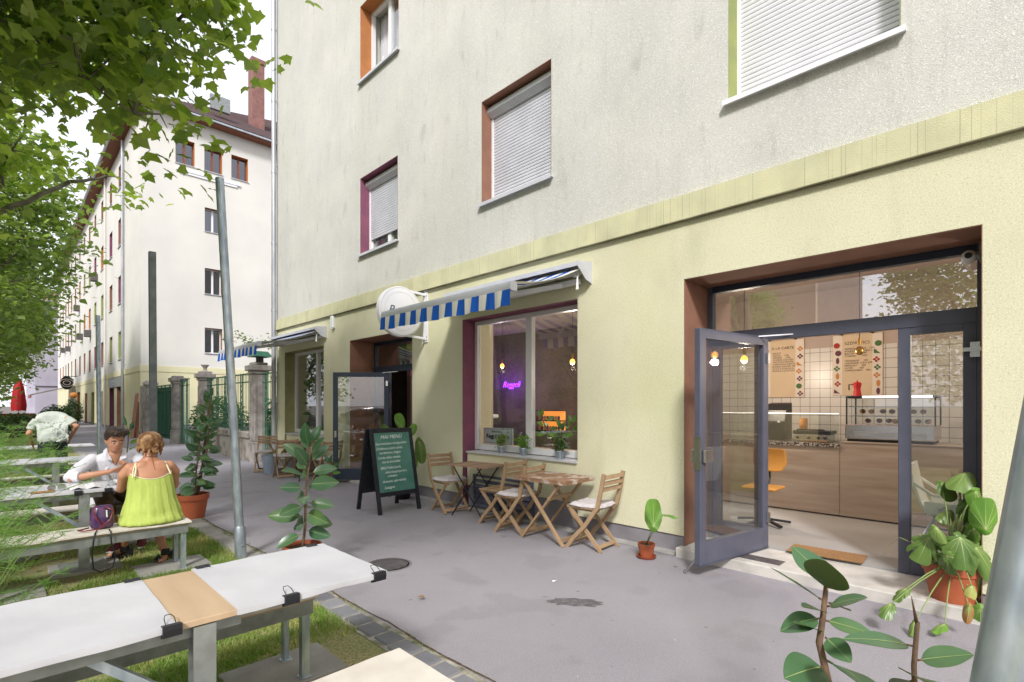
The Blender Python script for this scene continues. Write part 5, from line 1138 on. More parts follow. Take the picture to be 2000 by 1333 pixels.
for h in sh: house_window(h, 'Y', 'rev_brown' if h[2] < 14 else 'rev_orange')
for h, c in zip(gf, ('rev_brown', 'rev_purple', 'rev_brown', 'rev_green', 'rev_brown', 'rev_orange')):
    mb = MB(); a0, a1, z0, z1 = h; mb.box(NX+.0, NX+.45, a0+.0005, a0+.01, .0, z1-.01); mb.box(NX, NX+.45, a1-.01, a1-.0005, .0, z1-.01); mb.box(NX, NX+.45, a0, a1, z1-.009, z1-.0005); rv = mb.build('doorway', c, nb, world=True)
    mb = MB(); mb.box(NX+.3, NX+.34, a0+.011, a1-.011, 0, z1-.01); mb.build('door', 'iron_dark', rv, world=True)
mb = MB(); mb.box(NX-.08, NX-.016, 37.3, 42.3, 2.63, 3.2); mb.build('shop_fascia', 'galv_dull', nb, world=True)
text('fascia_lettering', 'KOZMETIKA', .42, 'metal_grey', nb, (NX-.085, 39.8, 2.77), **FW)
# roof, gutters, chimney
mb = MB(); e = .55; mb.box(NX-e, 24, NY0-e, NY0+.0, NH-.12, NH); mb.box(NX-e, NX, NY0, NY1, NH-.12, NH); mb.build('eaves', 'soffit_brown', nb, world=True)
mb = MB(); mb.box(NX-e-.13, 24, NY0-e-.13, NY0-e, NH-.06, NH+.08); mb.box(NX-e-.13, NX-e, NY0-e, NY1, NH-.06, NH+.08); mb.build('gutter', 'zinc_pipe', nb, world=True)
mb = MB(); rz = NH+.01; a = (NX-e-.05, NY0-e-.05, rz); b = (24.5, NY0-e-.05, rz); c = (24.5, NY1, rz); d = (NX-e-.05, NY1, rz); r1 = (14.7, NY0+9, rz+6.2); r2 = (14.7, NY1-9, rz+6.2)
mb.add([a, b, c, d, r1, r2], [(0, 1, 4), (1, 2, 5, 4), (2, 3, 5), (3, 0, 4, 5)])
for i in range(46):     # courses of tiles on the side facing the camera
    u0, u1 = i/46, (i+1)/46; P0 = Vector(a).lerp(Vector(r1), u0); P1 = Vector(b).lerp(Vector(r1), u0)
    mb.beam(P0+Vector((0, 0, .04)), P1+Vector((0, 0, .04)), .16, .05)
rf = mb.build('roof', 'roof_tile', nb, world=True)
mb = MB(); mb.box(10.9, 11.6, 33.6, 34.4, 17.2, 22.6); mb.box(10.83, 11.67, 33.53, 34.47, 22.6, 22.85); mb.box(10.7, 11.7, 33.2, 33.6, 17, 18.2, 1); mb.build('chimney', ['brick_red', 'stucco_cream'], rf, world=True)
mb = MB(); mb.box(8.2, 9.2, 32.0, 32.2, 18.0, 18.8); mb.build('roof_window', 'galv_dull', rf, world=True)
mb = MB(); mb.tube([(NX-.1, 36.57, 0), (NX-.1, 36.57, NH-.2)], .07, 10); mb.build('drain_pipe', 'zinc_pipe', nb, smooth='auto', world=True)
mb = MB(); mb.tube([(NX-.1, 43.6, 0), (NX-.1, 43.6, NH-.2)], .05, 8); mb.build('drain_pipe', 'stucco_cream', nb, smooth='auto', world=True)
mb = MB()
for yy, zz in ((52, 6.9), (57.8, 7.2), (60.3, 10), (66, 3.6), (69, 7), (48, 10.6), (75, 7.3)):
    mb = MB(); mb.box(NX-.4, NX-.01, yy, yy+.7, zz, zz+.5); mb.build('air_conditioner', 'iron_dark', nb, world=True)
# distant grey house that closes the street
fg = thing('grey_house', (3.3, 98, 0), 'distant lavender grey house closing the street', 'building')
mb = MB(); wallgrid(mb, 3.3, .4, 98, 135, 0, 16, [(y, y+1.3, z, z+1.9) for y in (101, 105, 109, 113, 117) for z in (1.2, 5, 8.6, 12)]); wallgrid(mb, 98, .4, 3.7002, 14, 0, 16, [], axis='Y'); mb.build('wall', 'far_grey', fg, world=True)
mb = MB(); mb.box(3.8, 13.9, 98.5, 135, 0, 15.8); mb.build('core', 'paint_dark', fg, world=True)
mb = MB(); mb.box(2.9, 14, 97.6, 135, 16, 16.3); mb.box(3.1, 14, 97.8, 98, 4.2, 4.5); mb.build('cornice', 'far_grey', fg, world=True)
mb = MB(); mb.add([(2.9, 97.6, 16.31), (14, 97.6, 16.31), (14, 135, 16.31), (2.9, 135, 16.31), (8.4, 101, 19.5), (8.4, 132, 19.5)], [(0, 1, 4), (1, 2, 5, 4), (2, 3, 5), (3, 0, 4, 5)]); mb.build('roof', 'brick_red', fg, world=True)
# far café: awning, round sign, parasol, hedges, deck
t = thing('awning', (4.9, 67, 2.4), 'low slanting cream awning of the distant café below the round sign', 'awning')
mb = MB(); mb.add([(4.95, 64, 3.35), (4.95, 71, 3.35), (1.9, 71, 2.45), (1.9, 64, 2.45), (4.95, 64, 3.42), (4.95, 71, 3.42), (1.9, 71, 2.52), (1.9, 64, 2.52)], [(0, 1, 2, 3), (7, 6, 5, 4), (0, 3, 7, 4), (1, 5, 6, 2), (3, 2, 6, 7)]); mb.build('fabric', 'cloth_beige', t, world=True)
mb = MB(); mb.box(1.86, 1.9, 64, 71, 2.2, 2.5); mb.build('valance', 'terracotta_dark', t, world=True)
t = thing('hanging_sign', (4.5, 62, 3.2), 'black oval sign with pale rings hanging from the distant café', 'sign')
mb = MB(); mb.lathe([(0, -.08), (.62, -.08), (.62, .08), (0, .08)], (4.2, 62, 3.55), 28, 'Y', sy=.72); mb.build('disc', 'black_gloss', t, world=True)
for r in (.5, .28): mb = MB(); mb.add([(4.2+q*math.sin(a), 61.91, 3.55+q*.72*math.cos(a)) for q in (r, r-.06) for a in [2*math.pi*k/28 for k in range(28)]], [(k, (k+1) % 28, 28+(k+1) % 28, 28+k) for k in range(28)]); mb.build('ring', 'poster_white', t, world=True)
mb = MB(); mb.beam((4.95, 62, 4.15), (4.0, 62, 4.15), .05, .05); mb.build('bracket', 'black_metal', t, world=True)
t = thing('parasol', (.75, 45, 0), 'closed red parasol with a white pole on the far lawn', 'parasol')
mb = MB(); n = 20; vs = []
for i, (r, z) in enumerate(((.03, 3.25), (.10, 3.1), (.20, 2.7), (.26, 2.1), (.31, 1.5), (.28, 1.15))):
    for k in range(n): a = 2*math.pi*k/n; q = r*(1+.22*(-1)**k*(i > 0)); vs.append((.75+q*math.cos(a), 45+q*math.sin(a), z+.06*(k % 2)*(i == 5)))
mb.add(vs, [(i*n+k, i*n+(k+1) % n, (i+1)*n+(k+1) % n, (i+1)*n+k) for i in range(5) for k in range(n)]); mb.build('canopy', 'red', t, smooth=True, world=True)
mb = MB(); mb.tube([(.75, 45, 0), (.75, 45, 3.35)], .035, 10); mb.build('pole', 'white_paint', t, world=True)
mb = MB(); mb.box(-4, 1.55, 38.2, 38.5, 0, .55); mb.box(-4, 1.55, 38.1, 38.6, .551, .6); solo('planter_wall', mb, ['far_grey'], 'low grey planter wall along the end of the lawn', 'wall')
mb = MB(); mb.box(-4, 1.4, 41, 41.1, .0, 1.05); solo('screen', mb, ['terracotta_dark'], 'low red brown terrace screen behind the planter wall', 'screen')
for k, (x, y, m_, l) in enumerate(((4.3, 57, 'food_orange', 'orange hanging basket at the distant café front'),)):
    mb = MB(); mb.ball((x, y, 2.35), (.28, .28, .25), 14); solo('lantern', mb, [m_], l, 'lantern', smooth=True)

# ------------------------------------------------------------------ foliage
LEAF5 = np.array([(0, 0, 0), (.20, -.05, .02), (.50, -.02, -.03), (.42, .16, .03), (.60, .46, -.06), (.36, .44, .03), (.27, .62, .02), (0, .95, -.14), (-.27, .62, .02), (-.36, .44, .03), (-.60, .46, -.06), (-.42, .16, .03), (-.50, -.02, -.03), (-.20, -.05, .02), (0, .35, -.04)])
F5 = np.array([(14, i, i+1) for i in range(0, 13)]+[(14, 13, 0)])
LEAF3 = np.array([(0, 0, 0), (.42, .25, -.05), (.25, .6, .04), (0, 1, -.08), (-.25, .6, .04), (-.42, .25, -.05), (0, .4, .05)])
F3 = np.array([(6, 0, 1), (6, 1, 2), (6, 2, 3), (6, 3, 4), (6, 4, 5), (6, 5, 0)])
def leaves(pos, size, T, F, tilt=.7, droop=.35):
    n = len(pos); a = rng.uniform(0, 2*np.pi, n); ex = rng.normal(0, tilt, n); ey = rng.normal(-droop, tilt*.6, n)
    f = np.stack([np.cos(a), np.sin(a), ey], 1); f /= np.linalg.norm(f, axis=1)[:, None]
    up = np.stack([np.zeros(n), np.zeros(n), np.ones(n)], 1)+np.stack([np.sin(a)*ex, -np.cos(a)*ex, np.zeros(n)], 1)
    s = np.cross(f, up); s /= np.linalg.norm(s, axis=1)[:, None]+1e-9; u = np.cross(s, f); sz = size*rng.uniform(.55, 1.15, n)
    V = pos[:, None, :]+sz[:, None, None]*(T[None, :, 0, None]*s[:, None, :]+T[None, :, 1, None]*f[:, None, :]+T[None, :, 2, None]*u[:, None, :])
    Fa = F[None]+np.arange(n)[:, None, None]*len(T); return V.reshape(-1, 3), Fa.reshape(-1, F.shape[1])
def grow(trunk, limbs, clusters, seed, rl=.045):
    """tube trunk + limbs, each cluster joined to the nearest limb node by a twig"""
    r = random.Random(seed); mb = MB(); nodes = []
    mb.tube(*trunk, n=12); nodes += [Vector(p) for p in trunk[0][1:]]
    for pts, rad in limbs:
        P = [Vector(p) for p in pts]; fine = []; 
        for i in range(len(P)-1):
            for k in range(5): q = P[i].lerp(P[i+1], k/5); q += Vector((r.uniform(-1, 1), r.uniform(-1, 1), r.uniform(-1, 1)))*.05*(1 if k else 0); fine.append(q)
        fine.append(P[-1]); R_ = [rad*(1-.8*i/len(fine)) for i in range(len(fine))]; mb.tube(fine, R_, 8); nodes += fine
    tips = []
    for c in clusters:
        c = Vector(c); q = min(nodes, key=lambda p: (p-c).length+.4*max(0, p.z-c.z)); m_ = q.lerp(c, .5)+Vector((r.uniform(-.12, .12), r.uniform(-.12, .12), .12)); L = (c-q).length
        mb.tube([q, m_, c], [min(rl, .012+.012*L), .009, .004], 5); tips.append(c)
        if r.random() < .5: nodes.append(m_)
    return mb
# 1: plane tree overhead, its lower limbs reaching over the tables
def plane_tree(origin, lobes, ncl, per, size, seed, trunk, limbs, label, T=LEAF5, F=F5, m='leaf_plane', spread=.30):
    r = random.Random(seed); cl = []
    vol = [a*b*c for (_, (a, b, c)) in lobes]; tot = sum(vol)
    for (c, rr), v in zip(lobes, vol):
        for _ in range(int(ncl*v/tot)+1):
            while True:
                p = Vector((r.uniform(-1, 1), r.uniform(-1, 1), r.uniform(-1, 1)))
                if p.length <= 1 and p.length > .15: break
            p = p.normalized()*p.length**.6; cl.append((c[0]+p.x*rr[0], c[1]+p.y*rr[1], c[2]+p.z*rr[2]))
    t = thing('plane_tree', origin, label, 'tree', 'plane trees along the strip')
    grow(trunk, limbs, cl, seed).build('trunk', 'bark', t, smooth=True, world=True)
    n = len(cl)*per; idx = rng.integers(0, len(cl), n); P = np.array(cl)[idx]+rng.normal(0, 1, (n, 3))*np.array([spread, spread, spread*.55])
    V, Fa = leaves(P, size, T, F); V -= np.array(origin); o = mesh_np('crown', V, Fa, [m], t); return t
plane_tree((-3.1, 5.2, 0), [((-1.3, 6.2, 6.6), (2.7, 2.6, 1.7)), ((.62, 6.5, 6.2), (1.2, 1.4, 1.25)), ((1.1, 6.5, 5.55), (.75, 1.1, .8)), ((1.35, 6.7, 4.4), (.38, .4, .17)), ((.2, 6.5, 5.0), (.9, 1.0, .55)), ((-.7, 6.6, 5.05), (1.4, 1.4, .6)), ((.75, 6.7, 5.0), (.75, .8, .5)), ((1.05, 6.4, 4.45), (.35, .4, .18)), ((.35, 6.3, 4.6), (.4, .5, .25)), ((-1.5, 4.0, 6.5), (2.0, 2.6, 1.4)), ((-1.0, 1.6, 6.2), (2.0, 2.0, 1.0))], 540, 28, .165, 5,  # last two lobes are out of view, added to shade the foreground table
           ([(-3.1, 5.2, -.1), (-3.05, 5.3, 1.5), (-3.0, 5.4, 3.2), (-2.8, 5.5, 5), (-2.5, 5.7, 7.2)], [.26, .21, .18, .14, .06]),
           [([(-3.0, 5.4, 3.3), (-1.8, 6.0, 4.6), (-.5, 6.5, 5.2), (.6, 6.6, 5.5), (1.3, 6.5, 5.6)], .085), ([(-2.8, 5.5, 4.4), (-1.5, 6.6, 5.6), (.2, 7, 6.4), (1.4, 6.8, 6.8)], .08), ([(-2.7, 5.6, 5.6), (-2, 7.5, 6.8), (-1.6, 8.4, 7.3)], .06), ([(-2.8, 5.5, 4.8), (-1.6, 4.0, 5.8), (-.8, 2.4, 6.2), (-.4, .8, 6.3)], .06), ([(-.5, 6.5, 5.2), (.3, 6.5, 4.9), (.95, 6.4, 4.5)], .025)],
           'big plane tree whose leafy lower limbs hang over the tables at the upper left')
plane_tree((-2.0, 13.6, 0), [((-1.2, 13.2, 7.6), (2.3, 2.6, 2.7)), ((.3, 12.6, 6.4), (1.0, 1.1, .6)), ((1.25, 12.4, 5.8), (.6, .7, .25)), ((-1.7, 13.5, 5.2), (1.7, 2., .8))], 150, 30, .19, 9,
           ([(-2.0, 13.6, -.1), (-1.9, 13.5, 2), (-1.6, 13.4, 4), (-1.2, 13.3, 6.5), (-.9, 13.2, 9.2)], [.24, .2, .17, .12, .05]),
           [([(-1.75, 13.45, 3.1), (-.8, 13.1, 4.4), (-.1, 12.9, 4.9), (.9, 12.6, 5.7), (1.4, 12.4, 5.9)], .08), ([(-1.6, 13.4, 4.2), (-.9, 12.3, 6), (.3, 11.8, 7.4)], .07), ([(-1.3, 13.3, 6), (.2, 14, 7.8), (.9, 14.3, 8.6)], .06), ([(-.1, 12.9, 4.9), (.0, 12.9, 5.9), (.3, 13, 6.6)], .04)],
           'second plane tree with a bare forked limb, behind the first crown', spread=.34)
# 2: generic street tree, copied down the row and across the street
def street_tree(seed, H=11., Rr=3.4, n=15000, size=.22):
    r = random.Random(seed); cl = []
    for _ in range(230):
        while True:
            p = Vector((r.uniform(-1, 1), r.uniform(-1, 1), r.uniform(-1, 1)))
            if .2 < p.length <= 1: break
        p = p.normalized()*p.length**.55; k = 1+.22*noise.noise((p.x*1.7+seed, p.y*1.7, p.z*1.7)); cl.append((p.x*Rr*k, p.y*Rr*k, H*.6+p.z*H*.40*k))
    t = thing('plane_tree', (0, 0, 0), '', 'tree', 'plane trees along the strip')
    grow(([(0, 0, -.1), (.05, 0, 1.6), (.1, .05, 3.2), (0, .1, 6), (.1, 0, H-1.5)], [.22, .18, .15, .1, .03]), [([(.1, .05, 2.8), (Rr*.5*math.cos(a), Rr*.5*math.sin(a), H*.5), (Rr*.8*math.cos(a), Rr*.8*math.sin(a), H*.6)], .07) for a in (0.3, 1.7, 2.9, 4.2, 5.4)], cl, seed).build('trunk', 'bark', t, smooth=True)
    idx = rng.integers(0, len(cl), n); P = np.array(cl)[idx]+rng.normal(0, 1, (n, 3))*np.array([.42, .42, .25]); V, Fa = leaves(P, size, LEAF3, F3); mesh_np('crown', V, Fa, ['leaf_tree'], t); return t
st = [street_tree(21), street_tree(22, 10, 3.1, 15000, .20)]
spots = [(-1.9, 21.5, 0, 'third tree in the row, dense crown behind the bare limbed tree'), (-1.6, 29, 1, 'fourth tree in the row, just left of the far end of the cream house'), (-1.4, 38, 0, 'fifth tree in the row, behind the red parasol'), (-1.2, 49, 1, 'sixth tree in the row'), (-2.6, 58, 0, 'seventh tree in the row, far down the street'),
         (-5.4, 26, 1, 'tree in the second row, left of the tables'), (-9.5, -9, 1, 'street tree opposite the entrance, reflected in the glass'), (-10.5, .8, 0, 'street tree opposite the café, reflected above the door'), (-12, 10.0, 1, 'street tree opposite the large window'), (-11, 17, 0, 'street tree opposite the gateway'), (-12.5, 24, 1, 'street tree across the road level with the far pillar'), (-10.5, 32, 0, 'street tree across the road level with the neighbouring house'), (-12, 42, 1, 'farthest street tree across the road')]
for k, (x, y, i, l) in enumerate(spots):
    t = st[i] if k < 2 else copy_tree(st[i])
    if k == 0: t = st[0]
    t.location = (x, y, 0); t.rotation_euler = (0, 0, k*1.3); s = (1+.08*math.sin(k*2.2))*(.86 if x < -8 else 1); t.scale = (s, s, s); t['label'] = l
# hedges and shrubs at the end of the lawn
def shrub(x, y, rx, ry, h, n, label, name='shrub', m='leaf_hedge', size=.12, cat='shrub'):
    t = thing(name, (x, y, 0), label, cat); P = rng.normal(0, 1, (n, 3)); P /= np.linalg.norm(P, axis=1)[:, None]; P *= rng.uniform(.55, 1.05, n)[:, None]
    P = P*np.array([rx, ry, h*.55])+np.array([0, 0, h*.5]); P = P[P[:, 2] > 0]; V, Fa = leaves(P, size, LEAF3, F3); mesh_np('foliage', V, Fa, [m], t)
    mb = MB(); [mb.tube([(0, 0, 0), (rx*.5*math.cos(a), ry*.5*math.sin(a), h*.6)], [.03, .008], 5) for a in (0, 1.3, 2.6, 3.9, 5.2)]; mb.build('stem', 'bark', t); return t
shrub(1.9, 33.5, .7, .7, 1.5, 2600, 'round dark shrub beyond the stooping man'); shrub(.6, 34, 1.1, .8, 1.1, 2600, 'low dark shrub below the red parasol'); shrub(-1.4, 31, 1.6, 1, 1.5, 3400, 'broad dark shrub at the far left of the lawn')
shrub(3.9, 52, .6, .9, 1.9, 2200, 'tall potted shrub at the distant café front'); shrub(-1.2, 18, 1.2, 1.0, 1.2, 4200, 'loose bright green shrub left of the stooping man', m='fern', size=.10)
shrub(6.2, 23.0, 1.0, 1.2, 1.8, 3600, 'green shrub in the courtyard behind the iron gate'); shrub(6.6, 17.5, 1.0, 1.6, 1.7, 4200, 'dense shrub in the courtyard behind the railing', m='leaf_hedge')
mb = MB(); r_ = random.Random(8)    # small twigs growing from the corner of the house
t = thing('climbing_plant', (5.1, 13.8, 3.0), 'leafy twigs sprouting above the far awning beside the drain pipe', 'plant')
pts = [Vector((5.1-.22*k-.03, 13.75+.05*k, 3.0+.05*k+.03*math.sin(k*2))) for k in range(6)]; mb.tube(pts, .008, 5); mb.build('stem', 'stem_brown', t, world=True)
P = np.array([pts[r_.randrange(6)] + Vector((r_.gauss(0, .10), r_.gauss(0, .08), r_.gauss(.05, .07))) for _ in range(170)]); V, Fa = leaves(P, .075, LEAF3, F3); V -= np.array((5.1, 13.8, 3.0)); mesh_np('foliage', V, Fa, ['leaf_tree'], t)

# ------------------------------------------------------------------ across the street (seen only in the glass)
ob = thing('apartment_block', (-22, 39, 0), 'tall brown striped apartment block on the other side of the street', 'building')
mb = MB(); wallgrid(mb, -22.4, .4, 8.8, 70, 0, 19, [(y, y+1.6, z, z+1.7) for y in range(11, 66, 5) for z in (1.2, 5, 8.8, 12.6, 16)]); mb.build('wall', 'opp_wall', ob, world=True)
mb = MB(); mb.box(-34, -22.7, 8.9, 70, 0, 19); mb.build('core', 'paint_dark', ob, world=True)
for (cx, cy, m_, l) in ((-8.2, -6.5, 'car_white', 'white car parked across the street, mirrored in the side panel'), (-8.3, -1.2, 'iron_dark', 'dark car parked across the street, mirrored in the glass')):
    t = thing('parked_car', (cx, cy, 0), l, 'car', 'cars parked across the street'); mb = MB(); S = []
    for x_, hw, z0, z1 in ((-2.15, .62, .35, .62), (-2.0, .80, .25, .80), (-1.1, .86, .22, .92), (0, .88, .22, .95), (1.2, .86, .22, .96), (1.95, .80, .25, .92), (2.12, .66, .35, .78)): S.append(((cx, cy+x_, (z0+z1)/2), (hw*1.1, 0, 0), (0, 0, (z1-z0)/2*1.25)))
    mb.loft(S, n=16); bdy = mb.build('body', m_, t, smooth=True, world=True)
    mb = MB(); mb.loft([((cx, cy-1.2, .93), (.68, 0, 0), (0, .0, .05)), ((cx, cy-.5, 1.15), (.64, 0, 0), (0, .0, .28)), ((cx, cy+.3, 1.18), (.64, 0, 0), (0, .0, .30)), ((cx, cy+1.2, 1.12), (.62, 0, 0), (0, .0, .26)), ((cx, cy+1.8, .95), (.6, 0, 0), (0, 0, .06))], n=16); mb.build('cabin', 'sun_glass', t, smooth=True, world=True)
    for dx in (-.78, .78):
        for dy in (-1.35, 1.3): mb = MB(); mb.lathe([(0, -.1), (.28, -.1), (.32, -.07), (.32, .07), (.28, .1), (0, .1)], (cx+dx, cy+dy, .30), 20, 'X'); mb.build('wheel', 'tyre', t, world=True)

# ------------------------------------------------------------------ potted plants
_s, _c = math.sin(R(44.66)), math.cos(R(44.66))
def at(px, py, d):      # measured point of the photograph at depth d
    a = (px-1000)/1008; return Vector((d*(_s+a*_c), d*(_c-a*_s), 1.55-(py-791)*d/1008))
def leaf(mb, basep, tip, W, n0=(0, 0, 1), droop=.15, fold=.18, shape=1.0, nu=9, nv=3, wave=0., curl=0., twist=0.):
    """a leaf blade with a folded midrib; material 0 blade, 1 rib, 2 underside"""
    b = Vector(basep); t = Vector(tip); d = t-b; L = d.length; d.normalize(); n = Vector(n0); n = (n-d*n.dot(d))
    n = n.normalized() if n.length > 1e-4 else d.orthogonal().normalized(); s = d.cross(n); G = []
    for i in range(nu+1):
        u = i/nu; w_ = W/2*(math.sin(math.pi*min(1, u**(.8*shape)*.985+.012)))**.72; c = b+d*(L*u)+n*(-droop*L*(u*u-u*.35))
        row = []
        tw = twist*(u-.3)
        for j in range(-nv, nv+1):
            v = j/nv; hh = fold*w_*abs(v)**1.3-curl*w_*v*v+wave*w_*math.sin(u*14+v*2)*abs(v); a, e = v*w_*math.cos(tw), v*w_*math.sin(tw); row.append(c+s*a+n*(hh+e))
        G.append(row)
    k = 2*nv+1; vs = [p for r_ in G for p in r_]; fs = [(i*k+j, i*k+j+1, (i+1)*k+j+1, (i+1)*k+j) for i in range(nu) for j in range(k-1)]
    mb.add(vs, fs, 0); mb.add([p-n*.0012 for p in vs], [f[::-1] for f in fs], 2)
    rw = max(.0012, W*.018); R_ = []
    for i in range(nu+1):
        c = G[i][nv]; ww = rw*(1-.7*i/nu); R_ += [c-s*ww+n*.0012, c+s*ww+n*.0012]
    mb.add(R_, [(2*i, 2*i+1, 2*i+3, 2*i+2) for i in range(nu)], 1)
def pot(t, x, y, z, r, h, m='terracotta', saucer=True):
    mb = MB(); mb.lathe([(0, 0), (r*.72, 0), (r*.93, h*.78), (r*1.0, h*.78), (r*1.03, h), (r*.95, h), (r*.90, h*.86), (0, h*.86)], (x, y, z), 32); p = mb.build('pot', m, t, smooth='auto', world=True)
    mb = MB(); mb.lathe([(0, h*.865), (r*.88, h*.865)], (x, y, z), 20); mb.v[0:20] = [(x, y, z+h*.89)]*20; mb.build('soil', 'soil', p, world=True)
    if saucer: mb = MB(); mb.lathe([(0, -.0), (r*.95, 0), (r*1.15, .02), (r*1.17, .028), (r*1.08, .028), (r*.85, .004)], (x, y, z+.001), 28); mb.build('saucer', 'terracotta_dark', p, world=True, smooth='auto')
    return p
def ficus(x, y, r, h, H, nl, LL, label, seed, lean=(0, 0), stems=1, m='leaf_ficus', top_m=True, z=0, spread=1., name='rubber_plant', wr=.52, z0=.3, potm='terracotta'):
    rr = random.Random(seed); t = thing(name, (x, y, z), label, 'plant'); pot(t, x, y, z, r, h, potm, r < .1); sm = MB(); lf = MB(); top = MB()
    for sidx in range(stems):
        a0 = rr.uniform(0, 6.28); ox, oy = (0, 0) if stems == 1 else (.06*math.cos(a0), .06*math.sin(a0)); HH = H*(1 if sidx == 0 else rr.uniform(.6, .95)); P = []
        for k in range(9):
            u = k/8; P.append(Vector((x+ox*(1+2.6*u*spread)+lean[0]*u+.012*math.sin(u*9+sidx), y+oy*(1+2.6*u*spread)+lean[1]*u+.012*math.cos(u*7), z+h*.8+(HH-h*.8)*u)))
        sm.tube(P, [.011*(1-.5*k/8)+.002 for k in range(9)], 7); a = rr.uniform(0, 6)
        for k in range(nl):
            u = z0+(1-z0)*(k/(nl-1)) ; i = min(7, int(u*8)); p = P[i].lerp(P[i+1], u*8-i); a += 2.4+rr.uniform(-.3, .3); el = -.25+1.25*u**2+rr.uniform(-.2, .25); L = LL*rr.uniform(.75, 1.1)*(1.05-.25*u)
            if k >= nl-2: el = 1.15; 
            d = Vector((math.cos(a)*math.cos(el), math.sin(a)*math.cos(el), math.sin(el))); q = p+d*.05+Vector((0, 0, .006)); sm.tube([p, q], .0028, 5)
            leaf(top if (k >= nl-3 and top_m) else lf, q, q+d*L, L*wr, n0=(-.9+rr.uniform(-.4, .4), -.8+rr.uniform(-.4, .4), .6), droop=rr.uniform(.05, .3), fold=.22, twist=rr.uniform(-.3, .3))
    sm.build('stem', 'stem_brown', t, smooth=True, world=True); lf.build('foliage', [m, 'rib_light', 'leaf_under'], t, smooth=True, world=True)
    if top.f: top.build('young_leaves', ['leaf_ficus_light', 'rib_light', 'leaf_ficus_light'], t, smooth=True, world=True)
    return t
ficus(1.96, 4.72, .165, .27, 1.16, 26, .27, 'young rubber plant in a terracotta pot right behind the foreground table', 4, lean=(.06, -.02), z0=.16)
ficus(1.86, 8.12, .20, .33, 1.62, 22, .20, 'tall bushy rubber plant in a wide terracotta pot beside the couple', 15, stems=4, spread=1.0, z0=.12)
ficus(1.45, 10.35, .13, .22, 1.16, 12, .22, 'small plant with upright bright leaves between the man and the dark pole', 6, m='leaf_bright', wr=.36)
# the foreground rubber plant, leaf by leaf
t = thing('rubber_plant', (1.72, .44, 0), 'rubber plant in the foreground with large oval leaves, left of the big pole', 'plant')
pot(t, 1.72, .44, 0, .17, .28); sm = MB(); lf = MB(); d0 = 1.5
S1 = [at(1640, 1700, 1.52), at(1618, 1333, 1.5), at(1600, 1255, 1.5), at(1608, 1200, 1.5), at(1615, 1130, 1.5)]; S2 = [at(1660, 1700, 1.52), at(1790, 1420, 1.45), at(1785, 1300, 1.45), at(1792, 1215, 1.45)]
S3 = [at(1700, 1700, 1.55), at(1950, 1420, 1.55), at(1985, 1250, 1.6), at(1990, 1090, 1.62)]
sm.tube(S1, [.011, .010, .0095, .008, .006], 10); sm.tube(S2, [.009, .008, .007, .006], 10); sm.tube(S3, [.009, .008, .007, .005], 10); sm.tube([at(1790, 1215, 1.45), at(1780, 1165, 1.44)], [.005, .0008], 6)
for (b, tp, W, nrm, dr) in [((1617, 1135, 1.5), (1548, 1066, 1.62), .085, (-.5, -.5, .9), .05), ((1613, 1150, 1.5), (1608, 1102, 1.38), .13, (0, -.2, 1), -.1), ((1610, 1175, 1.5), (1505, 1107, 1.55), .045, (.3, .3, 1), .02), ((1616, 1185, 1.5), (1690, 1163, 1.42), .07, (0, 0, 1), .1),
                            ((1620, 1178, 1.5), (1660, 1193, 1.7), .05, (0, 0, 1), .0), ((1608, 1195, 1.5), (1570, 1180, 1.42), .06, (0, 0, 1), .1), ((1602, 1208, 1.5), (1525, 1222, 1.5), .075, (-.3, 0, 1), .35), ((1605, 1235, 1.5), (1553, 1212, 1.46), .06, (.5, 0, 1), .12),
                            ((1612, 1212, 1.5), (1710, 1238, 1.44), .06, (-.2, 0, 1), .12), ((1612, 1245, 1.5), (1662, 1292, 1.42), .07, (-.6, -.3, .8), .1), ((1608, 1302, 1.5), (1538, 1318, 1.42), .12, (0, -.35, 1), .15), ((1618, 1292, 1.45), (1718, 1345, 1.18), .13, (0, -.5, 1), .12),
                            ((1782, 1262, 1.45), (1655, 1238, 1.35), .062, (-.1, -.2, 1), .12), ((1792, 1290, 1.45), (1900, 1277, 1.38), .085, (.0, -.25, 1), .05), ((1785, 1320, 1.45), (1830, 1335, 1.28), .12, (0, -.2, 1), .1), ((1783, 1330, 1.45), (1745, 1338, 1.7), .07, (0, 0, 1), .1),
                            ((1985, 1200, 1.6), (1955, 1290, 1.55), .10, (-.5, -.6, .5), .1), ((1990, 1120, 1.6), (2010, 1045, 1.55), .11, (-.5, -.6, .5), .1), ((1988, 1270, 1.58), (2040, 1330, 1.5), .11, (-.4, -.6, .6), .1), ((1990, 1100, 1.62), (1975, 1040, 1.7), .08, (-.5, -.6, .5), .0)]:
    B = at(*b); T_ = at(*tp); nrm = (nrm[0]-.3, nrm[1]-.1, nrm[2]*.9+.1); W *= .92; sm.tube([B, B.lerp(T_, .10)], .0032, 6)
    leaf(lf, B.lerp(T_, .08), T_, W, n0=nrm, droop=dr, fold=.12, nu=14, nv=4, wave=.02)
sm.build('stem', 'stem_brown', t, smooth=True, world=True); lf.build('foliage', ['leaf_ficus', 'rib_light', 'leaf_under'], t, smooth=True, world=True)

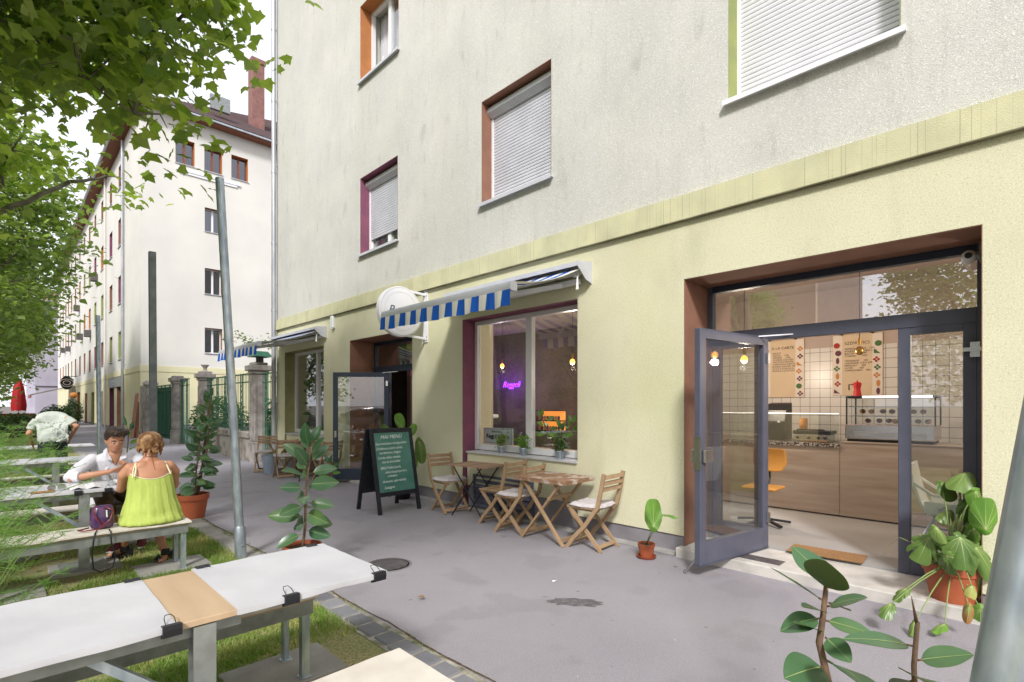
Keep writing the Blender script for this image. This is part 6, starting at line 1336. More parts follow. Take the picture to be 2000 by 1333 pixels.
def broad_leaf(mb, c, d, n, L, W, notch=0., cup=.12, seed=0, heart=1.):
    """polar leaf: heart outline, optional deep notches; c = stalk joint, d = towards the tip"""
    c = Vector(c); d = Vector(d).normalized(); n = Vector(n); n = (n-d*n.dot(d)).normalized(); s = d.cross(n); K = 64; J = 5; vs = [c]; rr = random.Random(seed); ph = rr.uniform(0, 3)
    for j in range(1, J+1):
        for k in range(K):
            a = 2*math.pi*k/K-math.pi; ca, sa = math.cos(a), math.sin(a)
            y = .5*(1+ca); out = (abs(sa)**.75)*(.62+.38*y)*W/2; yy = (L*(.76*ca+.24) if ca > 0 else L*.30*ca+.24*L*1)-.22*L*(1-abs(sa))*(ca < 0)*heart*.6
            q = j/J; nf = 1.
            if notch and j >= 3:
                w_ = abs(math.sin(a*4.6+ph+.4*math.sin(a*3+seed))); nf = 1-notch*1.15*(.75+.35*math.sin(a*2.7+seed))*(1-w_)**2.2*(j-2)/3*(abs(sa) > .2)
            x = math.copysign(out, sa)*q*nf; y2 = yy*q*(nf if abs(sa) < .9 else 1)
            h = -cup*L*q*q*(.35+.65*abs(sa))-(.14*L*q*q*max(0, ca) if notch else 0)+.035*L*math.sin(a*5+ph)*q*q+(.05*L*math.sin(a*2+seed)*q)
            vs.append(c+s*x+d*y2+n*h)
    fs = [(0, 1+k, 1+(k+1) % K) for k in range(K)]+[(1+(j-1)*K+k, 1+j*K+k, 1+j*K+(k+1) % K, 1+(j-1)*K+(k+1) % K) for j in range(1, J) for k in range(K)]
    mb.add(vs, fs, 0); mb.add([v-n*.0012 for v in vs], [f[::-1] for f in fs], 0)
    for a in (0, .55, -.55, 1.05, -1.05, 1.7, -1.7):
        pts = []
        for j in range(0, J+1):
            k = int(round((a+math.pi)/(2*math.pi)*K)) % K; pts.append(vs[1+(j-1)*K+k]+n*.0012 if j else c+n*.0015)
        sgn = s*.0022*(1.3 if a == 0 else .8); P = []
        for j, p in enumerate(pts): q = sgn*(1-j/(J+.5)); qq = q if abs(a) < 1.3 else d*q.length; P += [p-qq, p+qq]
        mb.add(P, [(2*i, 2*i+1, 2*i+3, 2*i+2) for i in range(len(pts)-1)], 1)
# monstera beside the entrance
t = thing('monstera', (5.06, .43, .096), 'sprawling monstera in a terracotta pot standing on the entrance step', 'plant')
pot(t, 5.06, .43, .098, .185, .27, saucer=False); rq = random.Random(77); sm = MB(); lf = MB(); al = MB(); yl = MB(); C0 = Vector((5.06, .43, .38))
for (p, tipd, nn, L, W, nt_, tgt) in [((1815, 1050, 3.75), (-.35, .3, -.8), (-.8, -.1, .6), .20, .24, .5, lf), ((1875, 1050, 3.6), (-.25, -.2, -.9), (-.7, -.35, .6), .22, .25, .62, lf), ((1850, 1085, 3.62), (.3, .0, -.9), (-.85, .1, .4), .17, .19, .5, lf), ((1900, 1020, 3.75), (.4, -.3, -.6), (-.6, -.3, .7), .18, .2, .5, al), ((1905, 1070, 3.65), (.1, -.4, -.7), (-.7, -.4, .6), .24, .26, .55, lf),
                                 ((1838, 945, 3.95), (.3, -.5, -.5), (-.6, -.2, .8), .15, .2, .0, lf), ((1885, 925, 3.85), (-.5, .2, -.45), (-.5, 0, .9), .18, .2, .0, lf), ((1905, 960, 3.7), (.2, -.3, -.9), (-.8, -.3, .4), .15, .16, 0, al), ((1855, 1000, 3.95), (-.5, .4, -.5), (-.5, -.2, .8), .12, .12, 0, lf), ((1890, 985, 3.8), (.1, -.1, -.9), (-.8, -.3, .4), .15, .17, .3, lf),
                                 ((1925, 1035, 3.55), (0, 0, 1), (-.85, -.3, .1), .22, .19, 0, al), ((1868, 1165, 3.75), (.0, 0, -1), (-.85, -.2, .2), .17, .22, .2, lf), ((1840, 1095, 3.85), (-.2, .2, -.8), (-.8, 0, .5), .14, .15, .3, lf), ((1905, 1120, 3.7), (.1, .1, -1), (-.8, -.2, .4), .2, .2, .3, lf),
                                 ((1770, 1150, 3.6), (-.5, .45, -.4), (-.5, .3, .7), .12, .10, .2, lf), ((1740, 1180, 3.5), (-.5, .2, -.35), (-.5, .1, .7), .12, .11, .3, lf), ((1787, 1215, 3.45), (-.3, .1, -.6), (-.7, .1, .5), .10, .07, 0, lf), ((1845, 1220, 3.45), (-.5, .3, -.2), (-.2, 0, .9), .11, .08, 0, al),
                                 ((1898, 1145, 3.5), (-.4, 0, -.3), (-.3, -.2, .9), .10, .08, 0, yl), ((1893, 1185, 3.4), (0, .1, -1), (-.8, -.1, .3), .12, .07, 0, yl), ((1915, 1190, 3.6), (.2, 0, -.9), (-.8, -.1, .3), .16, .14, 0, al)]:
    P = at(*p); broad_leaf(tgt, P, tipd, nn, L, W, nt_, cup=.2, seed=int(p[0])); md = C0.lerp(P, .55)+Vector((-.02, .0, .10 if P.z > .3 else .02)); sm.tube([C0, md, P], [.006, .0045, .003], 6)
for k in range(8):
    P = at(rq.uniform(1805, 1925), rq.uniform(985, 1125), rq.uniform(3.62, 4.0)); a = rq.uniform(0, 6.28); broad_leaf(lf if k % 3 else al, P, (.5*math.cos(a), .5*math.sin(a), -.8), (-.8+rq.uniform(-.4, .4), -.2+rq.uniform(-.5, .5), .5), rq.uniform(.11, .18), rq.uniform(.10, .16), rq.choice((0, .5, .6)), cup=.3, seed=k*7)
    sm.tube([C0, C0.lerp(P, .5)+Vector((0, 0, .07)), P], [.005, .004, .003], 6)
sm.tube([C0, C0+Vector((-.25, .28, .17)), at(1740, 1062, 4.1), at(1722, 1085, 4.05)], [.004, .003, .0015, .001], 5); sm.tube([C0, C0+Vector((.02, 0, .25)), at(1880, 1000, 3.85), at(1872, 950, 3.85)], [.012, .011, .008, .005], 7)
sm.build('stem', 'stem_green', t, smooth=True, world=True); lf.build('foliage', ['leaf_monstera', 'rib_light'], t, smooth=True, world=True); al.build('light_leaves', ['leaf_bright', 'rib_light'], t, smooth=True, world=True); yl.build('withered_leaves', ['leaf_yellowing', 'rib_light'], t, smooth=True, world=True)
# little alocasia by the wall
t = thing('alocasia', (4.64, 2.76, 0), 'small potted plant with one upright heart shaped leaf against the wall', 'plant'); pot(t, 4.64, 2.76, 0, .085, .15); C0 = Vector((4.64, 2.76, .14))
sm = MB(); lf = MB(); P = at(1277, 1030, 4.78); sm.tube([C0, C0.lerp(P, .5)+Vector((0, 0, .01)), P], [.007, .005, .004], 7); broad_leaf(lf, P, (.04, .06, 1), (-.75, -.6, .15), .26, .19, 0, cup=.06, seed=3)
P2 = at(1296, 1005, 4.8); sm.tube([C0, C0.lerp(P2, .6), P2], .0035, 5); broad_leaf(lf, P2, (.4, -.6, -.1), (-.1, -.2, 1), .13, .05, 0, seed=4); sm.tube([C0, C0+Vector((.02, -.03, .07))], .006, 6)
sm.build('stem', 'stem_green', t, smooth=True, world=True); lf.build('foliage', ['leaf_bright', 'rib_light'], t, smooth=True, world=True)
# plants behind the chalkboard and beside the far door leaf
t = thing('potted_plant', (4.72, 7.35, 0), 'bright leaved plant in a dark pot half hidden behind the chalkboard', 'plant'); pot(t, 4.72, 7.35, 0, .16, .24, 'black_gloss', False); C0 = Vector((4.72, 7.35, .22)); sm = MB(); lf = MB(); yl = MB()
for (p, dd, nn, L, W, g) in [((785, 835, 8.45), (-.3, .1, 1), (-.6, -.8, .1), .24, .19, yl), ((800, 850, 8.4), (.3, -.1, .6), (-.6, -.7, .3), .2, .16, yl), ((818, 862, 8.1), (.2, 0, -1), (-.6, -.7, .2), .36, .20, lf), ((806, 885, 8.1), (.1, 0, -1), (-.6, -.7, .2), .26, .16, yl), ((770, 955, 8.0), (-.4, 0, -.3), (-.3, -.8, .6), .16, .14, lf), ((760, 850, 8.5), (-.4, .1, .6), (-.4, -.8, .3), .2, .16, lf), ((790, 905, 8.3), (-.2, -.2, -.8), (-.5, -.8, .3), .2, .15, lf)]:
    P = at(*p); sm.tube([C0, C0.lerp(P, .5)+Vector((0, 0, .08)), P], [.006, .005, .003], 6); broad_leaf(g, P, dd, nn, L, W, 0, cup=.05, seed=int(p[0]))
sm.build('stem', 'stem_green', t, smooth=True, world=True); lf.build('foliage', ['leaf_monstera', 'rib_light'], t, smooth=True, world=True); yl.build('young_leaves', ['leaf_bright', 'rib_light'], t, smooth=True, world=True)
ficus(4.45, 9.45, .09, .14, .42, 7, .20, 'low potted plant at the foot of the far glass door leaf', 31, m='leaf_bright', z0=.3)
# sill pots
for k, (px, py, l, mm) in enumerate(((979, 880, 'small zinc pot with a variegated plant, leftmost on the window sill', 'leaf_tree'), (1022, 884, 'zinc pot with a bushy plant, middle of the window sill', 'leaf_bright'), (1093, 889, 'zinc pot with a drooping plant, rightmost on the window sill', 'leaf_hedge'))):
    a = (px-1000)/1008; x = 5.10; y = x*(_c-a*_s)/(_s+a*_c); z = .858; t = thing('potted_plant', (x, y, z), l, 'plant', 'zinc pots on the window sill')
    mb = MB(); mb.lathe([(0, 0), (.042, 0), (.056, .085), (.06, .09), (.056, .10), (.048, .10), (.04, .03), (0, .03)], (x, y, z), 20); mb.build('pot', 'galv', t, smooth='auto', world=True)
    n = 150; P = rng.normal(0, 1, (n, 3))*np.array([.035, .045, .05])+np.array([0, 0, .19 if k != 1 else .18]); V, Fa = leaves(P, .05, LEAF3, F3); mesh_np('foliage', V, Fa, [mm], t, mi=None)
    mb = MB(); [mb.tube([(x, y, z+.05), (x+.03*math.cos(q), y+.03*math.sin(q), z+.2)], .003, 5) for q in (0, 2, 4)]; mb.build('stem', 'stem_green', t, world=True)
ficus(5.45, 4.62, .09, .15, .62, 12, .17, 'leafy plant in a terracotta pot inside the large window', 41, z=.93-.0, m='leaf_bright', stems=3, wr=.5) if False else None
t = thing('window_shelf', (5.43, 4.95, .3), 'inner sill board behind the large window carrying pots and the enamel sign', 'shelf'); mb = MB(); mb.box(5.3, 5.6, 3.93, 6.09, .90, .93); mb.build('board', 'wood_board', t, world=True); mb = MB(); mb.box(5.35, 5.58, 3.95, 6.07, .125, .899); mb.build('cabinet', 'paint_dark', t, world=True)
def indoor(x, y, z, r, h, Hh, n, LL, label, m, seed, potm='terracotta'):
    return ficus(x, y, r, h, Hh, n, LL, label, seed, m=m, z=z, stems=3, z0=.2, name='potted_plant', top_m=False, potm=potm)
indoor(5.43, 4.60, .931, .085, .14, .42, 9, .15, 'leafy plant in a terracotta pot inside the large window', 'leaf_bright', 41)
indoor(5.45, 4.12, .931, .09, .12, .40, 8, .13, 'small leafy plant at the right end inside the large window', 'leaf_hedge', 43, 'terracotta_dark')
indoor(6.3, 7.2, 1.372, .08, .12, .75, 16, .20, 'tall plant standing on the white bar stool behind the window', 'leaf_monstera', 47, 'paint_dark')
indoor(5.5, 12.3, .5, .12, .2, 2.0, 26, .2, 'climbing plant inside the far window', 'leaf_hedge', 49); indoor(5.5, 11.5, .5, .1, .2, .7, 14, .2, 'bushy plant low inside the far window', 'leaf_hedge', 53)
# feathery plants at the left
def feathery(x, y, H, n, seed, label, dirs=(0, 0), m='fern'):
    rr = random.Random(seed); t = thing('feathery_plant', (x, y, 0), label, 'plant', 'feathery green plants at the left edge'); sm = MB(); A = []
    for k in range(n):
        a = rr.uniform(0, 6.28); r0 = rr.uniform(.15, .62)*H*.6; hh = H*rr.uniform(.6, 1.05); P = []
        tx, ty = r0*math.cos(a)+dirs[0]*rr.random(), r0*math.sin(a)+dirs[1]*rr.random()
        for i in range(9):
            u = i/8; P.append(Vector((x+.06*math.cos(a)+tx*u**1.6, y+.06*math.sin(a)+ty*u**1.6, hh*(1.25*u-.35*u**3)/.9)))
        sm.tube(P, [.004*(1-.8*i/8)+.0008 for i in range(9)], 4)
        for i in range(3, 9):
            for q in range(3):
                p = P[i-1].lerp(P[i], rr.random()); b = rr.uniform(0, 6.28); L = .26*rr.uniform(.5, 1)*(1.25-i/12); d = Vector((math.cos(b), math.sin(b), rr.uniform(-.15, .55))).normalized(); e = p+d*L; sm.tube([p, e], [.0014, .0006], 3, cap=False)
                for s in range(15):
                    f = p.lerp(e, .12+.88*s/15); dd = (d*.8+Vector((rr.gauss(0, .6), rr.gauss(0, .6), rr.gauss(0, .45)))).normalized(); ln = .055*rr.uniform(.5, 1.2); A.append((f, f+dd*ln))
                    if s % 2: dd = (d*.8+Vector((rr.gauss(0, .6), rr.gauss(0, .6), rr.gauss(0, .45)))).normalized(); A.append((f, f+dd*ln*.8))
    sm.build('stem', 'stem_green', t, world=True)
    A0 = np.array([[*p, *q] for p, q in A]); p = A0[:, :3]; q = A0[:, 3:]; n_ = len(A0); w_ = rng.normal(0, 1, (n_, 3)); w_ = np.cross(q-p, w_); w_ /= np.linalg.norm(w_, axis=1)[:, None]; w_ *= .0011
    V = np.stack([p-w_, p+w_, q], 1).reshape(-1, 3)-np.array((x, y, 0)); mesh_np('foliage', V, np.arange(len(V)).reshape(-1, 3), [m], t); return t
feathery(-.22, 3.75, 1.05, 30, 1, 'airy feathery plant at the left edge beside the foreground table', (.22, .0)); feathery(-.28, 4.7, 1.2, 36, 2, 'feathery plant arching in front of the couple\'s bench', (.45, .1))
feathery(-.45, 6.3, 1.2, 30, 3, 'feathery plant at the left end of the couple\'s table', (.3, .2)); feathery(-.35, 8.4, 1.15, 26, 4, 'feathery plant between the second and third table', (.45, .0)); feathery(-.2, 11.6, 1.25, 30, 5, 'feathery plant left of the stooping man', (.4, .0)); feathery(.35, 11.0, .95, 26, 6, 'feathery plant in front of the stooping man\'s legs', (.5, .0))
feathery(-.7, 15.5, 1.4, 26, 7, 'farthest feathery plant beyond the last table', (.3, 0))
mb = MB(); r_ = random.Random(2)     # fallen leaves
for k in range(9):
    x, y = ((.60, 2.62), (.35, 5.35), (.9, 4.6), (1.4, 6.6), (.2, 6.5), (1.5, 5.1), (1.2, 7.7), (1.35, 3.9), (2.35, 3.4))[k]; a = r_.uniform(0, 6); mb = MB(); s_ = .10 if k == 0 else .05
    pts = [(x+s_*(v[0]*math.cos(a)-v[1]*math.sin(a)), y+s_*(v[0]*math.sin(a)+v[1]*math.cos(a)), .022+s_*.35*abs(v[2])*6*r_.random()+.01) for v in LEAF5]; mb.add(pts, [tuple(int(q) for q in f) for f in F5]); mb.add([(p[0], p[1], p[2]-.001) for p in pts], [tuple(int(q) for q in f[::-1]) for f in F5])
    o = solo('fallen_leaf', mb, ['leaf_yellowing' if k % 2 else 'mat_coir'], ['big curled brown leaf in the grass under the foreground table', 'small yellow leaf in the grass in front of the couple\'s bench', 'dry leaf in the grass beside the leaning pole', 'dry leaf near the rubber plant pot', 'leaf on the bare soil by the couple\'s table foot', 'tiny leaf beside the kerb near the pole', 'leaf under the far bench of the couple', 'leaf in the grass behind the foreground table', 'lone leaf on the asphalt near the manhole'][k], 'leaf', 'fallen leaves')

# ------------------------------------------------------------------ people
V3 = Vector
def hand(mb, wrist, dirv, palm_n, curl=.5, s=1., thumb=1):
    w_ = V3(wrist); d = V3(dirv).normalized(); n = V3(palm_n); n = (n-d*n.dot(d)).normalized(); sd_ = d.cross(n)
    mb.loft([(w_, sd_*.024*s, n*.017*s), (w_+d*.03*s, sd_*.034*s, n*.016*s), (w_+d*.075*s, sd_*.040*s, n*.013*s), (w_+d*.09*s, sd_*.036*s, n*.011*s)], n=12)
    for k, (off, L) in enumerate(((-.030, .066), (-.010, .074), (.011, .070), (.030, .054))):
        p = w_+d*.082*s+sd_*off*s; dd = d.copy(); pts = [p]
        for j in range(3):
            dd = (dd+n*curl*.55).normalized(); p = p+dd*L*s/3; pts.append(p)
        mb.tube(pts, [.0088*s, .0082*s, .0076*s, .006*s], 8)
    p = w_+d*.025*s-sd_*.028*thumb*s; q = p+(d*.6-sd_*.7*thumb+n*.3).normalized()*.035*s; r = q+(d*.9-sd_*.2*thumb+n*.4).normalized()*.03*s; mb.tube([p, q, r], [.0115*s, .010*s, .007*s], 8)
def limb(mb, pts, rad, n=14): mb.tube(pts, rad, n); [mb.ball(p, r*.99, 12) for p, r in zip(pts, rad)]
def head(mb, c, fwd, s=1., up=(0, 0, 1)):
    c = V3(c); f = V3(fwd).normalized(); u = V3(up); u = (u-f*u.dot(f)).normalized(); r = f.cross(u)
    mb.loft([(c+u*z*s+f*y*s, r*a*s, f*b*s) for z, y, a, b in ((-.115, .045, .02, .02), (-.105, .04, .042, .038), (-.08, .03, .056, .060), (-.045, .018, .066, .076), (0, .0, .074, .090), (.045, -.008, .076, .096), (.08, -.012, .066, .086), (.105, -.014, .042, .058), (.118, -.014, .012, .02))], n=20)
    mb.ball(c+f*.092*s-u*.018*s, (.010*s, .012*s, .016*s), 8); mb.tube([c+f*.085*s+u*.015*s, c+f*.100*s-u*.022*s], [.006*s, .011*s], 8)
    for sg in (-1, 1):
        mb.ball(c+r*sg*.078*s-u*.005*s-f*.005*s, (.008*s, .016*s, .028*s), 8); mb.ball(c+f*.078*s+r*sg*.032*s+u*.022*s, (.02*s, .012*s, .007*s), 8); mb.ball(c+f*.060*s+r*sg*.038*s-u*.03*s, (.022*s, .02*s, .02*s), 8)
    mb.tube([c+f*.083*s-u*.055*s-r*.018*s, c+f*.090*s-u*.055*s, c+f*.083*s-u*.055*s+r*.018*s], .006*s, 6)
    return c, f, u, r
def face_bits(t, c, f, u, r, s=1., open_=1.):
    for sg in (-1, 1):
        mb = MB(); mb.ball(c+f*.0775*s+r*sg*.031*s+u*.003*s, (.0115*s, .0115*s, .0075*s), 10); e = mb.build('eye', 'eye_white', t, smooth=True, world=True)
        mb = MB(); mb.ball(c+f*.0865*s+r*sg*.031*s+u*.002*s-V3((0, 0, 0)), .0058*s, 8); mb.build('iris', 'hair_dark', e, smooth=True, world=True)
        mb = MB(); mb.tube([c+f*.088*s+r*sg*.015*s+u*.026*s, c+f*.092*s+r*sg*.03*s+u*.031*s, c+f*.082*s+r*sg*.05*s+u*.026*s], .0035*s, 5); mb.build('eyebrow', 'hair_dark', t, world=True)
    mb = MB(); mb.loft([(c+f*.0905*s-u*.057*s-r*.022*s, u*.0012*s, f*.002*s), (c+f*.097*s-u*.056*s, u*.0058*s, f*.003*s), (c+f*.0905*s-u*.057*s+r*.022*s, u*.0012*s, f*.002*s)], n=10); mb.build('lips', 'lip', t, smooth=True, world=True)
def garment(rings, n=72, pleat=0., kf=9, thick=True, seed=0, close_top=False):
    """rings (centre, a, b, amount): open lofted cloth with vertical folds"""
    mb = MB(); vs = []
    for (c, a, b, q) in rings:
        c, a, b = V3(c), V3(a), V3(b)
        for k in range(n):
            t_ = 2*math.pi*k/n; w_ = 1+q*(math.sin(kf*t_+seed)*.6+math.sin(kf*2.3*t_+1.7+seed)*.4+.5*noise.noise((t_*3, seed, c.z*4))); vs.append(c+(a*math.cos(t_)+b*math.sin(t_))*w_)
    m_ = len(rings); fs = [(i*n+k, i*n+(k+1) % n, (i+1)*n+(k+1) % n, (i+1)*n+k) for i in range(m_-1) for k in range(n)]
    if close_top: fs.append(tuple((m_-1)*n+k for k in range(n)))
    mb.add(vs, fs); return mb

# --- the woman, seen from behind
t = thing('person', (1.0, 5.83, .46), 'woman with short blond hair in a lime green strappy top, seated with her back to us', 'person')
b = MB()
b.loft([((1.0, 5.84, .47), (.10, 0, 0), (0, .09, 0)), ((1.0, 5.84, .50), (.18, 0, 0), (0, .13, 0)), ((1.0, 5.84, .58), (.185, 0, 0), (0, .135, 0)), ((1.0, 5.85, .68), (.155, 0, 0), (0, .115, .0)), ((1.0, 5.865, .78), (.150, 0, 0), (0, .105, 0)), ((1.0, 5.88, .88), (.168, 0, 0), (0, .108, 0)), ((1.0, 5.893, .955), (.182, 0, 0), (0, .095, 0)), ((1.0, 5.90, 1.0), (.145, 0, 0), (0, .07, 0)), ((1.0, 5.905, 1.025), (.08, 0, 0), (0, .055, 0)), ((1.0, 5.91, 1.06), (.052, 0, 0), (0, .052, 0)), ((1.005, 5.93, 1.12), (.05, 0, 0), (0, .054, 0))], n=24)
for sg in (-1, 1): b.ball((1+sg*.07, 5.845, .94), (.07, .035, .085), 12)
hc = head(b, (1.005, 5.945, 1.175), (-.05, 1, -.08), .98)
EL = V3((.795, 6.04, .755)); ER = V3((1.225, 6.03, .745))
limb(b, [(.845, 5.90, .965), (.80, 5.93, .90), EL], [.047, .045, .036]); limb(b, [(1.155, 5.90, .965), (1.205, 5.93, .90), ER], [.047, .045, .036])
limb(b, [EL, (.84, 6.20, .79), (.90, 6.31, .80)], [.036, .032, .023]); limb(b, [ER, (1.18, 6.20, .79), (1.12, 6.30, .80)], [.036, .032, .023])
hand(b, (.90, 6.31, .80), (.5, .8, .1), (0, -.2, -1), .5, .92, 1); hand(b, (1.12, 6.30, .80), (-.5, .8, .1), (0, -.2, -1), .5, .92, -1)
AL = at(243, 1067, 5.25); AR = at(323, 1082, 5.15)
limb(b, [(.92, 5.90, .54), (.90, 6.1, .53), (.885, 6.24, .50)], [.078, .07, .056]); limb(b, [(1.08, 5.90, .54), (1.07, 6.1, .53), (1.06, 6.20, .49)], [.078, .07, .056])
limb(b, [(.885, 6.24, .50), V3((.885, 6.24, .50)).lerp(AL, .35), AL], [.052, .052, .030]); limb(b, [(1.06, 6.20, .49), V3((1.06, 6.20, .49)).lerp(AR, .35), AR], [.052, .052, .030])
TL = at(210, 1085, 5.2); TR = at(312, 1096, 4.98)
for A_, T_ in ((AL, TL), (AR, TR)): b.tube([A_-V3((0, 0, .02)), A_.lerp(T_, .5)-V3((0, 0, .035)), V3((T_.x, T_.y, max(.035, T_.z)))], [.028, .028, .016], 10)
remeshed(b, 'body', 'skin_tan', t, .0075, 5); face_bits(t, *hc, .98)
# hair: a short layered bob
h = MB(); c = V3((1.005, 5.935, 1.19)); h.loft([(c+V3((0, -.01, z)), (a, 0, 0), (0, q, 0)) for z, a, q in ((-.11, .045, .03), (-.08, .068, .065), (-.045, .088, .088), (0, .098, .105), (.045, .096, .106), (.08, .076, .086), (.102, .04, .05), (.108, .01, .01))], n=24); rr = random.Random(5)
for k in range(70):
    a = rr.uniform(0, 6.28); z = rr.uniform(-.08, .08); q = math.sqrt(max(.05, 1-(z/.12)**2)); p = c+V3((.09*q*math.cos(a), .098*q*math.sin(a)-.01, z)); h.tube([p, p+V3((.016*math.cos(a), .016*math.sin(a), -.03)), p+V3((.006*math.cos(a+.6), .006*math.sin(a+.6), -.055))], [.012, .010, .003], 6)
h.v = [(v[0], min(v[1], 5.985+.05*(v[2] > 1.225)), v[2]) for v in h.v]; remeshed(h, 'hair', 'hair_blond', t, .0065, 1)
g = []
for z, a, q, y, am in ((.457, .205, .165, 5.82, .03), (.462, .242, .20, 5.795, .045), (.485, .250, .198, 5.795, .04), (.515, .240, .185, 5.805, .035), (.535, .228, .172, 5.815, .03), (.565, .226, .172, 5.82, .03), (.62, .212, .160, 5.83, .032), (.68, .198, .148, 5.845, .028), (.75, .186, .137, 5.855, .024), (.80, .178, .128, 5.865, .020), (.835, .172, .122, 5.87, .014), (.86, .165, .118, 5.875, .008)): g.append(((1.0, y, z), (a, 0, 0), (0, q, 0), am))
mb = garment(g, n=108, kf=17); N_ = 108; L0 = len(mb.v)-3*N_
for i in range(L0, len(mb.v)):
    v = mb.v[i]; k = (i-L0)//N_+1; ang = abs(v[0]-1.0)/.175; mb.v[i] = (v[0], v[1], v[2]+.06*min(1, ang)**2*k/3)
for i, v in enumerate(mb.v):
    z = v[2]; am = .012*min(1, max(.25, (.86-z)/.25)); c_ = V3((v[0]-1.0, v[1]-5.83, 0)).normalized(); q = noise.noise((v[0]*9, v[1]*9, z*5))+.6*noise.noise((v[0]*16+z*14, v[1]*16, z*9)); b_ = .010*math.sin(z*62+3*math.sin(v[0]*14)+v[1]*9)*max(0, 1-(z-.46)/.13) if z > .465 else 0
    mb.v[i] = (v[0]+c_.x*(am*q+b_), v[1]+c_.y*(am*q+b_), z)
dr = mb.build('top', 'dress_lime', t, smooth=True, world=True)
for sg in (-1, 1):
    mb = MB(); mb.tube([(1+sg*.14, 5.765, .895), (1+sg*.125, 5.80, .95), (1+sg*.115, 5.865, 1.005), (1+sg*.115, 5.93, 1.0), (1+sg*.12, 5.985, .93)], .0065, 6)
    if sg < 0: mb.tube([(1+sg*.155, 5.77, .885), (1+sg*.145, 5.80, .95), (1+sg*.12, 5.865, 1.007)], .005, 6)
    mb.build('strap', 'strap_cream', dr, world=True)
mb = MB(); e_ = [V3(mb2) for mb2 in []]
pts = [V3(dr.data.vertices[i].co) for i in range(len(dr.data.vertices)-N_, len(dr.data.vertices))]; mb.tube(pts+[pts[0]], .0045, 5, cap=False); mb.build('hem', 'strap_cream', dr, smooth=True)
mb = MB(); mb.tube([(1.0+.055*math.cos(a), 5.912+.058*math.sin(a), 1.052-.012*math.sin(a)) for a in [2*math.pi*k/24 for k in range(25)]], .0028, 5); mb.tube([(1.0, 5.852, 1.06), (1.012, 5.822, 1.0), (1.02, 5.792, .94)], .0022, 5); mb.build('necklace', 'rev_brown', t, world=True)
def wedge(A_, T_, nm_='sandal'):
    d = (T_-A_); d.z = 0; d.normalize(); s = V3((-d.y, d.x, 0)); mb = MB(); pr = [(-.065, .0), (-.07, .085), (-.03, .075), (.03, .03), (.12, .018), (.15, .018), (.15, .0)]; o = V3((A_.x, A_.y, 0)); zz = .005
    mb.add([o+d*a+s*q+V3((0, 0, b_+zz)) for q in (-.032, .032) for a, b_ in pr], [tuple(range(7)), tuple(range(13, 6, -1))]+[(i, 7+i, 7+(i+1) % 7, (i+1) % 7) for i in range(7)])
    mb.build(nm_, 'leather_black', t, world=True); mb = MB(); mb.lathe([(.036, .10), (.036, .12)], (A_.x, A_.y, 0), 14); mb.lathe([(.040, .06), (.039, .10)], (A_.x, A_.y, 0), 14); mb.tube([o+d*.09+s*.036+V3((0, 0, .02)), o+d*.085+V3((0, 0, .07)), o+d*.09-s*.036+V3((0, 0, .02))], .012, 6); mb.build('ankle_strap', 'leather_black', t, world=True)
wedge(V3((AL.x, AL.y, 0)), V3((AL.x-.2, AL.y-.03, 0))); wedge(V3((AR.x, AR.y, 0)), V3((AR.x-.12, AR.y-.10, 0)))

# --- the man opposite her
t = thing('person', (.86, 7.2, .46), 'dark haired man in an open white shirt seated across the table, facing us', 'person')
b = MB(); X = .87
b.loft([((X, 7.22, .50), (.16, 0, 0), (0, .12, 0)), ((X, 7.21, .60), (.16, 0, 0), (0, .115, 0)), ((X, 7.16, .72), (.15, 0, 0), (0, .105, 0)), ((X, 7.11, .86), (.17, 0, 0), (0, .11, 0)), ((X, 7.07, .96), (.19, 0, 0), (0, .10, 0)), ((X, 7.05, 1.01), (.13, 0, 0), (0, .07, 0)), ((X, 7.03, 1.045), (.062, 0, 0), (0, .06, 0)), ((X, 7.01, 1.10), (.056, 0, 0), (0, .06, 0)), ((X, 6.99, 1.14), (.054, 0, 0), (0, .058, 0))], n=24)
b.loft([((X, 6.985, .90), (.012, 0, 0), (0, .03, 0)), ((X, 6.975, .96), (.04, 0, 0), (0, .035, 0)), ((X, 6.975, 1.02), (.06, 0, 0), (0, .045, 0)), ((X, 7.0, 1.06), (.05, 0, 0), (0, .04, 0))], n=14)
hc = head(b, (X-.005, 6.955, 1.165), (.12, -1, -.30), 1.03, up=(0, -.2, 1))
EL = V3((.50, 6.86, .80)); ER = V3((1.12, 6.90, .84)); WL = V3((.80, 6.72, .86)); WR = V3((1.0, 6.74, .90))
limb(b, [EL, EL.lerp(WL, .4), WL], [.038, .036, .025]); limb(b, [ER, ER.lerp(WR, .4), WR], [.038, .036, .025])
hand(b, WL, (.75, -.2, .25), (.1, .5, .6), .7, 1.05, 1); hand(b, WR, (-.75, -.25, .2), (-.2, .4, .7), .7, 1.05, -1)
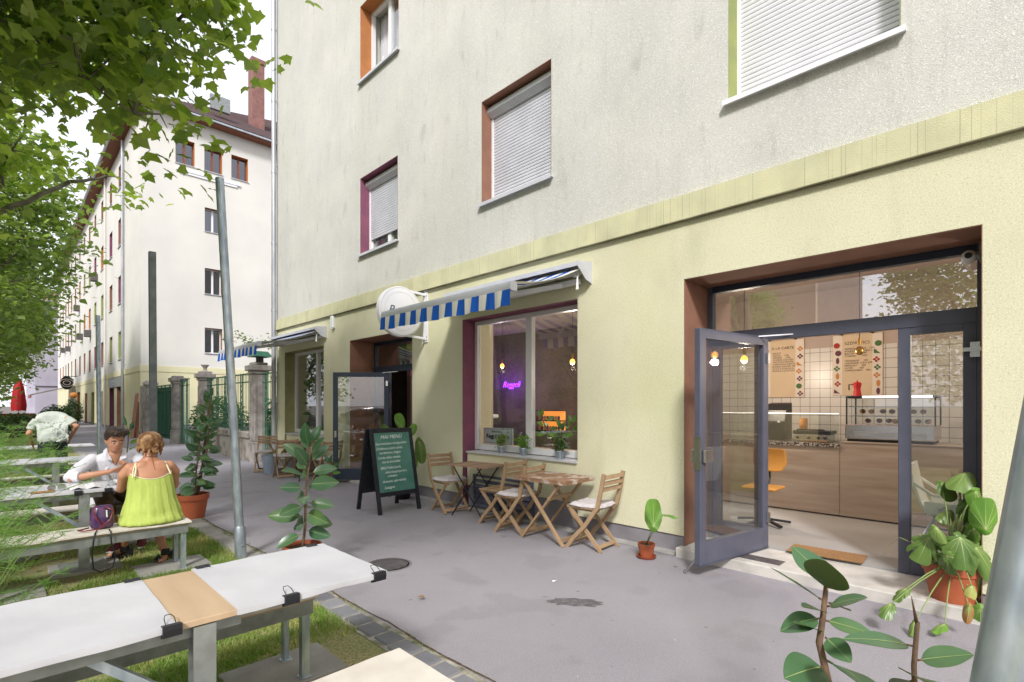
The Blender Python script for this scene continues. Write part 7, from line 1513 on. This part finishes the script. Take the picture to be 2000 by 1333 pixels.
# shins
K1 = V3((.76, 6.80, .52)); K2 = V3((1.04, 6.78, .50)); F1 = V3((.92, 6.92, .10)); F2 = V3((1.10, 6.95, .12))
limb(b, [K1-V3((0, 0, .03)), K1.lerp(F1, .4), F1], [.05, .052, .032]); limb(b, [K2-V3((0, 0, .03)), K2.lerp(F2, .4), F2], [.05, .052, .032])
remeshed(b, 'body', 'skin', t, .0075, 5); face_bits(t, *hc, 1.03)
c, f, u, r = hc; h = MB()
h.loft([(c+u*z*1.03-f*.022, r*a, f*q) for z, a, q in ((-.03, .078, .07), (.02, .088, .092), (.06, .092, .104), (.10, .082, .10), (.13, .055, .075), (.142, .02, .03))], n=24); rr = random.Random(9)
for k in range(46): a = rr.uniform(-1.5, 1.5); p = c+u*(.085+rr.random()*.04)+f*(.02+.07*math.cos(a))+r*.075*math.sin(a); h.tube([p, p+f*.02+r*.03*rr.uniform(-1, .4)+u*.012, p+f*.028+r*.055*rr.uniform(-1, .4)-u*.012], [.014, .011, .004], 6)
h.v = [tuple(V3(v)) if not ((V3(v)-c).dot(f) > .055 and (V3(v)-c).dot(u) < .062) else tuple(V3(v)-f*((V3(v)-c).dot(f)-.055)) for v in h.v]
remeshed(h, 'hair', 'hair_dark', t, .0065, 1)
s_ = MB(); s_.loft([((X, 7.215, .47), (.19, 0, 0), (0, .145, 0)), ((X, 7.21, .58), (.188, 0, 0), (0, .14, 0)), ((X, 7.16, .72), (.182, 0, 0), (0, .13, 0)), ((X, 7.11, .86), (.195, 0, 0), (0, .126, 0)), ((X, 7.075, .955), (.208, 0, 0), (0, .112, 0)), ((X, 7.06, 1.0), (.165, 0, 0), (0, .088, 0)), ((X, 7.05, 1.035), (.09, 0, 0), (0, .068, 0))], n=28)
SL = V3((X-.185, 7.06, .965)); SR = V3((X+.185, 7.06, .965))
s_.tube([SL, SL.lerp(EL, .5)+V3((-.02, 0, 0)), EL+V3((-.005, .01, .01)), EL.lerp(WL, .22)], [.062, .066, .064, .06], 14); s_.tube([SR, SR.lerp(ER, .5)+V3((.02, 0, 0)), ER+V3((.0, .02, .01)), ER.lerp(WR, .15)], [.062, .066, .064, .06], 14); s_.ball(SL, .064, 12); s_.ball(SR, .064, 12)
rr = random.Random(4)
for k in range(16):     # folds
    a = rr.uniform(-2.8, -.3); z = rr.uniform(.6, .98); p = V3((X+.19*math.cos(a), 7.10+.12*math.sin(a)+.25*(.86-z)*.3, z)); s_.tube([p, p+V3((rr.uniform(-.05, .05), 0, -.06)), p+V3((rr.uniform(-.07, .07), .01, -.13))], [.003, .011, .003], 6)
sh_ = remeshed(s_, 'shirt', 'shirt_white', t, .008, 2)
for sg in (-1, 1):
    mb = MB(); a = V3((X+sg*.045, 7.06, 1.075)); mb.add([(X+sg*.062, 7.05, 1.085), (X+sg*.066, 6.985, 1.06), (X+sg*.030, 6.935, .955), (X+sg*.085, 6.93, .975), (X+sg*.10, 6.965, 1.02), (X+sg*.09, 7.04, 1.06)], [(0, 1, 5), (1, 4, 5), (1, 2, 3, 4)]); mb.add([(v[0]+sg*.004, v[1]-.004, v[2]) for v in mb.v], [(0, 1, 5), (1, 4, 5), (1, 2, 3, 4)]); mb.build('collar', 'shirt_white', sh_, world=True)
p_ = MB(); limb(p_, [(X-.08, 7.16, .56), (X-.10, 6.98, .58), K1], [.095, .088, .074]); limb(p_, [(X+.08, 7.16, .56), (X+.13, 6.98, .56), K2], [.095, .088, .074]); limb(p_, [K1, K1.lerp(F1, .2)], [.072, .078]); limb(p_, [K2, K2.lerp(F2, .2)], [.072, .078]); p_.ball((X, 7.2, .54), (.17, .13, .09), 14)
for k in range(12): a = rr.uniform(0, 1); p_.tube([V3((X-.14+.3*a, 6.86, .60)), V3((X-.12+.3*a, 6.9, .655)), V3((X-.1+.3*a, 7.05, .65))], [.003, .010, .003], 6)
remeshed(p_, 'shorts', 'trousers_brown', t, .009, 2)
for F_, dx in ((F1, -.10), (F2, -.02)):
    mb = MB(); o = V3((F_.x, F_.y, 0)); q = V3((dx, -.12, 0)).normalized(); ss = V3((-q.y, q.x, 0)); mb.loft([(o-q*.07+V3((0, 0, .05)), ss*.025, V3((0, 0, .035))), (o-q*.03+V3((0, 0, .055)), ss*.038, V3((0, 0, .048))), (o+q*.05+V3((0, 0, .045)), ss*.042, V3((0, 0, .038))), (o+q*.14+V3((0, 0, .035)), ss*.045, V3((0, 0, .028))), (o+q*.19+V3((0, 0, .028)), ss*.028, V3((0, 0, .018)))], n=14); sn = mb.build('sneaker', 'sneaker_maroon', t, smooth=True, world=True)
    mb = MB(); mb.loft([(o-q*.075+V3((0, 0, .012)), ss*.028, V3((0, 0, .01))), (o+q*.05+V3((0, 0, .011)), ss*.046, V3((0, 0, .01))), (o+q*.2+V3((0, 0, .011)), ss*.03, V3((0, 0, .009)))], n=12); mb.build('sole', 'white_plastic', sn, smooth=True, world=True)
text('shoe_mark', 'N', .05, 'white_plastic', t, (F2.x+.045-.10, F2.y-.078, .045), ex=(.55, -1, 0), ey=(0, 0, 1), bold=.002) if False else text('shoe_mark', 'N', .055, 'white_plastic', t, (F2.x-.062, F2.y-.075, .032), ex=(-.35, -1, 0), ey=(.2, 0, 1), bold=.003)

# --- the man stooping behind them
t = thing('person', (.66, 11.75, 0), 'man in a pale sage shirt and dark trousers stooping over the far table, back to us', 'person')
b = MB(); X = .62; Y = 11.85
head(b, (X+.04, Y+.42, 1.28), (0, .8, -.8), 1.0); limb(b, [(X+.02, Y+.30, 1.28), (X+.03, Y+.38, 1.29)], [.055, .055])
EL = V3((X-.30, Y+.12, 1.06)); ER = V3((X+.32, Y+.05, 1.17)); limb(b, [(X-.20, Y+.2, 1.27), EL, (X-.24, Y+.38, .86)], [.052, .042, .028]); limb(b, [(X+.20, Y+.2, 1.30), ER, (X+.24, Y+.22, .95)], [.052, .042, .028])
hand(b, (X-.24, Y+.38, .86), (.1, .5, -.6), (1, 0, 0), .4, 1.05); hand(b, (X+.24, Y+.22, .95), (-.1, .5, -.6), (-1, 0, 0), .4, 1.05, -1)
remeshed(b, 'body', 'skin', t, .009, 4)
h = MB(); h.ball((X+.04, Y+.40, 1.31), (.088, .10, .09), 16); remeshed(h, 'hair', 'hair_dark', t, .01, 2)
s_ = MB(); s_.loft([((X, Y-.02, .93), (.20, 0, 0), (0, .14, .02)), ((X, Y-.02, 1.02), (.20, 0, 0), (0, .14, .04)), ((X, Y+.03, 1.15), (.205, 0, 0), (0, .13, .08)), ((X, Y+.12, 1.27), (.225, 0, 0), (0, .10, .10)), ((X+.01, Y+.23, 1.34), (.22, 0, 0), (0, .05, .10)), ((X+.02, Y+.30, 1.33), (.12, 0, 0), (0, .03, .07))], n=24)
s_.tube([(X-.19, Y+.17, 1.28), (X-.245, Y+.15, 1.19), EL.lerp(V3((X-.2, Y+.2, 1.27)), .3)], [.07, .072, .068], 14); s_.tube([(X+.19, Y+.17, 1.30), (X+.26, Y+.12, 1.24), ER.lerp(V3((X+.2, Y+.2, 1.3)), .3)], [.07, .072, .066], 14)
rr = random.Random(2)
for k in range(22): x_ = X+rr.uniform(-.17, .17); z_ = rr.uniform(.98, 1.3); y_ = Y-.16+.45*max(0, z_-1.05)**1.1; s_.tube([(x_, y_, z_), (x_+rr.uniform(-.06, .06), y_-.012, z_-.06), (x_+rr.uniform(-.09, .09), y_-.02, z_-.13)], [.003, .012, .003], 6)
remeshed(s_, 'shirt', 'shirt_sage', t, .010, 2)
p_ = MB(); p_.ball((X, Y-.02, .90), (.185, .15, .13), 16); limb(p_, [(X-.10, Y-.02, .86), (X-.16, Y-.02, .5), (X-.20, Y-.05, .10)], [.095, .072, .058]); limb(p_, [(X+.10, Y-.02, .86), (X+.13, Y+.02, .5), (X+.15, Y+.02, .10)], [.095, .072, .058]); remeshed(p_, 'trousers', 'trousers_dark', t, .011, 3)
for sg, yy in ((-.20, Y-.05), (.15, Y+.02)): mb = MB(); mb.loft([((X+sg, yy-.08, .045), (.03, 0, 0), (0, 0, .03)), ((X+sg, yy, .055), (.045, 0, 0), (0, 0, .05)), ((X+sg, yy+.12, .035), (.045, 0, 0), (0, 0, .03)), ((X+sg, yy+.19, .03), (.025, 0, 0), (0, 0, .02))], n=12); mb.build('shoe', 'leather_black', t, smooth=True, world=True)

# ------------------------------------------------------------------ things on the couple's table and bench
t = thing('handbag', (.60, 5.80, .463), 'shiny dark purple handbag on the bench beside the woman', 'handbag')
mb = MB(); mb.loft([((.63, 5.80, .465), (.075, 0, 0), (0, .05, 0)), ((.63, 5.80, .50), (.088, 0, 0), (0, .058, 0)), ((.63, 5.80, .58), (.084, 0, 0), (0, .050, 0)), ((.635, 5.80, .64), (.074, 0, 0), (0, .034, 0)), ((.635, 5.80, .66), (.06, 0, 0), (0, .02, 0))], n=20); mb.build('body', 'bag_purple', t, smooth=True, world=True)
mb = MB(); mb.tube([(.58, 5.75, .655), (.57, 5.735, .60), (.60, 5.73, .53), (.62, 5.72, .50)], .005, 6); mb.tube([(.64, 5.75, .655), (.70, 5.72, .62), (.68, 5.73, .54), (.60, 5.69, .475), (.50, 5.68, .474), (.46, 5.74, .474), (.54, 5.80, .475)], .006, 6); mb.build('handle', 'maroon', t, smooth=True, world=True)
mb = MB(); mb.tube([(.66, 5.63, .47), (.665, 5.585, .46), (.67, 5.58, .36), (.70, 5.585, .25), (.68, 5.59, .15), (.60, 5.60, .12), (.55, 5.59, .16), (.54, 5.585, .28), (.55, 5.58, .40), (.56, 5.585, .46), (.58, 5.65, .47)], .006, 6); mb.build('shoulder_strap', 'leather_black', t, smooth=True, world=True)
mb = MB(); mb.tube([(.66, 5.751, .56), (.655, 5.741, .62)], .006, 6); mb.build('charm', 'white_plastic', t, world=True)
t = thing('sunglasses', (.36, 6.36, .754), 'dark round sunglasses lying on the couple\'s table', 'sunglasses')
for sx in (-.035, .035): mb = MB(); mb.lathe([(0, -.001), (.027, -.001), (.027, .001), (0, .001)], (.36+sx, 6.35, .785), 18, 'Y'); mb.build('lens', 'sun_glass', t, world=True); mb = MB(); mb.lathe([(.027, -.002), (.031, -.002), (.031, .002), (.027, .002)], (.36+sx, 6.35, .785), 18, 'Y'); mb.build('rim', 'steel', t, world=True); mb = MB(); mb.tube([(.36+sx*1.9, 6.35, .79), (.36+sx*1.8, 6.47, .775)], .002, 5); mb.build('temple', 'brass', t, world=True)
mb = MB(); mb.box(.18, .34, 6.24, 6.33, .756, .768, bev=.004); solo('tablet_case', mb, ['brass' if False else 'mat_coir'], 'tan leather case at the edge of the couple\'s table', 'case')
mb = MB(); n = 8
for i in range(n):
    x0, x1 = .45+.24*i/n, .45+.24*(i+1)/n; z0 = .757+.02*math.sin(math.pi*i/n*2)**2; z1 = .757+.02*math.sin(math.pi*(i+1)/n*2)**2
    mb.add([(x0, 6.28, z0), (x1, 6.27, z1), (x1, 6.50, z1+.012), (x0, 6.51, z0+.012), (x0, 6.28, z0-.003), (x1, 6.27, z1-.003), (x1, 6.50, z1+.009), (x0, 6.51, z0+.009)], [(0, 1, 2, 3), (7, 6, 5, 4), (0, 4, 5, 1), (3, 2, 6, 7)])
solo('magazine', mb, ['paper'], 'open printed magazine on the couple\'s table in front of the man', 'magazine')
mb = MB(); mb.lathe([(0, 0), (.05, 0), (.085, .02), (.09, .035), (.082, .035), (.05, .008), (0, .008)], (.86, 6.46, .757), 24); solo('bowl', mb, ['white_paint'], 'shallow white bowl on the table between the man and the woman', 'bowl', smooth='auto')
mb = MB(); mb.lathe([(.026, 0), (.034, .10), (.031, .10), (.024, .006), (0, .006)], (.76, 6.40, .757), 18); solo('drinking_glass', mb, ['glass'], 'empty glass on the table beside the bowl', 'glass', smooth='auto')
# cable from the shop and stray bits
mb = MB(); mb.add([(3.42, 2.95, .004), (3.46, 2.94, .012), (3.465, 2.965, .005), (3.43, 2.975, .01)], [(0, 1, 2, 3), (3, 2, 1, 0)]); solo('paper_scrap', mb, ['white_plastic'], 'tiny piece of white litter on the asphalt', 'litter')
for o in bpy.data.objects:
    if o.get('label') and len(o['label'].split()) > 16: o['label'] = ' '.join(o['label'].replace('beige canvas cover on the', 'canvas cover on the').replace('concrete slab', 'slab').replace(', beyond the stooping man', '').split()[:16])
